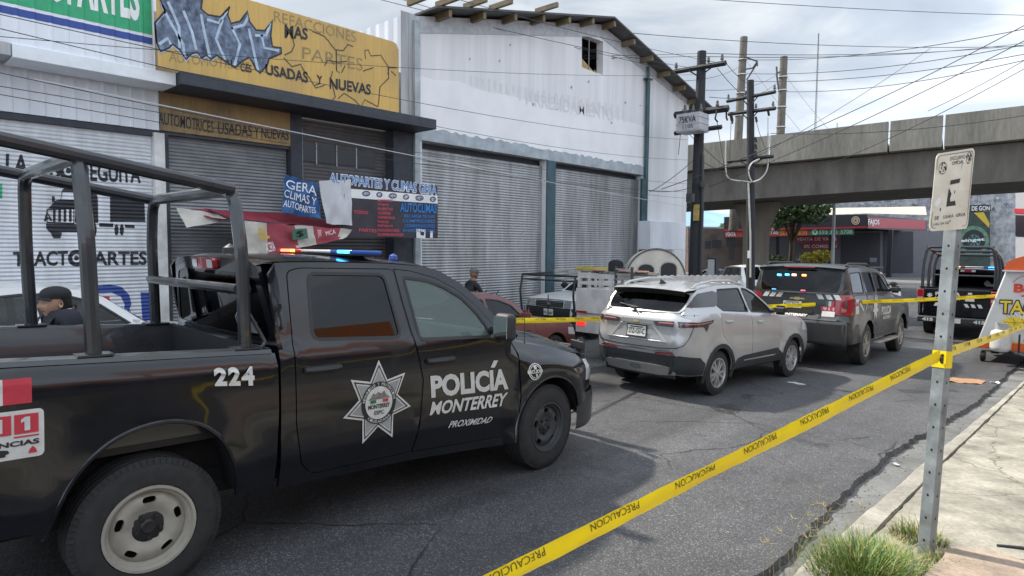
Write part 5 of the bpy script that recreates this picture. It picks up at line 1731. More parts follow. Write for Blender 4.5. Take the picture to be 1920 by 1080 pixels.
# ================================================================== VEHICLES
def pl(tab, x):
 if x <= tab[0][0]: return tab[0][1]
 for (a, va), (b_, vb) in zip(tab, tab[1:]):
  if x <= b_: return va + (vb - va) * (x - a) / (b_ - a)
 return tab[-1][1]
TYRE = M('tyre_rubber', (0.028, 0.028, 0.029), 0.82, var=0.25, vs=14, bump=0.25, bs=90)
DUST = M('dusty_tyre', (0.055, 0.052, 0.048), 0.85, var=0.3, vs=9)
STEEL = M('steel_cream', (0.38, 0.36, 0.31), 0.42, metal=0.15, var=0.1, vs=6)
STEELD = M('steel_dark', (0.05, 0.052, 0.056), 0.5, metal=0.1, var=0.2, vs=6)
ALLOY = M('alloy', (0.55, 0.55, 0.54), 0.3, metal=0.7, var=0.1)
ALLOYD = M('alloy_dusty', (0.36, 0.33, 0.28), 0.45, metal=0.4, var=0.2)
HUBB = M('hub_black', (0.02, 0.02, 0.022), 0.4, var=0.1)
TRIM = M('black_trim', (0.022, 0.023, 0.025), 0.55, var=0.15)
UNDER = M('underbody', (0.012, 0.012, 0.013), 0.9, var=0)
CHROME = M('chrome', (0.7, 0.7, 0.7), 0.12, metal=1.0, var=0)
LAMPR = M('lamp_red', (0.30, 0.012, 0.02), 0.15, var=0, coat=1)
LAMPC = M('lamp_clear', (0.62, 0.64, 0.66), 0.12, var=0.05, coat=1)
SEAT = M('seat_cloth', (0.05, 0.05, 0.055), 0.9)
GDARK = glassM('glass_limo', (0.02, 0.022, 0.024), 1.5, gl=0.75)
GMID = glassM('glass_tinted', (0.16, 0.18, 0.18), 1.5)
GCLR = glassM('glass_clear', (0.78, 0.90, 0.86), 1.45, veil=(0.50, 0.66, 0.60, 0.17))
PLATE = M('plate_white', (0.62, 0.62, 0.6), 0.5, var=0.06)
def wheel(parent, x, y, z, r, w, rim_r, style, rimmat, tyremat=None, side=-1, steer=0.0, seg=40):
 """side -1: outer face towards -y"""
 o = bpy.data.objects.new('wheel', None)
 COL.objects.link(o)
 o.parent = parent
 o.location = (x, y, z)
 o.rotation_euler = (0, 0, steer)
 s = side
 h = w / 2
 pr = [(rim_r, s * h * 0.80), (rim_r + 0.012, s * h * 0.98), (rim_r + (r - rim_r) * 0.45, s * h * 1.02), (r - 0.045, s * h * 0.95), (r - 0.018, s * h * 0.82)]
 nb = 4
 for k in range(nb):                                     # tread ribs with grooves
  a0 = 0.80 - 1.6 * k / nb
  a1 = 0.80 - 1.6 * (k + 1) / nb
  pr += [(r - 0.002, s * h * a0), (r - 0.002, s * h * (a1 + 0.09)), (r - 0.013, s * h * (a1 + 0.07)), (r - 0.013, s * h * (a1 + 0.02))]
 pr += [(r - 0.02, -s * h * 0.83), (r - 0.05, -s * h * 0.97), (rim_r, -s * h * 0.9)]
 bm = BM()
 lathe(bm, pr, seg, 'y', cap=False)
 mk('tyre', bm, tyremat or TYRE, o, sharp=30)
 if r > 0.37 and seg >= 40:                               # shoulder blocks
  bm = BM()
  for i in range(72):
   a = 2 * math.pi * i / 72
   m3 = Matrix.Rotation(-a, 3, 'Y')
   for sgn in (1, -1):
    pts = [(r - 0.034, sgn * h * 0.93), (r - 0.0005, sgn * h * 0.80), (r - 0.0005, sgn * h * 0.60), (r - 0.014, sgn * h * 0.6)]
    half = 0.62 * math.pi * r / 72
    f0 = [bm.verts.new(m3 @ Vector((q[0], q[1], -half))) for q in pts]
    f1 = [bm.verts.new(m3 @ Vector((q[0], q[1], half))) for q in pts]
    for k in range(3): bm.faces.new((f0[k], f0[k + 1], f1[k + 1], f1[k]))
    bm.faces.new(f0)
    bm.faces.new(f1[::-1])
  bmesh.ops.recalc_face_normals(bm, faces=bm.faces)
  mk('tread', bm, tyremat or TYRE, o, smooth=False)
 yo = s * h
 bm = BM()
 if style == 'steel':
  lathe(bm, [(rim_r + 0.006, yo * 0.93), (rim_r + 0.004, yo * 1.0), (rim_r - 0.012, yo * 1.0), (rim_r - 0.02, yo * 0.82), (rim_r - 0.034, yo * 0.80), (rim_r - 0.042, yo * 0.66), (rim_r - 0.046, yo * 0.62)], 40, 'y', cap=False)
  R1 = rim_r - 0.044
  def dish(u, v):
   q = math.hypot(u, v)
   d = pl([(0.0, 0.60), (0.10, 0.60), (0.115, 0.72), (0.15, 0.80), (0.185, 0.76), (R1, 0.60)], q * 0.255 / rim_r if rim_r else q)
   return Vector((u, yo * d, v))
  ho = []
  rs = R1 * 0.80
  for k in range(5):
   a = R(90 + 72 * k)
   ca, sa = math.cos(a), math.sin(a)
   el = [(0.038 * rim_r / 0.255 * (abs(math.cos(t_)) ** 0.7) * math.copysign(1, math.cos(t_)), 0.021 * rim_r / 0.255 * (abs(math.sin(t_)) ** 0.7) * math.copysign(1, math.sin(t_))) for t_ in [2 * math.pi * i / 14 for i in range(14)]]
   ho.append([(ca * (rs + e2) - sa * e1, sa * (rs + e2) + ca * e1) for e1, e2 in el])
  panel(bm, circp(0, 0, R1, 40), dish, ho, step=0.03, thick=(0, -s * 0.02, 0))
  mk('rim', bm, rimmat, o)
  bm = BM()
  lathe(bm, [(0.0, yo * 0.70), (0.035, yo * 0.72), (0.045, yo * 0.64), (0.09, yo * 0.62), (0.1, yo * 0.58)], 28, 'y', cap=False)
  for k in range(5):
   a = R(54 + 72 * k)
   lathe(bm, [(0.0, yo * 0.76), (0.011, yo * 0.75), (0.015, yo * 0.62)], 8, 'y', (0.068 * math.cos(a), 0, 0.068 * math.sin(a)))
  mk('hub', bm, HUBB, o)
  bm = BM()
  lathe(bm, [(rim_r - 0.01, yo * 0.2), (0.0, yo * 0.15)], 24, 'y', cap=False)
  mk('brake', bm, UNDER, o)
 else:
  n = 10 if style == 'alloy10' else 6
  lathe(bm, [(rim_r + 0.005, yo * 0.93), (rim_r + 0.003, yo * 1.0), (rim_r - 0.015, yo * 1.0), (rim_r - 0.022, yo * 0.8), (rim_r - 0.03, yo * 0.1)], 36, 'y', cap=False)
  lathe(bm, [(0.0, yo * 0.93), (0.03, yo * 0.93), (0.05, yo * 0.86), (0.055, yo * 0.3)], 20, 'y', cap=False)
  for k in range(n):
   a = 2 * math.pi * k / n + (0.16 if (style == 'alloy10' and k % 2) else 0)
   m3 = Matrix.Rotation(-a, 3, 'Y')
   w0, w1 = (0.020, 0.013) if n == 10 else (0.034, 0.022)
   q = [(0.04, -w0), (rim_r - 0.012, -w1 - 0.006), (rim_r - 0.012, w1 + 0.006), (0.04, w0)]
   f0 = [bm.verts.new(m3 @ Vector((u, yo * (0.90 if u < 0.1 else 0.86), v))) for u, v in q]
   f1 = [bm.verts.new(m3 @ Vector((u, yo * 0.5, v * 1.3))) for u, v in q]
   for i in range(4): bm.faces.new((f0[i], f0[(i + 1) % 4], f1[(i + 1) % 4], f1[i]))
   bm.faces.new(f0)
  bmesh.ops.recalc_face_normals(bm, faces=bm.faces)
  mk('rim', bm, rimmat, o)
  bm = BM()
  lathe(bm, [(rim_r - 0.02, yo * 0.25), (0.0, yo * 0.2)], 24, 'y')
  lathe(bm, [(rim_r * 0.6, yo * 0.4), (rim_r * 0.6, yo * 0.3)], 24, 'y')
  mk('brake', bm, UNDER, o)
 return o
def beacon(name, parent, lo, hi, col, es):
 bm = BM()
 box(bm, lo, hi)
 return mk(name, bm, M('lit_' + name + str(col), (0.1 * col[0], 0.1 * col[1], 0.1 * col[2]), 0.2, var=0, emit=col, es=es), parent, bevel=0.008)
MARKW = M('reflective_white', (0.60, 0.60, 0.58), 0.45, var=0.08, vs=12)
MARKG = M('badge_grey', (0.30, 0.31, 0.31), 0.4, var=0.08)
MARKD = M('badge_black', (0.018, 0.02, 0.024), 0.4, var=0)
MARKR = M('badge_red', (0.50, 0.035, 0.06), 0.45, var=0.06)
MARKGR = M('badge_green', (0.03, 0.14, 0.07), 0.45, var=0.06)

# ------------------------------------------------------------------ the police pickup in front
PAINT = M('police_paint', (0.005, 0.006, 0.0095), 0.16, var=0.2, vs=2.5, coat=0.55, spec=0.35)
TUBEP = M('tube_paint', (0.026, 0.030, 0.036), 0.28, var=0.15, vs=6, coat=0.5)
RAILM = M('rail_cap', (0.03, 0.033, 0.038), 0.16, var=0.3, vs=5, coat=1.0, spec=0.8)
tk = thing('police_pickup', 'black double cab police pickup numbered 224 with roll bars over its open bed', 'pickup', (-5.06 + 0.0, 1.283, -0.022 + 0.005), math.atan2(0.99933, 0.02323), 0.0282)
def sstep(a, b_, x):
 t_ = min(1, max(0, (x - a) / (b_ - a)))
 return t_ * t_ * (3 - 2 * t_)
def tw(x, z):
 """half width of the pickup"""
 if x < 0.775:                                            # bed
  w = 0.995 + 0.012 * math.sin(max(0, min(1, (z - 0.75) / 0.6)) * math.pi)
  zt = 1.428 - 0.036 * x
  w -= 0.045 * sstep(zt - 0.10, zt + 0.0, z) ** 2
  w += 0.012 * sstep(zt - 0.125, zt - 0.105, z) - 0.012 * sstep(zt - 0.105, zt - 0.09, z)
  w -= 0.05 * sstep(0.75, 0.45, z)
  if x < -1.05: w -= 0.10 * ((-1.05 - x) / 0.25) ** 2
 elif x < 3.06:                                           # cab
  w = 0.985 + 0.014 * math.sin(max(0, min(1, (z - 0.6) / 0.75)) * math.pi)
  if z > 1.36: w = 0.985 - 0.03 * sstep(1.36, 1.44, z) - 0.322 * max(0, z - 1.41)
  w -= 0.045 * sstep(0.66, 0.40, z)
 else:                                                    # nose
  w = 0.985 + 0.016 * math.sin(max(0, min(1, (z - 0.6) / 0.6)) * math.pi)
  zt = 1.29 - 0.19 * (x - 3.06)
  w -= 0.14 * sstep(zt - 0.16, zt + 0.05, z) ** 1.5
  if x > 3.9:
   t_ = min(0.999, (x - 3.9) / 0.68)
   w -= 0.46 * (1 - math.sqrt(1 - t_ * t_))
 for cx, cz in ((0.0, 0.42), (3.575, 0.42)):              # wheel arch swell
  q = math.hypot(x - cx, (z - cz) * 0.92)
  if x < 0.775 and cx == 0 or x > 3.0 and cx > 3: w += 0.03 * math.exp(-((q - 0.56) / 0.10) ** 2)
 w += 0.006 * sstep(0.765, 0.735, z + 0.0) * (1 if 0.35 < x < 3.1 or x < -0.5 else 0)   # body crease
 return w
def tmap(sgn, off=0.0): return lambda x, z: Vector((x, sgn * (tw(x, z) + off), z))
AR = [(-0.52, 0.50), (-0.47, 0.66), (-0.41, 0.80), (-0.32, 0.92), (-0.18, 1.02), (0.0, 1.065), (0.17, 1.05), (0.32, 0.98), (0.43, 0.84), (0.49, 0.66), (0.505, 0.50)]
AR = chaikin(AR)
AF = [(3.09, 0.36), (3.11, 0.55), (3.17, 0.70), (3.29, 0.83), (3.43, 0.905), (3.59, 0.93), (3.74, 0.905), (3.88, 0.83), (3.98, 0.72), (4.04, 0.57)]
AF = chaikin(AF)
BED = [(-1.30, 0.57), (-0.56, 0.555)] + AR + [(0.72, 0.52), (0.765, 0.54), (0.772, 1.0), (0.765, 1.395), (0.70, 1.41), (-0.7, 1.452), (-1.30, 1.472)]
RD = roundpoly([(1.05, 0.515), (0.95, 0.60), (0.905, 0.90), (0.895, 1.40), (0.925, 1.94), (1.02, 1.965), (1.83, 1.962), (1.862, 1.7), (1.91, 1.40), (1.985, 1.08), (1.965, 0.75), (1.91, 0.50)], 0.04)
RW = roundpoly([(1.055, 1.47), (1.085, 1.925), (1.735, 1.918), (1.80, 1.435)], 0.06, 4)
FD = [(1.922, 0.495), (1.977, 0.75), (1.997, 1.08), (1.922, 1.40), (1.875, 1.70), (1.843, 1.962), (2.02, 1.945), (2.25, 1.89), (2.45, 1.80), (2.65, 1.655), (2.83, 1.47), (2.96, 1.345), (3.10, 1.325), (3.112, 1.20), (3.10, 0.83), (3.04, 0.55), (2.95, 0.425)]
FW = roundpoly([(1.985, 1.408), (1.925, 1.895), (2.15, 1.868), (2.32, 1.815), (2.50, 1.72), (2.64, 1.59), (2.735, 1.46), (2.755, 1.378)], 0.03, 3)
CAB = [(0.80, 0.47), (1.9, 0.425), (3.0, 0.345), (3.085, 0.35), (3.115, 0.55), (3.122, 1.315), (3.12, 1.355), (2.90, 1.51), (2.72, 1.70), (2.52, 1.85), (2.30, 1.955), (2.05, 2.005), (1.8, 2.02), (1.0, 2.012), (0.76, 1.99), (0.72, 1.93), (0.79, 1.42)]
FEN = [(3.125, 0.36)] + [(x + (0.012 if i == 0 else 0), z) for i, (x, z) in enumerate(AF)] [1:] + [(4.07, 0.585), (4.36, 0.66), (4.36, 0.80), (4.19, 0.81), (4.175, 1.03), (4.12, 1.085), (3.7, 1.19), (3.3, 1.262), (3.135, 1.305), (3.13, 1.0)]
for sg in (-1, 1):
 th = (0, -sg * 0.03, 0)
 bm = BM(); panel(bm, BED, tmap(sg), step=0.09, thick=th); mk('bed_side', bm, PAINT, tk)
 bm = BM(); panel(bm, CAB, tmap(sg, -0.004), [inset(RD, -0.004), inset(FD, -0.004)], step=0.09, thick=th); mk('cab_side', bm, PAINT, tk)
 bm = BM(); panel(bm, inset(RD, 0.002), tmap(sg), [RW], step=0.08, thick=th); d1 = mk('rear_door', bm, PAINT, tk)
 bm = BM(); panel(bm, inset(FD, 0.002), tmap(sg), [FW], step=0.08, thick=th); d2 = mk('front_door', bm, PAINT, tk)
 bm = BM(); panel(bm, RW, tmap(sg, -0.008), step=0.12, toward=(0, sg, 0)); mk('window', bm, GDARK, d1)
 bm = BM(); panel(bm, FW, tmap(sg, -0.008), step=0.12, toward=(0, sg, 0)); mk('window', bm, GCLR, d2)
 for dd, pw in ((d1, RW), (d2, FW)):
  bm = BM()
  panel(bm, inset(pw, -0.016), tmap(sg, 0.002), [inset(pw, 0.008)], step=0.12, thick=(0, -sg * 0.012, 0))
  mk('window_seal', bm, TRIM, dd)
 bm = BM(); panel(bm, FEN, tmap(sg), step=0.07, thick=th); mk('fender', bm, PAINT, tk)
 for poly, nm in ((AR, 'arch_lip'), (AF, 'arch_lip')):
  bm = BM()
  tube(bm, [tmap(sg, -0.004)(x, z) for x, z in poly], 0.014, 6)
  mk(nm, bm, PAINT, tk)
 for dd, (x0, x1, zc) in ((d1, (0.965, 1.235, 1.262)), (d2, (2.03, 2.31, 1.222))):
  bm = BM()
  f = tmap(sg, 0.0)
  pts = [f(x0 + (x1 - x0) * k / 6, zc) + Vector((0, sg * (0.012 + 0.03 * math.sin(math.pi * k / 6) ** 0.6), 0)) for k in range(7)]
  tube(bm, pts, [0.02, 0.024, 0.025, 0.025, 0.025, 0.024, 0.02], 8)
  panel(bm, rrect(x0 - 0.01, zc - 0.03, x1 + 0.005, zc + 0.028, 0.02), tmap(sg, 0.004), step=0.2, toward=(0, sg, 0))
  mk('handle', bm, TRIM, dd, bevel=0)
 bm = BM()                                                # headlamp wrapping the corner
 panel(bm, [(4.185, 0.815), (4.5, 0.80), (4.52, 0.96), (4.40, 1.0), (4.18, 1.03)], tmap(sg, 0.004), step=0.06, toward=(0.3, sg, 0))
 mk('headlamp', bm, LAMPC, tk)
 bm = BM()                                                # door mirror
 f = Vector((2.72, sg * 0.99, 1.45))
 tube(bm, [f + Vector((0.05, -sg * 0.02, -0.02)), f + Vector((0.02, sg * 0.16, 0.0))], 0.035, 8)
 mr_ = mk('mirror_arm', bm, TRIM, tk)
 bm = BM()
 box(bm, (2.655, sg * 1.10 if sg > 0 else -1.30, 1.365), (2.77, 1.30 if sg > 0 else -1.10, 1.60))
 mk('mirror', bm, TRIM, tk, bevel=0.045, seg=4)
 bm = BM()
 box(bm, (2.648, sg * 1.12 if sg > 0 else -1.28, 1.39), (2.654, 1.28 if sg > 0 else -1.12, 1.575))
 mk('mirror_glass', bm, M('mirror_glass', (0.75, 0.8, 0.82), 0.05, metal=1.0, var=0), tk)
# bed: rails, inner walls, floor, tailgate, front wall
def zr_(x): return 1.428 - 0.036 * x
for sg in (-1, 1):
 bm = BM()
 pr_ = None
 for k in range(13):
  x = -1.28 + 2.02 * k / 12
  z = zr_(x)
  cur = [bm.verts.new(p) for p in ((x, sg * 0.962, z - 0.004), (x, sg * 0.945, z + 0.022), (x, sg * 0.90, z + 0.030), (x, sg * 0.85, z + 0.028), (x, sg * 0.835, z + 0.0), (x, sg * 0.835, 0.90))]
  if pr_:
   for i in range(5): bm.faces.new((pr_[i], cur[i], cur[i + 1], pr_[i + 1]) if sg < 0 else (pr_[i + 1], cur[i + 1], cur[i], pr_[i]))
  pr_ = cur
 bmesh.ops.recalc_face_normals(bm, faces=bm.faces)
 mk('bed_rail', bm, TUBEP, tk)
bm = BM()
box(bm, (-1.28, -0.84, 0.86), (0.74, 0.84, 0.90))
box(bm, (0.70, -0.86, 0.6), (0.755, 0.86, 1.425))
mk('bed_floor', bm, TRIM, tk)
bm = BM()
box(bm, (-1.36, -0.80, 0.66), (-1.29, 0.80, 1.46))
mk('tailgate', bm, PAINT, tk, bevel=0.02)
bm = BM()
box(bm, (-1.52, -0.93, 0.46), (-1.34, 0.93, 0.64))
mk('rear_bumper', bm, TRIM, tk, bevel=0.03)
# cab: rear wall with glass, roof, windscreen
def roofz(x): return pl([(0.70, 1.99), (0.80, 2.018), (1.2, 2.03), (1.8, 2.025), (2.05, 2.008), (2.2, 1.985)], x)
bm = BM()
def roof_fn(u, v):
 x = 0.715 + (2.10 - 0.715) * u
 yy = 2 * v - 1
 zt = roofz(x)
 w = tw(max(0.8, x), min(zt, 2.0)) + 0.004
 rz = 0.045 * (1 - abs(yy) ** 2.6) - 0.012
 return Vector((x + (0.03 * (1 - yy * yy) if u > 0.9 else 0) - (0.05 * (1 - yy * yy) if u < 0.06 else 0), yy * w, zt + rz))
patch(bm, roof_fn, 18, 20, toward=(0, 0, 1))
mk('roof', bm, PAINT, tk)
rb = lambda z: 0.79 - (z - 1.42) * 0.125
RO = [(-0.78, 1.10), (0.78, 1.10)] + [(0.965, 1.15), (0.955, 1.42), (0.78, 1.975), (0.70, 2.005), (0.4, 2.022), (-0.4, 2.022), (-0.70, 2.005), (-0.78, 1.975), (-0.955, 1.42), (-0.965, 1.15)]
RG = roundpoly([(-0.86, 1.475), (0.86, 1.475), (0.735, 1.895), (0.5, 1.925), (-0.5, 1.925), (-0.735, 1.895)], 0.06)
rmap = lambda off=0.0: (lambda y, z: Vector((rb(z) - off - 0.05 * (1 - min(1, abs(y) / 0.9) ** 2), y, z)))
bm = BM(); panel(bm, RO, rmap(), [RG], step=0.1, thick=(0.03, 0, 0)); rw_ = mk('cab_rear', bm, PAINT, tk)
bm = BM(); panel(bm, RG, rmap(-0.006), step=0.15, toward=(-1, 0, 0)); mk('rear_window', bm, GDARK, rw_)
bm = BM(); panel(bm, rrect(-0.20, 1.935, 0.20, 2.015, 0.02), rmap(0.03), step=0.1, thick=(0.05, 0, 0)); bl_ = mk('brake_lamp', bm, M('brake_lamp_red', (0.42, 0.03, 0.05), 0.2, var=0.1, coat=1), tk)
bm = BM()
for y_ in (-0.145, 0.145): panel(bm, rrect(y_ - 0.05, 1.945, y_ + 0.05, 2.005, 0.01), rmap(0.034), step=0.1, toward=(-1, 0, 0))
mk('cargo_lamp', bm, LAMPC, bl_)
bm = BM(); panel(bm, [(-0.72, 1.505), (-0.46, 1.505), (-0.46, 1.585), (-0.72, 1.585)], rmap(0.01), step=0.2, thick=(0.008, 0, 0))
mk('latch_cover', bm, M('vent_grey', (0.16, 0.17, 0.17), 0.5), rw_)
decal('window_sticker', M('sticker_grey', (0.4, 0.41, 0.41), 0.5), [('c', [(-0.22, 1.60), (-0.30, 1.68), (-0.38, 1.60), (-0.36, 1.56), (-0.24, 1.56)], 0.012), ('t', 'GNS', (-0.36, 1.575, -0.24, 1.635), 0.0)], lambda u, v: rmap(0.008)(u - 0.2, v), rw_, toward=(-1, 0, 0))
def shield(u, v, o_=0.0):
 yy = 2 * u - 1
 z = 1.36 + (2.005 - 1.36) * v
 xs = pl([(1.36, 3.11), (1.51, 2.90), (1.70, 2.72), (1.85, 2.50), (1.955, 2.30), (2.005, 2.08)], z)
 return Vector((xs + 0.22 * (1 - yy * yy) * (1 - 0.5 * v) + o_, yy * (tw(2.9, z) - 0.006), z + 0.03 * (1 - yy * yy) * v))
bm = BM()
fr_in = rrect(0.06, 0.04, 0.94, 0.93, 0.05)
panel(bm, [(0, 0), (1, 0), (1, 1), (0, 1)], lambda u, v: shield(u, v), [fr_in], step=0.08, thick=(-0.02, 0, -0.02)); ws = mk('screen_frame', bm, PAINT, tk)
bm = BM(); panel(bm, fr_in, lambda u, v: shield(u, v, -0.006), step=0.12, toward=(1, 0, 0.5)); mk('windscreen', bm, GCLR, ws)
# bonnet, grille, bumper
def hood(u, v):
 x = 3.12 + (4.50 - 3.12) * u
 yy = 2 * v - 1
 zt = 1.29 - 0.19 * (x - 3.06) + 0.03
 t_ = min(0.999, max(0, (x - 3.9) / 0.68))
 w = 0.865 - 0.30 * (1 - math.sqrt(1 - t_ * t_))
 ch = 0.105 * (1 - abs(yy) ** 3.2) + 0.03 * max(0, 1 - (abs(abs(yy) - 0.0) / 0.45) ** 4)
 ch *= 1 - 0.55 * sstep(0.75, 1.0, u)
 return Vector((x + 0.06 * (1 - yy * yy), yy * w, zt - 0.02 + ch))
bm = BM(); patch(bm, hood, 20, 24, toward=(0, 0, 1)); mk('bonnet', bm, PAINT, tk)
bm = BM()
patch(bm, lambda u, v: Vector((4.54 + 0.06 * (1 - (2 * u - 1) ** 2) - 0.05 * v, (2 * u - 1) * 0.60, 0.70 + 0.36 * v)), 10, 6, toward=(1, 0, 0))
for k in range(4): box(bm, (4.55, -0.5, 0.74 + k * 0.075), (4.585, 0.5, 0.755 + k * 0.075))
mk('grille', bm, TRIM, tk)
def bump(u, v):
 a = (2 * u - 1)
 s_ = math.copysign(1, a)
 q = abs(a)
 if q > 0.62:
  ph = (1 - (q - 0.62) / 0.38) * math.pi / 2
  x = 4.02 + 0.64 * math.sin(ph); y = s_ * (0.50 + 0.485 * math.cos(ph))
 else: x = 4.66 + 0.02 * (1 - (q / 0.62) ** 2); y = s_ * 0.50 * q / 0.62
 z = pl([(0, 0.30), (0.25, 0.36), (0.5, 0.47), (1, 0.665)], v) + (0.02 if q > 0.62 else 0)
 k = pl([(0, 0.90), (0.12, 0.985), (0.8, 1.0), (1, 0.97)], v)
 return Vector((3.9 + (x - 3.9) * k, y * (0.94 + 0.06 * k), z))
bm = BM(); patch(bm, bump, 48, 10, toward=(1, 0, 0))
mk('front_bumper', bm, M('bumper_black', (0.02, 0.021, 0.024), 0.38, var=0.15, coat=0.2), tk)
bm = BM()
for sg in (-1, 1):
 box(bm, (4.70, sg * 0.42 - 0.035, 0.40), (4.84, sg * 0.42 + 0.035, 1.17))
bmesh.ops.bevel(bm, geom=[e_ for e_ in bm.edges], offset=0.03, segments=3, affect='EDGES')
for z in (0.55, 0.8, 1.05): tube(bm, [(4.77, -0.42, z), (4.77, 0.42, z)], 0.026, 8)
mk('push_bar', bm, TRIM, tk)
bm = BM()
for k in range(5): box(bm, (4.56 + k * 0.02, -0.62 + k * 0.05, 1.06), (4.60 + k * 0.02, -0.57 + k * 0.05, 1.15))
mk('bonnet_guard', bm, TRIM, tk, bevel=0.008)
# underbody and interior
bm = BM()
box(bm, (-1.25, -0.72, 0.45), (4.3, 0.72, 0.62))
box(bm, (0.82, -0.86, 0.5), (3.05, 0.86, 0.62))
for cx in (0.0, 3.575): box(bm, (cx - 0.62, -0.70, 0.5), (cx + 0.62, 0.70, 1.0))
mk('chassis', bm, UNDER, tk)
bm = BM()
for cx, a0 in ((0.0, AR), (3.575, AF)):
 for sg in (-1, 1):
  pr_ = None
  for x, z in resample(a0, 0.08, False):
   x2 = cx + (x - cx) * 1.03
   cur = (bm.verts.new((x2, sg * 0.97, z + 0.012)), bm.verts.new((x2, sg * 0.66, z + 0.012)))
   if pr_: bm.faces.new((pr_[0], pr_[1], cur[1], cur[0]))
   pr_ = cur
mk('wheel_liner', bm, UNDER, tk)
bm = BM()
box(bm, (2.75, -0.80, 1.0), (3.05, 0.80, 1.40))
mk('dashboard', bm, SEAT, tk, bevel=0.06)
for yy in (-0.42, 0.42):
 bm = BM()
 box(bm, (1.75, yy - 0.27, 0.75), (2.3, yy + 0.27, 0.95))
 box(bm, (1.62, yy - 0.26, 0.90), (1.80, yy + 0.26, 1.52))
 box(bm, (1.64, yy - 0.13, 1.56), (1.74, yy + 0.13, 1.76))
 mk('seat', bm, SEAT, tk, bevel=0.05)
bm = BM()
ring = [(2.62 + 0.06 * math.sin(a), 0.42 + 0.19 * math.cos(a), 1.30 + 0.18 * math.sin(a)) for a in [2 * math.pi * k / 20 for k in range(21)]]
tube(bm, ring, 0.016, 6, cap=False)
mk('steering_wheel', bm, TRIM, tk)
# roll bars
RT = 0.042
bm = BM()
HZ = {-1.22: 2.70, -0.30: 2.585, 0.56: 2.475}
def hoop(x, zt):
 zb = zr_(x) + 0.03
 return smooth_path([(x + 0.03, -0.89, zb), (x + 0.0, -0.89, 2.10), (x - 0.02, -0.80, zt), (x - 0.02, 0.80, zt), (x, 0.89, 2.10), (x + 0.03, 0.89, zb)], 0.13, 5)
for x, zt in HZ.items():
 b1_ = BM()
 tube(b1_, hoop(x, zt), RT, 10)
 hp = mk('hoop', b1_, TUBEP, tk)
 b1_ = BM()
 for sg in (-1, 1): box(b1_, (x - 0.06, sg * 0.89 - 0.06, zr_(x) + 0.026), (x + 0.12, sg * 0.89 + 0.06, zr_(x) + 0.038))
 mk('foot_plate', b1_, TUBEP, hp)
for sg in (-1, 1):
 b1_ = BM()
 tube(b1_, [(-1.24, sg * 0.80, 2.70), (-0.32, sg * 0.80, 2.585), (0.54, sg * 0.80, 2.475)], RT * 0.98, 10)
 mk('top_rail', b1_, TUBEP, tk)
b1_ = BM()
tube(b1_, [(0.545, -0.88, 1.825), (0.545, 0.88, 1.815)], 0.034, 10)
mk('cross_bar', b1_, TUBEP, tk)
b1_ = BM()
tube(b1_, smooth_path([(0.58, -0.86, 1.74), (0.70, -0.885, 1.52), (0.73, -0.90, 1.45), (0.62, -0.91, 1.41)], 0.06), 0.013, 8)
mk('grab_rod', b1_, TUBEP, tk)
bm.free()
# lightbar, antennas, beacons
lb = bpy.data.objects.new('lightbar', None)
COL.objects.link(lb)
lb.parent = tk
lb.location = (0.10, 0, -0.055)
bm = BM()
box(bm, (1.45, -0.62, 2.115), (1.72, 0.62, 2.130))
for yy in (-0.45, 0.45): box(bm, (1.52, yy - 0.06, 2.06), (1.64, yy + 0.06, 2.116))
mk('lightbar_base', bm, TRIM, lb, bevel=0.006)
bm = BM()
box(bm, (1.44, -0.30, 2.131), (1.73, 0.20, 2.160))
mk('clear_lens', bm, LAMPC, lb, bevel=0.012)
LR = M('lens_red', (0.35, 0.015, 0.02), 0.2, var=0, emit=(1, 0.03, 0.02), es=0.12)
LB = M('lens_blue', (0.02, 0.04, 0.13), 0.2, var=0, emit=(0.03, 0.2, 1), es=0.1)
bm = BM(); box(bm, (1.44, 0.201, 2.131), (1.73, 0.63, 2.162)); mk('red_lens', bm, LR, lb, bevel=0.012)
bm = BM(); box(bm, (1.44, -0.63, 2.131), (1.73, -0.301, 2.162)); mk('blue_lens', bm, LB, lb, bevel=0.012)
beacon('red_flash', lb, (1.432, 0.36, 2.134), (1.50, 0.56, 2.159), (1.0, 0.12, 0.05), 3.0)
beacon('amber_flash', lb, (1.430, 0.30, 2.135), (1.48, 0.37, 2.158), (1.0, 0.42, 0.05), 3.0)
beacon('blue_flash', lb, (1.432, -0.60, 2.134), (1.50, -0.42, 2.160), (0.05, 0.42, 1.0), 2.6)
bm = BM(); lathe(bm, [(0.06, 0), (0.055, 0.03), (0.05, 0.05), (0.0, 0.085)], 14, 'z', (0.93, 0.2, 2.05)); mk('roof_antenna', bm, TRIM, tk)
bm = BM(); lathe(bm, [(0.02, 0), (0.024, 0.015), (0.040, 0.035), (0.036, 0.07), (0.0, 0.09)], 16, 'z', (2.13, -0.36, 2.0)); mk('blue_beacon', bm, M('beacon_blue', (0.06, 0.12, 0.4), 0.25, var=0.5, vs=30), tk)
bm = BM(); tube(bm, [(3.36, -0.83, 1.25), (3.35, -0.83, 1.62)], 0.0035, 5); lathe(bm, [(0.012, 0), (0.01, 0.02)], 6, 'z', (3.36, -0.83, 1.245)); mk('whip_antenna', bm, TRIM, tk)
# wheels
for sg in (-1, 1):
 wheel(tk, 0.0, sg * 0.845, 0.418, 0.418, 0.27, 0.252, 'steel', STEEL, side=sg, seg=56)
 wheel(tk, 3.575, sg * 0.845, 0.418, 0.418, 0.27, 0.245, 'steel', STEELD, side=sg, steer=0.05, seg=56)
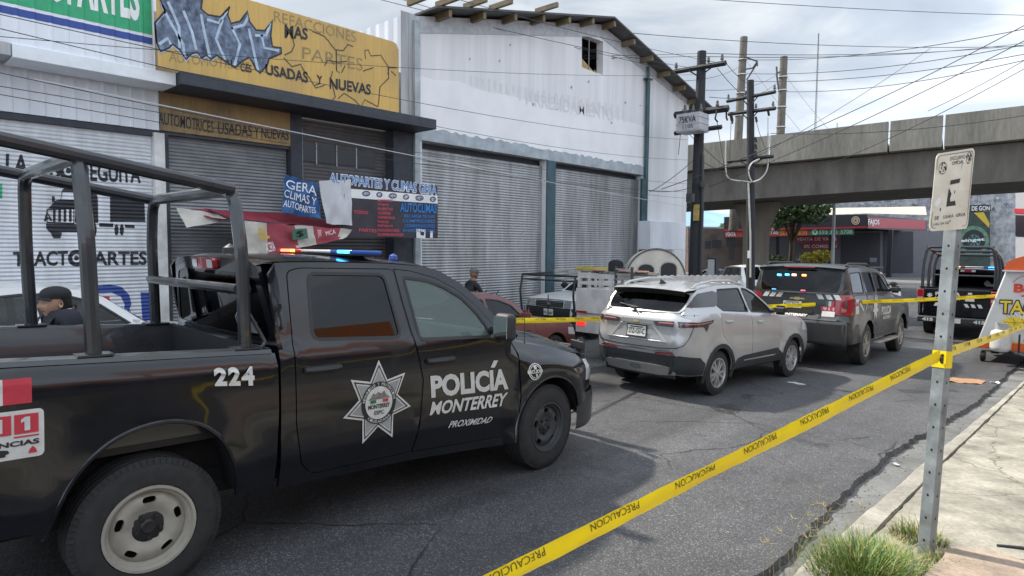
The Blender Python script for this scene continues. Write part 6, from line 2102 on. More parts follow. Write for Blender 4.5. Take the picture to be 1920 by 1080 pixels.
# markings on the right-hand side
DM = tmap(-1, 0.006)
DM2 = tmap(-1, 0.009)
DM3 = tmap(-1, 0.012)
TOR = (0, -1, 0)
def dq(s, bl_, br_, tr__, tl_, b=0.03): return ('t', s, (bl_, br_, tr__, tl_), b)
decal('fleet_number', MARKW, [dq('2', (0.352, 1.232), (0.428, 1.224), (0.424, 1.342), (0.343, 1.346), 0.05), dq('2', (0.438, 1.223), (0.512, 1.215), (0.508, 1.336), (0.430, 1.342), 0.05), dq('4', (0.520, 1.214), (0.604, 1.205), (0.602, 1.330), (0.514, 1.336), 0.05)], DM, tk, sub=0.07, toward=TOR)
decal('lettering', MARKW, [dq('POLICIA', (2.075, 0.918), (2.975, 0.876), (2.955, 1.072), (2.060, 1.104), 0.045), ('p', [(2.74, 1.10), (2.79, 1.095), (2.835, 1.155), (2.78, 1.16)]), dq('MONTERREY', (2.064, 0.775), (2.93, 0.728), (2.973, 0.848), (2.088, 0.886), 0.03), dq('PROXIMIDAD', (2.268, 0.637), (2.762, 0.598), (2.80, 0.652), (2.30, 0.692), 0.02)], DM, d2 if False else tk, sub=0.1, toward=TOR)
# seven pointed star
cx, cz = 1.565, 0.955
def star(ro, ri, rot=90):
 out = []
 for k in range(7):
  a = R(rot + k * 360 / 7)
  b_ = R(rot + (k + 0.5) * 360 / 7)
  out.append((cx + ro * math.cos(a) * 0.96, cz + ro * math.sin(a)))
  out.append((cx + ri * math.cos(b_) * 0.96, cz + ri * math.sin(b_)))
 return out
badge = decal('star_badge', MARKW, [('p', star(0.325, 0.185))], DM, tk, sub=0.08, toward=TOR)
decal('star_line', MARKD, [('h', star(0.292, 0.168), [star(0.272, 0.157)])], DM2, badge, sub=0.08, toward=TOR)
decal('star_field', MARKG, [('p', star(0.248, 0.143))], DM2, badge, sub=0.08, toward=TOR)
def cc(r_, n=32): return [(cx + r_ * 0.96 * math.cos(2 * math.pi * k / n), cz + r_ * math.sin(2 * math.pi * k / n)) for k in range(n)]
decal('badge_ring', MARKD, [('h', cc(0.162), [cc(0.126)])], DM3, badge, sub=0.08, toward=TOR)
decal('badge_disc', MARKW, [('p', cc(0.126))], DM3, badge, sub=0.08, toward=TOR)
DM4 = tmap(-1, 0.015)
arcs = []
def arctext(s, r_, a0, a1, hgt, flip=False):
 n = len(s)
 for i, ch in enumerate(s):
  if ch == ' ': continue
  a = R(a0 + (a1 - a0) * (i + 0.5) / n)
  da = abs(R(a1 - a0)) / n * 0.40
  def P_(rr, t_): return (cx + rr * 0.96 * math.cos(t_), cz + rr * math.sin(t_))
  if not flip: q = (P_(r_, a + da), P_(r_, a - da), P_(r_ + hgt, a - da), P_(r_ + hgt, a + da))
  else: q = (P_(r_ + hgt, a - da), P_(r_ + hgt, a + da), P_(r_, a + da), P_(r_, a - da))
  arcs.append(('t', ch, q, 0.02))
arctext('SEGURIDAD Y PROTECCION', 0.133, 175, 5, 0.021)
arctext('CIUDADANA', 0.133, 225, 315, 0.021, True)
decal('ring_lettering', MARKW, arcs, DM4, badge, toward=TOR)
decal('badge_lettering', MARKD, [('t', 'MONTERREY', (cx - 0.098, cz - 0.042, cx + 0.098, cz - 0.008), 0.03), ('t', 'SSPC', (cx - 0.045, cz - 0.088, cx + 0.045, cz - 0.058), 0.02)], DM4, badge, toward=TOR)
decal('badge_mountain', M('badge_hill', (0.22, 0.2, 0.19), 0.5, var=0.4, vs=60), [('p', [(cx - 0.10, cz + 0.028), (cx - 0.075, cz + 0.045), (cx - 0.055, cz + 0.078), (cx - 0.035, cz + 0.066), (cx - 0.01, cz + 0.086), (cx + 0.01, cz + 0.07), (cx + 0.045, cz + 0.09), (cx + 0.06, cz + 0.06), (cx + 0.1, cz + 0.03)])], DM4, badge, toward=TOR)
decal('badge_green_bar', MARKGR, [('p', [(cx - 0.08, cz + 0.002), (cx - 0.03, cz + 0.002), (cx - 0.03, cz + 0.026), (cx - 0.08, cz + 0.026)])], tmap(-1, 0.017), badge, toward=TOR)
decal('badge_red_bar', MARKR, [('p', [(cx + 0.03, cz + 0.002), (cx + 0.08, cz + 0.002), (cx + 0.08, cz + 0.026), (cx + 0.03, cz + 0.026)])], tmap(-1, 0.017), badge, toward=TOR)
# flag and emergency sticker behind the rear wheel
flag = decal('flag_sticker', [MARKGR, MARKW, MARKR], [('p', [(-0.93, 1.262), (-0.82, 1.262), (-0.82, 1.392), (-0.93, 1.392)], 0), ('p', [(-0.82, 1.262), (-0.692, 1.262), (-0.692, 1.392), (-0.82, 1.392)], 1), ('p', [(-0.692, 1.262), (-0.572, 1.262), (-0.572, 1.392), (-0.692, 1.392)], 2)], DM, tk, sub=0.05, toward=TOR)
decal('flag_emblem', M('emblem_tan', (0.14, 0.10, 0.07), 0.6, var=0.5, vs=80), [('p', [(-0.755 + 0.024 * math.cos(a) * (1 + 0.3 * math.sin(3 * a)), 1.332 + 0.026 * math.sin(a)) for a in [6.283 * k / 16 for k in range(16)]]), ('l', [(-0.795, 1.318), (-0.775, 1.302), (-0.755, 1.297), (-0.735, 1.302), (-0.717, 1.318)], 0.006)], DM2, flag, toward=TOR)
stk = decal('emergency_sticker', MARKW, [('p', rrect(-1.02, 0.978, -0.522, 1.228, 0.025))], DM, tk, sub=0.06, toward=TOR)
decal('sticker_squares', MARKR, [('p', [(x, 1.107), (x + 0.102, 1.107), (x + 0.102, 1.207), (x, 1.207)]) for x in (-0.877, -0.762, -0.648)] + [('l', [(-0.65, 1.092), (-0.545, 1.092)], 0.008), ('p', [(-0.59, 1.0), (-0.553, 1.0), (-0.559, 1.022), (-0.572, 1.036), (-0.585, 1.02)])], DM2, stk, toward=TOR)
decal('sticker_digits', MARKW, [('t', '9', (-0.857, 1.122, -0.797, 1.192), 0.04)] + [('p', [(x + 0.042, 1.122), (x + 0.066, 1.122), (x + 0.066, 1.193), (x + 0.046, 1.193), (x + 0.028, 1.180), (x + 0.028, 1.164), (x + 0.042, 1.17)]) for x in (-0.762, -0.648)], DM3, stk, toward=TOR)
decal('sticker_words', MARKD, [('t', 'EMERGENCIAS', (-0.93, 1.045, -0.543, 1.073), 0.04), ('p', [(-0.745, 1.018), (-0.735, 1.032), (-0.705, 1.036), (-0.675, 1.03), (-0.668, 1.016), (-0.685, 1.008), (-0.685, 0.998), (-0.73, 0.998), (-0.73, 1.008)])], DM2, stk, toward=TOR)
es = []
def fc(r_, n=24): return [(3.312 + r_ * math.cos(2 * math.pi * k / n), 1.005 + r_ * 0.92 * math.sin(2 * math.pi * k / n)) for k in range(n)]
decal('fender_emblem', MARKW, [('h', fc(0.088), [fc(0.076)]), ('h', fc(0.068), [fc(0.060)]), ('t', 'ESCUDO', (3.215, 0.99, 3.41, 1.022), 0.04), ('p', [(3.29, 1.065), (3.315, 1.07), (3.335, 1.04), (3.33, 1.026), (3.30, 1.026)]), ('p', [(3.31, 0.985), (3.335, 0.985), (3.345, 0.94), (3.325, 0.95)])], DM, tk, sub=0.06, toward=TOR)
# ------------------------------------------------------------------ other vehicles: one builder, each with its own measured outline
def car(name, label, cat, loc, yaw, pitch, c, paint, group=None):
 """c: dictionary of outlines in metres, x forward from the rear axle, z up"""
 o = thing(name, label, cat, loc, yaw, pitch, group)
 hw, rc, ry = c['hw'], c.get('rc', 0.32), c.get('ry', 0.3)
 zb = c['belt']                                   # [(x,z)...] rear to front
 xr, xf = c['xr'], c['xf']                        # [(z,x)...] end profiles
 wb, wr = c['wb'], c['wr']
 tum = c.get('tum', 0.36)
 ga = c.get('sw', 0.05)
 def w(x, z):
  b_ = pl(zb, x)
  v = hw + 0.018 * math.sin(math.pi * max(0, min(1, (z - 0.35) / max(0.1, b_ - 0.35)))) - 0.015
  v -= 0.05 * sstep(0.5, 0.2, z)
  if z > b_ - 0.08: v -= ga * sstep(b_ - 0.08, b_ + 0.04, z) + tum * max(0, z - b_ - 0.02)
  for q, e_ in ((pl(xr, z) + rc - x, 0), (x - pl(xf, z) + rc, 1)):
   if q > 0:
    t_ = min(1.0, q / rc)
    v -= ry * (1 - math.sqrt(max(0, 1 - t_ * t_)))
  for cx in (0, wb):
   d_ = math.hypot(x - cx, z - wr)
   if z < b_: v += c.get('swell', 0.02) * math.exp(-((d_ - c['ar'] - 0.04) / 0.09) ** 2)
  return v
 def sm(sg, off=0.0): return lambda x, z: Vector((x, sg * (w(x, z) + off), z))
 z0 = c['sill']
 ar = c['ar']
 def archpts(cx, r_, n=12):
  a0 = math.degrees(math.asin(max(-0.9, min(0.9, (z0 - wr) / r_))))
  return [(cx - r_ * math.cos(R(a0 + (180 - 2 * a0) * k / n)), wr + r_ * math.sin(R(a0 + (180 - 2 * a0) * k / n))) for k in range(n + 1)]
 A0, A1 = archpts(0, ar), archpts(wb, ar)
 zbr, zbf = zb[0][1], zb[-1][1]
 rear_edge = [(pl(xr, z0 + (zbr - z0) * k / 12), z0 + (zbr - z0) * k / 12) for k in range(12, -1, -1)]
 front_edge = [(pl(xf, z0 + (zbf - z0) * k / 10), z0 + (zbf - z0) * k / 10) for k in range(11)]
 side = rear_edge + A0 + A1 + front_edge + [p for p in zb[::-1][1:-1]]
 doors = c.get('doors', [])
 gh = [(x, z - 0.02) if z <= pl(zb, x) + 0.006 else (x, z) for x, z in c['gh']]   # greenhouse outline from rear base over the roof to front base
 wins = c['wins']
 th = 0.02
 step = c.get('step', 0.1)
 parts = []
 for sg in (-1, 1):
  bm = BM()
  panel(bm, side, sm(sg), [inset(d, -0.004) for d in doors], step=step, thick=(0, -sg * th, 0))
  panel(bm, gh, sm(sg, -0.001), wins, step=step, thick=(0, -sg * th, 0))
  mk('body_side', bm, paint, o)
  for i, d in enumerate(doors):
   bm = BM()
   panel(bm, inset(d, 0.003), sm(sg), step=step, thick=(0, -sg * th, 0))
   dd = mk('door', bm, paint, o)
   if 'handles' in c:
    hx, hz = c['handles'][i]
    bm = BM()
    f = sm(sg)
    tube(bm, [f(hx + 0.2 * k / 5, hz) + Vector((0, sg * (0.01 + 0.022 * math.sin(math.pi * k / 5)), 0)) for k in range(6)], 0.016, 6)
    mk('handle', bm, c.get('handle_mat', paint), dd)
  for wn_ in wins:
   bm = BM()
   panel(bm, inset(wn_, -0.003), sm(sg, -0.009), step=0.15, toward=(0, sg, 0))
   mk('window', bm, c.get('glass', GMID), o)
   if c.get('seal', True):
    bm = BM()
    panel(bm, inset(wn_, -0.018), sm(sg, 0.002), [inset(wn_, 0.004)], step=0.2, thick=(0, -sg * 0.01, 0))
    mk('window_seal', bm, TRIM, o)
 # ends
 bm = BM()
 def endp(tab, z, k, s_):
  x = pl(tab, z)
  ww = w(x, z)
  return Vector((x + s_ * 0.025 * (1 - k * k), k * ww, z))
 patch(bm, lambda u, v: endp(xr, z0 + (zbr - z0) * v, 2 * u - 1, -1), 14, 12, toward=(-1, 0, 0))
 be_ = {'boot': bm, 'hood': BM()}
 patch(be_['hood'], lambda u, v: endp(xf, z0 + (zbf - z0) * v, 2 * u - 1, 1), 14, 10, toward=(1, 0, 0))
 # bonnet (and boot)
 for key in ('hood', 'boot'):
  if key in c:
   bm = be_[key]
   hp = c[key]
   def hf(u, v):
    x = hp[0][0] + (hp[-1][0] - hp[0][0]) * u
    k = 2 * v - 1
    zz = pl(hp, x)
    return Vector((x + (0.03 * (1 - k * k) if (u > 0.5) == (key == 'hood') else 0), k * (w(x, min(pl(zb, x), zz)) + 0.0), pl(zb, x) + (zz - pl(zb, x)) * (1 - abs(k) ** 3.0)))
   patch(bm, hf, 12, 14, toward=(0, 0, 1))
 mk('tail_panel', be_['boot'], paint, o)
 mk('bonnet', be_['hood'], paint, o)
 # roof
 rf = c['roof']
 bm = BM()
 def rfn(u, v):
  x = rf[0][0] + (rf[-1][0] - rf[0][0]) * u
  k = 2 * v - 1
  zz = pl(rf, x)
  return Vector((x + 0.06 * (1 - k * k) * (u - 0.5) * 2 * c.get('rbow', 1), k * (w(x, zz) + 0.004), zz - 0.01 + c.get('crown', 0.045) * (1 - abs(k) ** 2.6)))
 patch(bm, rfn, 14, 14, toward=(0, 0, 1))
 mk('roof', bm, c.get('roof_mat', paint), o)
 # windscreen and rear glass between the roof and the base
 def screen(p0, p1, bow, gl_, nm, ins, fm_):
  (xa, za), (xb, zb_) = p0, p1
  def f(u, v, off=0.0):
   k = 2 * u - 1
   x = xa + (xb - xa) * v
   z = za + (zb_ - za) * v
   return Vector((x + bow * (1 - k * k) * (1 - 0.35 * v) + off, k * (w(x, z) - 0.0), z + 0.03 * (1 - k * k) * v))
  ho = rrect(*ins, 0.05)
  bm = BM()
  tw_ = (math.copysign(1, bow), 0, 0.4)
  panel(bm, [(0, 0), (1, 0), (1, 1), (0, 1)], f, [ho], step=0.1, toward=tw_)
  fr = mk(nm + '_frame', bm, fm_, o)
  bm = BM()
  panel(bm, ho, lambda u, v: f(u, v, -0.004 * math.copysign(1, bow)), step=0.14, toward=tw_)
  mk(nm, bm, gl_, fr)
  return f
 o_screen = screen(c['ws'][0], c['ws'][1], 0.14, c.get('wglass', GMID), 'windscreen', (0.05, 0.04, 0.95, 0.94), c.get('wframe', TRIM))
 rscr = screen(c['rs'][0], c['rs'][1], -0.10, c.get('rglass', c.get('glass', GMID)), 'rear_window', c.get('rins', (0.06, 0.05, 0.94, 0.93)), c.get('rframe', TRIM))
 # underbody, wells
 bm = BM()
 x0, x1 = xr[0][1] + 0.12, xf[0][1] - 0.12
 box(bm, (x0, -hw + 0.18, z0 - 0.05), (x1, hw - 0.18, z0 + 0.18))
 box(bm, (ar + 0.02, -hw + 0.05, z0 - 0.02), (wb - ar - 0.02, hw - 0.05, z0 + 0.1))
 for cx in (0, wb):
  box(bm, (cx - ar - 0.05, -hw + 0.24, z0 + 0.02), (cx + ar + 0.05, hw - 0.24, wr + ar + 0.06))
  for sg in (-1, 1):
   pr_ = None
   for x, z in archpts(cx, ar * 1.02):
    cur = (bm.verts.new((x, sg * (hw - 0.03), z + 0.01)), bm.verts.new((x, sg * (hw - 0.3), z + 0.01)))
    if pr_: bm.faces.new((pr_[0], pr_[1], cur[1], cur[0]))
    pr_ = cur
 mk('underbody', bm, UNDER, o)
 bm = BM()
 zc = min(p[1] for p in zb) - 0.12
 box(bm, (gh[0][0] + 0.1, -hw + 0.12, zc - 0.1), (gh[-1][0] - 0.05, hw - 0.12, zc))
 for xs_ in c.get('seats', ()):
  for yy in (-0.38, 0.38):
   box(bm, (xs_, yy - 0.24, zc), (xs_ + 0.13, yy + 0.24, zc + 0.42))
   box(bm, (xs_ + 0.01, yy - 0.12, zc + 0.44), (xs_ + 0.1, yy + 0.12, zc + 0.6))
 mk('cabin', bm, SEAT, o, bevel=0.04)
 for sg in (-1, 1):
  for cx in (0, wb):
   wheel(o, cx, sg * (hw - c.get('tw', 0.22) / 2 - 0.01), wr, wr, c.get('tw', 0.22), c['rim'], c.get('wstyle', 'alloy10'), c.get('rimmat', ALLOY), c.get('tyremat'), side=sg, seg=c.get('wseg', 32), steer=c.get('steer', 0) if cx else 0)
  mx_, mz_ = c['mirror']
  bm = BM()
  q = Vector((mx_, sg * (w(mx_, mz_ - 0.05)), mz_))
  box(bm, (mx_ - 0.06, q.y + (0.03 if sg > 0 else -0.26), mz_ - 0.07), (mx_ + 0.06, q.y + (0.26 if sg > 0 else -0.03), mz_ + 0.09))
  bmesh.ops.bevel(bm, geom=bm.edges[:], offset=0.045, segments=3, affect='EDGES')
  tube(bm, [q + Vector((0.02, -sg * 0.04, -0.03)), q + Vector((0, sg * 0.08, 0))], 0.03, 6)
  mk('mirror', bm, c.get('mirror_mat', paint), o)
 return o, sm, w, endp, rscr, xr, xf
def endmap(endp, tab, s_, w, off):
 def f(y, z):
  x = pl(tab, z)
  ww = max(0.05, w(x, z))
  p = endp(tab, z, max(-1, min(1, y / ww)), s_)
  return Vector((p.x + s_ * off, y, z))
 return f
def wrapmap(sm, em, sg, xend, yend, s_):
 """outline coordinate q: 0 at the body corner, positive along the side, negative across the end"""
 def f(q, z): return sm(sg)(xend + q, z) if q > 0 else em(sg * (yend + q), z)
 return f
# ---- silver crossover
SIL = M('silver_paint', (0.47, 0.475, 0.48), 0.32, metal=0.42, var=0.04, vs=1.5, coat=0.8)
CLAD = M('grey_cladding', (0.03, 0.034, 0.037), 0.6, var=0.15)
sa = hG(1344, 741)
yaw_s = R(86.2)
eS = Vector((math.cos(yaw_s), math.sin(yaw_s), 0))
lS = Vector((-eS.y, eS.x, 0))
HW = 0.915
ol = sa + lS * (HW - 0.02)
SUVC = dict(hw=HW, rc=0.34, ry=0.30, wb=2.68, wr=0.352, ar=0.40, sill=0.36, tw=0.22, rim=0.235, wstyle='alloy10', rimmat=ALLOY, step=0.08, tum=0.42, swell=0.03,
 xr=[(0.30, -0.80), (0.50, -0.90), (0.72, -0.93), (0.86, -0.95), (1.0, -0.92), (1.12, -0.93), (1.22, -0.90), (1.30, -0.82)],
 xf=[(0.30, 3.50), (0.6, 3.60), (0.9, 3.54), (1.08, 3.36)],
 belt=[(-0.82, 1.30), (-0.40, 1.31), (0.05, 1.31), (0.9, 1.262), (1.9, 1.20), (2.2, 1.17), (2.9, 1.12), (3.36, 1.04)],
 gh=[(-0.80, 1.302), (-0.66, 1.46), (-0.52, 1.60), (-0.42, 1.655), (0.2, 1.72), (0.8, 1.725), (1.1, 1.70), (1.42, 1.61), (1.80, 1.39), (2.03, 1.20), (1.9, 1.202), (0.9, 1.264), (0.05, 1.312)],
 wins=[roundpoly([(0.16, 1.335), (0.02, 1.41), (0.20, 1.645), (0.93, 1.655), (1.0, 1.285)], 0.03), roundpoly([(1.10, 1.28), (1.03, 1.655), (1.2, 1.635), (1.44, 1.545), (1.74, 1.365), (1.90, 1.232)], 0.03)],
 doors=[roundpoly([(0.46, 0.50), (0.42, 0.62), (0.36, 0.74), (0.10, 0.93), (0.02, 1.24), (0.03, 1.295), (0.9, 1.250), (1.03, 1.24), (1.07, 1.0), (1.09, 0.5)], 0.03), roundpoly([(1.105, 0.5), (1.085, 1.0), (1.045, 1.24), (1.9, 1.185), (2.12, 1.15), (2.14, 0.9), (2.12, 0.72), (2.09, 0.5)], 0.03)],
 handles=[(0.16, 1.155), (1.25, 1.10)], mirror=(1.90, 1.27), mirror_mat=TRIM,
 hood=[(2.02, 1.24), (2.6, 1.2), (3.1, 1.13), (3.36, 1.05)],
 roof=[(-0.62, 1.645), (-0.40, 1.675), (0.2, 1.725), (0.8, 1.73), (1.1, 1.705), (1.30, 1.655)], roof_mat=SIL, crown=0.035,
 ws=((2.03, 1.21), (1.28, 1.66)), rs=((-0.80, 1.305), (-0.52, 1.605)), glass=GMID, wglass=GMID, rglass=glassM('glass_rear', (0.22, 0.25, 0.25), 1.5), rins=(0.035, 0.05, 0.965, 0.93), rframe=SIL, seats=(0.3, 1.15))
sv_, ssm, sw_, sendp, srscr, sxr, sxf = car('crossover', 'clean silver crossover parked behind the black police pickup', 'suv', (ol.x, ol.y, gz(ol.y - 0.0) + 0.004), yaw_s, 0.0265, SUVC, SIL)
em = endmap(sendp, sxr, -1, sw_, 0.006)
em2 = endmap(sendp, sxr, -1, sw_, 0.012)
for sg in (-1, 1):
 TOS = (0, sg, 0)
 bm = BM()                                        # arch cladding and sill
 for cx in (0, 2.68):
  n = 14
  pi_ = arc(cx, 0.352, 0.402, 195, -15, n)
  po = arc(cx, 0.352, 0.468, 195, -15, n)
  panel(bm, pi_ + po[::-1], ssm(sg, 0.012), step=0.08, thick=(0, -sg * 0.02, 0))
 panel(bm, [(0.46, 0.36), (2.22, 0.36), (2.24, 0.47), (2.05, 0.60), (0.80, 0.565), (0.60, 0.53), (0.47, 0.42)], ssm(sg, 0.010), step=0.08, thick=(0, -sg * 0.02, 0))
 mk('cladding', bm, CLAD, sv_)
 bm = BM()
 panel(bm, [(0.78, 0.475), (1.9, 0.475), (2.0, 0.50), (0.80, 0.497)], ssm(sg, 0.017), step=0.1, toward=TOS)
 mk('sill_strip', bm, CHROME, sv_)
 bm = BM()                                        # black rear quarter: the floating roof
 panel(bm, [(-0.74, 1.395), (-0.05, 1.395), (0.04, 1.43), (0.16, 1.60), (0.02, 1.635), (-0.44, 1.60), (-0.56, 1.55)], ssm(sg, 0.004), step=0.08, toward=TOS)
 mk('quarter_panel', bm, M('gloss_black', (0.02, 0.02, 0.022), 0.3, var=0.1, coat=0.5), sv_)
 bm = BM()
 tube(bm, [ssm(sg, -0.07)(x, pl(SUVC['roof'], x)) + Vector((0, 0, h)) for x, h in ((-0.45, 0.0), (-0.3, 0.045), (0.2, 0.06), (0.8, 0.055), (1.15, 0.03), (1.25, 0.0))], 0.02, 8)
 mk('roof_rail', bm, M('rail_silver', (0.5, 0.5, 0.5), 0.35, metal=0.7, var=0.05), sv_)
 bm = BM()                                        # tail lamp with its hooked end
 lamp = [(-0.895, 1.185), (-0.75, 1.183), (-0.60, 1.18), (-0.30, 1.195), (-0.22, 1.205), (-0.25, 1.155), (-0.36, 1.13), (-0.42, 1.03), (-0.50, 1.10), (-0.60, 1.112), (-0.75, 1.107), (-0.905, 1.10)]
 panel(bm, lamp, ssm(sg, 0.007), step=0.06, thick=(0, -sg * 0.008, 0))
 panel(bm, [(sg * 0.655, 1.185), (sg * 0.38, 1.175), (sg * 0.30, 1.16), (sg * 0.36, 1.10), (sg * 0.655, 1.10)], em2, step=0.06, toward=(-1, 0, 0))
 tl = mk('tail_lamp', bm, M('lamp_smoke', (0.05, 0.03, 0.035), 0.12, var=0, coat=1), sv_)
 bm = BM()
 panel(bm, [(-0.89, 1.163), (-0.58, 1.163), (-0.28, 1.180), (-0.28, 1.162), (-0.58, 1.145), (-0.89, 1.145)], ssm(sg, 0.012), step=0.1, toward=TOS)
 panel(bm, [(sg * 0.655, 1.165), (sg * 0.40, 1.160), (sg * 0.40, 1.143), (sg * 0.655, 1.145)], endmap(sendp, sxr, -1, sw_, 0.017), step=0.1, toward=(-1, 0, 0))
 mk('lamp_bar', bm, M('lamp_pink', (0.42, 0.16, 0.17), 0.2, var=0, coat=1), tl)
 bm = BM()
 panel(bm, [(sg * 0.36, 0.70), (sg * 0.66, 0.715), (sg * 0.70, 0.69), (sg * 0.36, 0.675)], endmap(sendp, sxr, -1, sw_, 0.016), step=0.1, toward=(-1, 0, 0))
 mk('reflector', bm, LAMPR, sv_)
bm = BM()                                            # dark lower bumper and skid plate
for sg in (-1, 1):
 panel(bm, [(-0.92, 0.37), (-0.50, 0.37), (-0.46, 0.55), (-0.58, 0.64), (-0.935, 0.675)], ssm(sg, 0.010), step=0.06, thick=(0, -sg * 0.01, 0))
panel(bm, [(-0.66, 0.30), (0.66, 0.30), (0.66, 0.668), (-0.66, 0.668)], em2, step=0.09, toward=(-1, 0, 0))
mk('lower_bumper', bm, CLAD, sv_)
bm = BM()
panel(bm, roundpoly([(-0.70, 0.37), (-0.40, 0.335), (0.40, 0.335), (0.70, 0.37), (0.60, 0.485), (0.35, 0.50), (-0.35, 0.50), (-0.60, 0.485)], 0.04), endmap(sendp, sxr, -1, sw_, 0.03), step=0.09, thick=(0.02, 0, 0))
mk('skid_plate', bm, M('skid_grey', (0.34, 0.335, 0.33), 0.45, metal=0.3, var=0.1), sv_)
bm = BM()
panel(bm, rrect(-0.08, 0.40, 0.10, 0.455, 0.02), endmap(sendp, sxr, -1, sw_, 0.036), [rrect(-0.065, 0.412, 0.085, 0.443, 0.012)], step=0.1, toward=(-1, 0, 0))
tube(bm, [em(-0.65, 0.735), em(-0.3, 0.722), em(0.3, 0.722), em(0.65, 0.735)], 0.008, 5)
mk('bumper_details', bm, M('grey_detail', (0.12, 0.12, 0.12), 0.5), sv_)
bm = BM()                                            # hatch shut lines
for sg in (-1, 1): tube(bm, [ssm(sg, 0.0)(-0.66, 1.29), ssm(sg, 0.0)(-0.74, 1.10), ssm(sg, 0.0)(-0.80, 0.95), ssm(sg, 0.0)(-0.87, 0.84), ssm(sg, 0.0)(-0.92, 0.79), em(sg * 0.58, 0.775), em(sg * 0.40, 0.765), em(0, 0.76)], 0.0055, 5)
mk('hatch_seam', bm, UNDER, sv_)
bm = BM()                                            # pressed hatch recess round the plate
panel(bm, [(-0.30, 1.10), (0.30, 1.10), (0.56, 0.86), (-0.56, 0.86)], em, [[(-0.27, 1.085), (0.27, 1.085), (0.46, 0.875), (-0.46, 0.875)]], step=0.2, thick=(0.01, 0, 0))
mk('hatch_pressing', bm, SIL, sv_, bevel=0.004)
bm = BM()
panel(bm, rrect(-0.62, 1.112, 0.30, 1.175, 0.02), endmap(sendp, sxr, -1, sw_, 0.008), step=0.1, thick=(0.005, 0, 0))
mk('hatch_bar', bm, M('bar_grey', (0.22, 0.22, 0.22), 0.4, metal=0.4, var=0.05), sv_)
bm = BM()
panel(bm, [(-0.05, 1.125), (0.05, 1.125), (0.07, 1.16), (-0.04, 1.16)], endmap(sendp, sxr, -1, sw_, 0.016), step=0.2, toward=(-1, 0, 0))
mk('hatch_emblem', bm, M('emblem_gold', (0.5, 0.4, 0.2), 0.3, metal=0.6), sv_)
def plate(parent, fmap, y0, z0, y1, z1, text, mir=-1, frame_=True):
 """mir -1 when the plate is read from behind the car"""
 bm = BM()
 if frame_: panel(bm, rrect(y0 - 0.02, z0 - 0.025, y1 + 0.02, z1 + 0.02, 0.015), lambda u, v: fmap(u, v), step=0.06, toward=(mir, 0, 0))
 fr = mk('plate_frame', bm, TRIM, parent)
 fp = lambda k: (lambda u, v: fmap(u, v) + Vector((mir * k, 0, 0)))
 bm = BM(); panel(bm, [(y0, z0), (y1, z0), (y1, z1), (y0, z1)], fp(0.005), step=0.05, toward=(mir, 0, 0)); p_ = mk('plate', bm, PLATE, fr)
 h = z1 - z0
 ym = (y0 + y1) / 2
 def mm(u, v): return fp(0.009)(ym - mir * (u - ym) * -1 * -1 if mir > 0 else ym - (u - ym), v)
 decal('plate_lettering', MARKD, [('t', text, (y0 + 0.02, z0 + h * 0.2, y1 - 0.02, z0 + h * 0.72), 0.02), ('l', [(y0 + 0.05, z1 - h * 0.14), (y1 - 0.05, z1 - h * 0.14)], h * 0.1)], mm, p_, toward=(mir, 0, 0))
plate(sv_, endmap(sendp, sxr, -1, sw_, 0.02), -0.19, 0.915, 0.15, 1.075, 'STZ-157-C')
decal('hatch_badge', M('badge_chrome', (0.5, 0.5, 0.5), 0.3, metal=0.7), [('t', 'CAPTIVA', (-0.52, 0.80, -0.34, 0.822), 0.02)], lambda u, v: endmap(sendp, sxr, -1, sw_, 0.012)(-u, v), sv_, toward=(-1, 0, 0))
bm = BM()                                            # spoiler, wiper, aerial
patch(bm, lambda u, v: Vector((-0.60 - 0.16 * v + 0.05 * (2 * u - 1) ** 2, (2 * u - 1) * (0.70 - 0.02 * v), 1.66 - 0.035 * v + 0.03 * (1 - (2 * u - 1) ** 2))), 12, 4, toward=(0, 0, 1))
mk('spoiler', bm, SIL, sv_)
bm = BM()
patch(bm, lambda u, v: Vector((-0.765 + 0.05 * (2 * u - 1) ** 2 + 0.10 * v, (2 * u - 1) * 0.66, 1.63 - 0.085 * v + 0.028 * (1 - (2 * u - 1) ** 2))), 12, 3)
mk('spoiler_underside', bm, TRIM, sv_)
bm = BM()
tube(bm, [srscr(0.55, 0.02, -0.03), srscr(0.55, 0.10, -0.035), srscr(0.72, 0.22, -0.03)], 0.014, 6)
tube(bm, [srscr(0.52, 0.13, -0.028), srscr(0.80, 0.26, -0.024)], 0.01, 5)
mk('rear_wiper', bm, TRIM, sv_)
bm = BM()
q = [bm.verts.new(p) for p in ((-0.35, 0.02, 1.70), (-0.35, -0.02, 1.70), (-0.15, 0.0, 1.72), (-0.33, 0.0, 1.80))]
for f in ((0, 1, 3), (1, 2, 3), (2, 0, 3)): bm.faces.new([q[i] for i in f])
mk('fin_antenna', bm, TRIM, sv_, smooth=False)
bm = BM()
for sg in (-1, 1):
 panel(bm, [(3.02, 0.86), (3.5, 0.84), (3.42, 1.0), (3.05, 1.02)], ssm(sg, 0.006), step=0.08, toward=(0, sg, 0))
mk('headlamp', bm, LAMPC, sv_)
bm = BM()
tube(bm, [(-0.62, 0.35, 0.33), (-0.3, 0.35, 0.33)], 0.03, 8)
box(bm, (-0.55, -0.2, 0.30), (-0.25, 0.5, 0.40))
mk('exhaust', bm, UNDER, sv_)
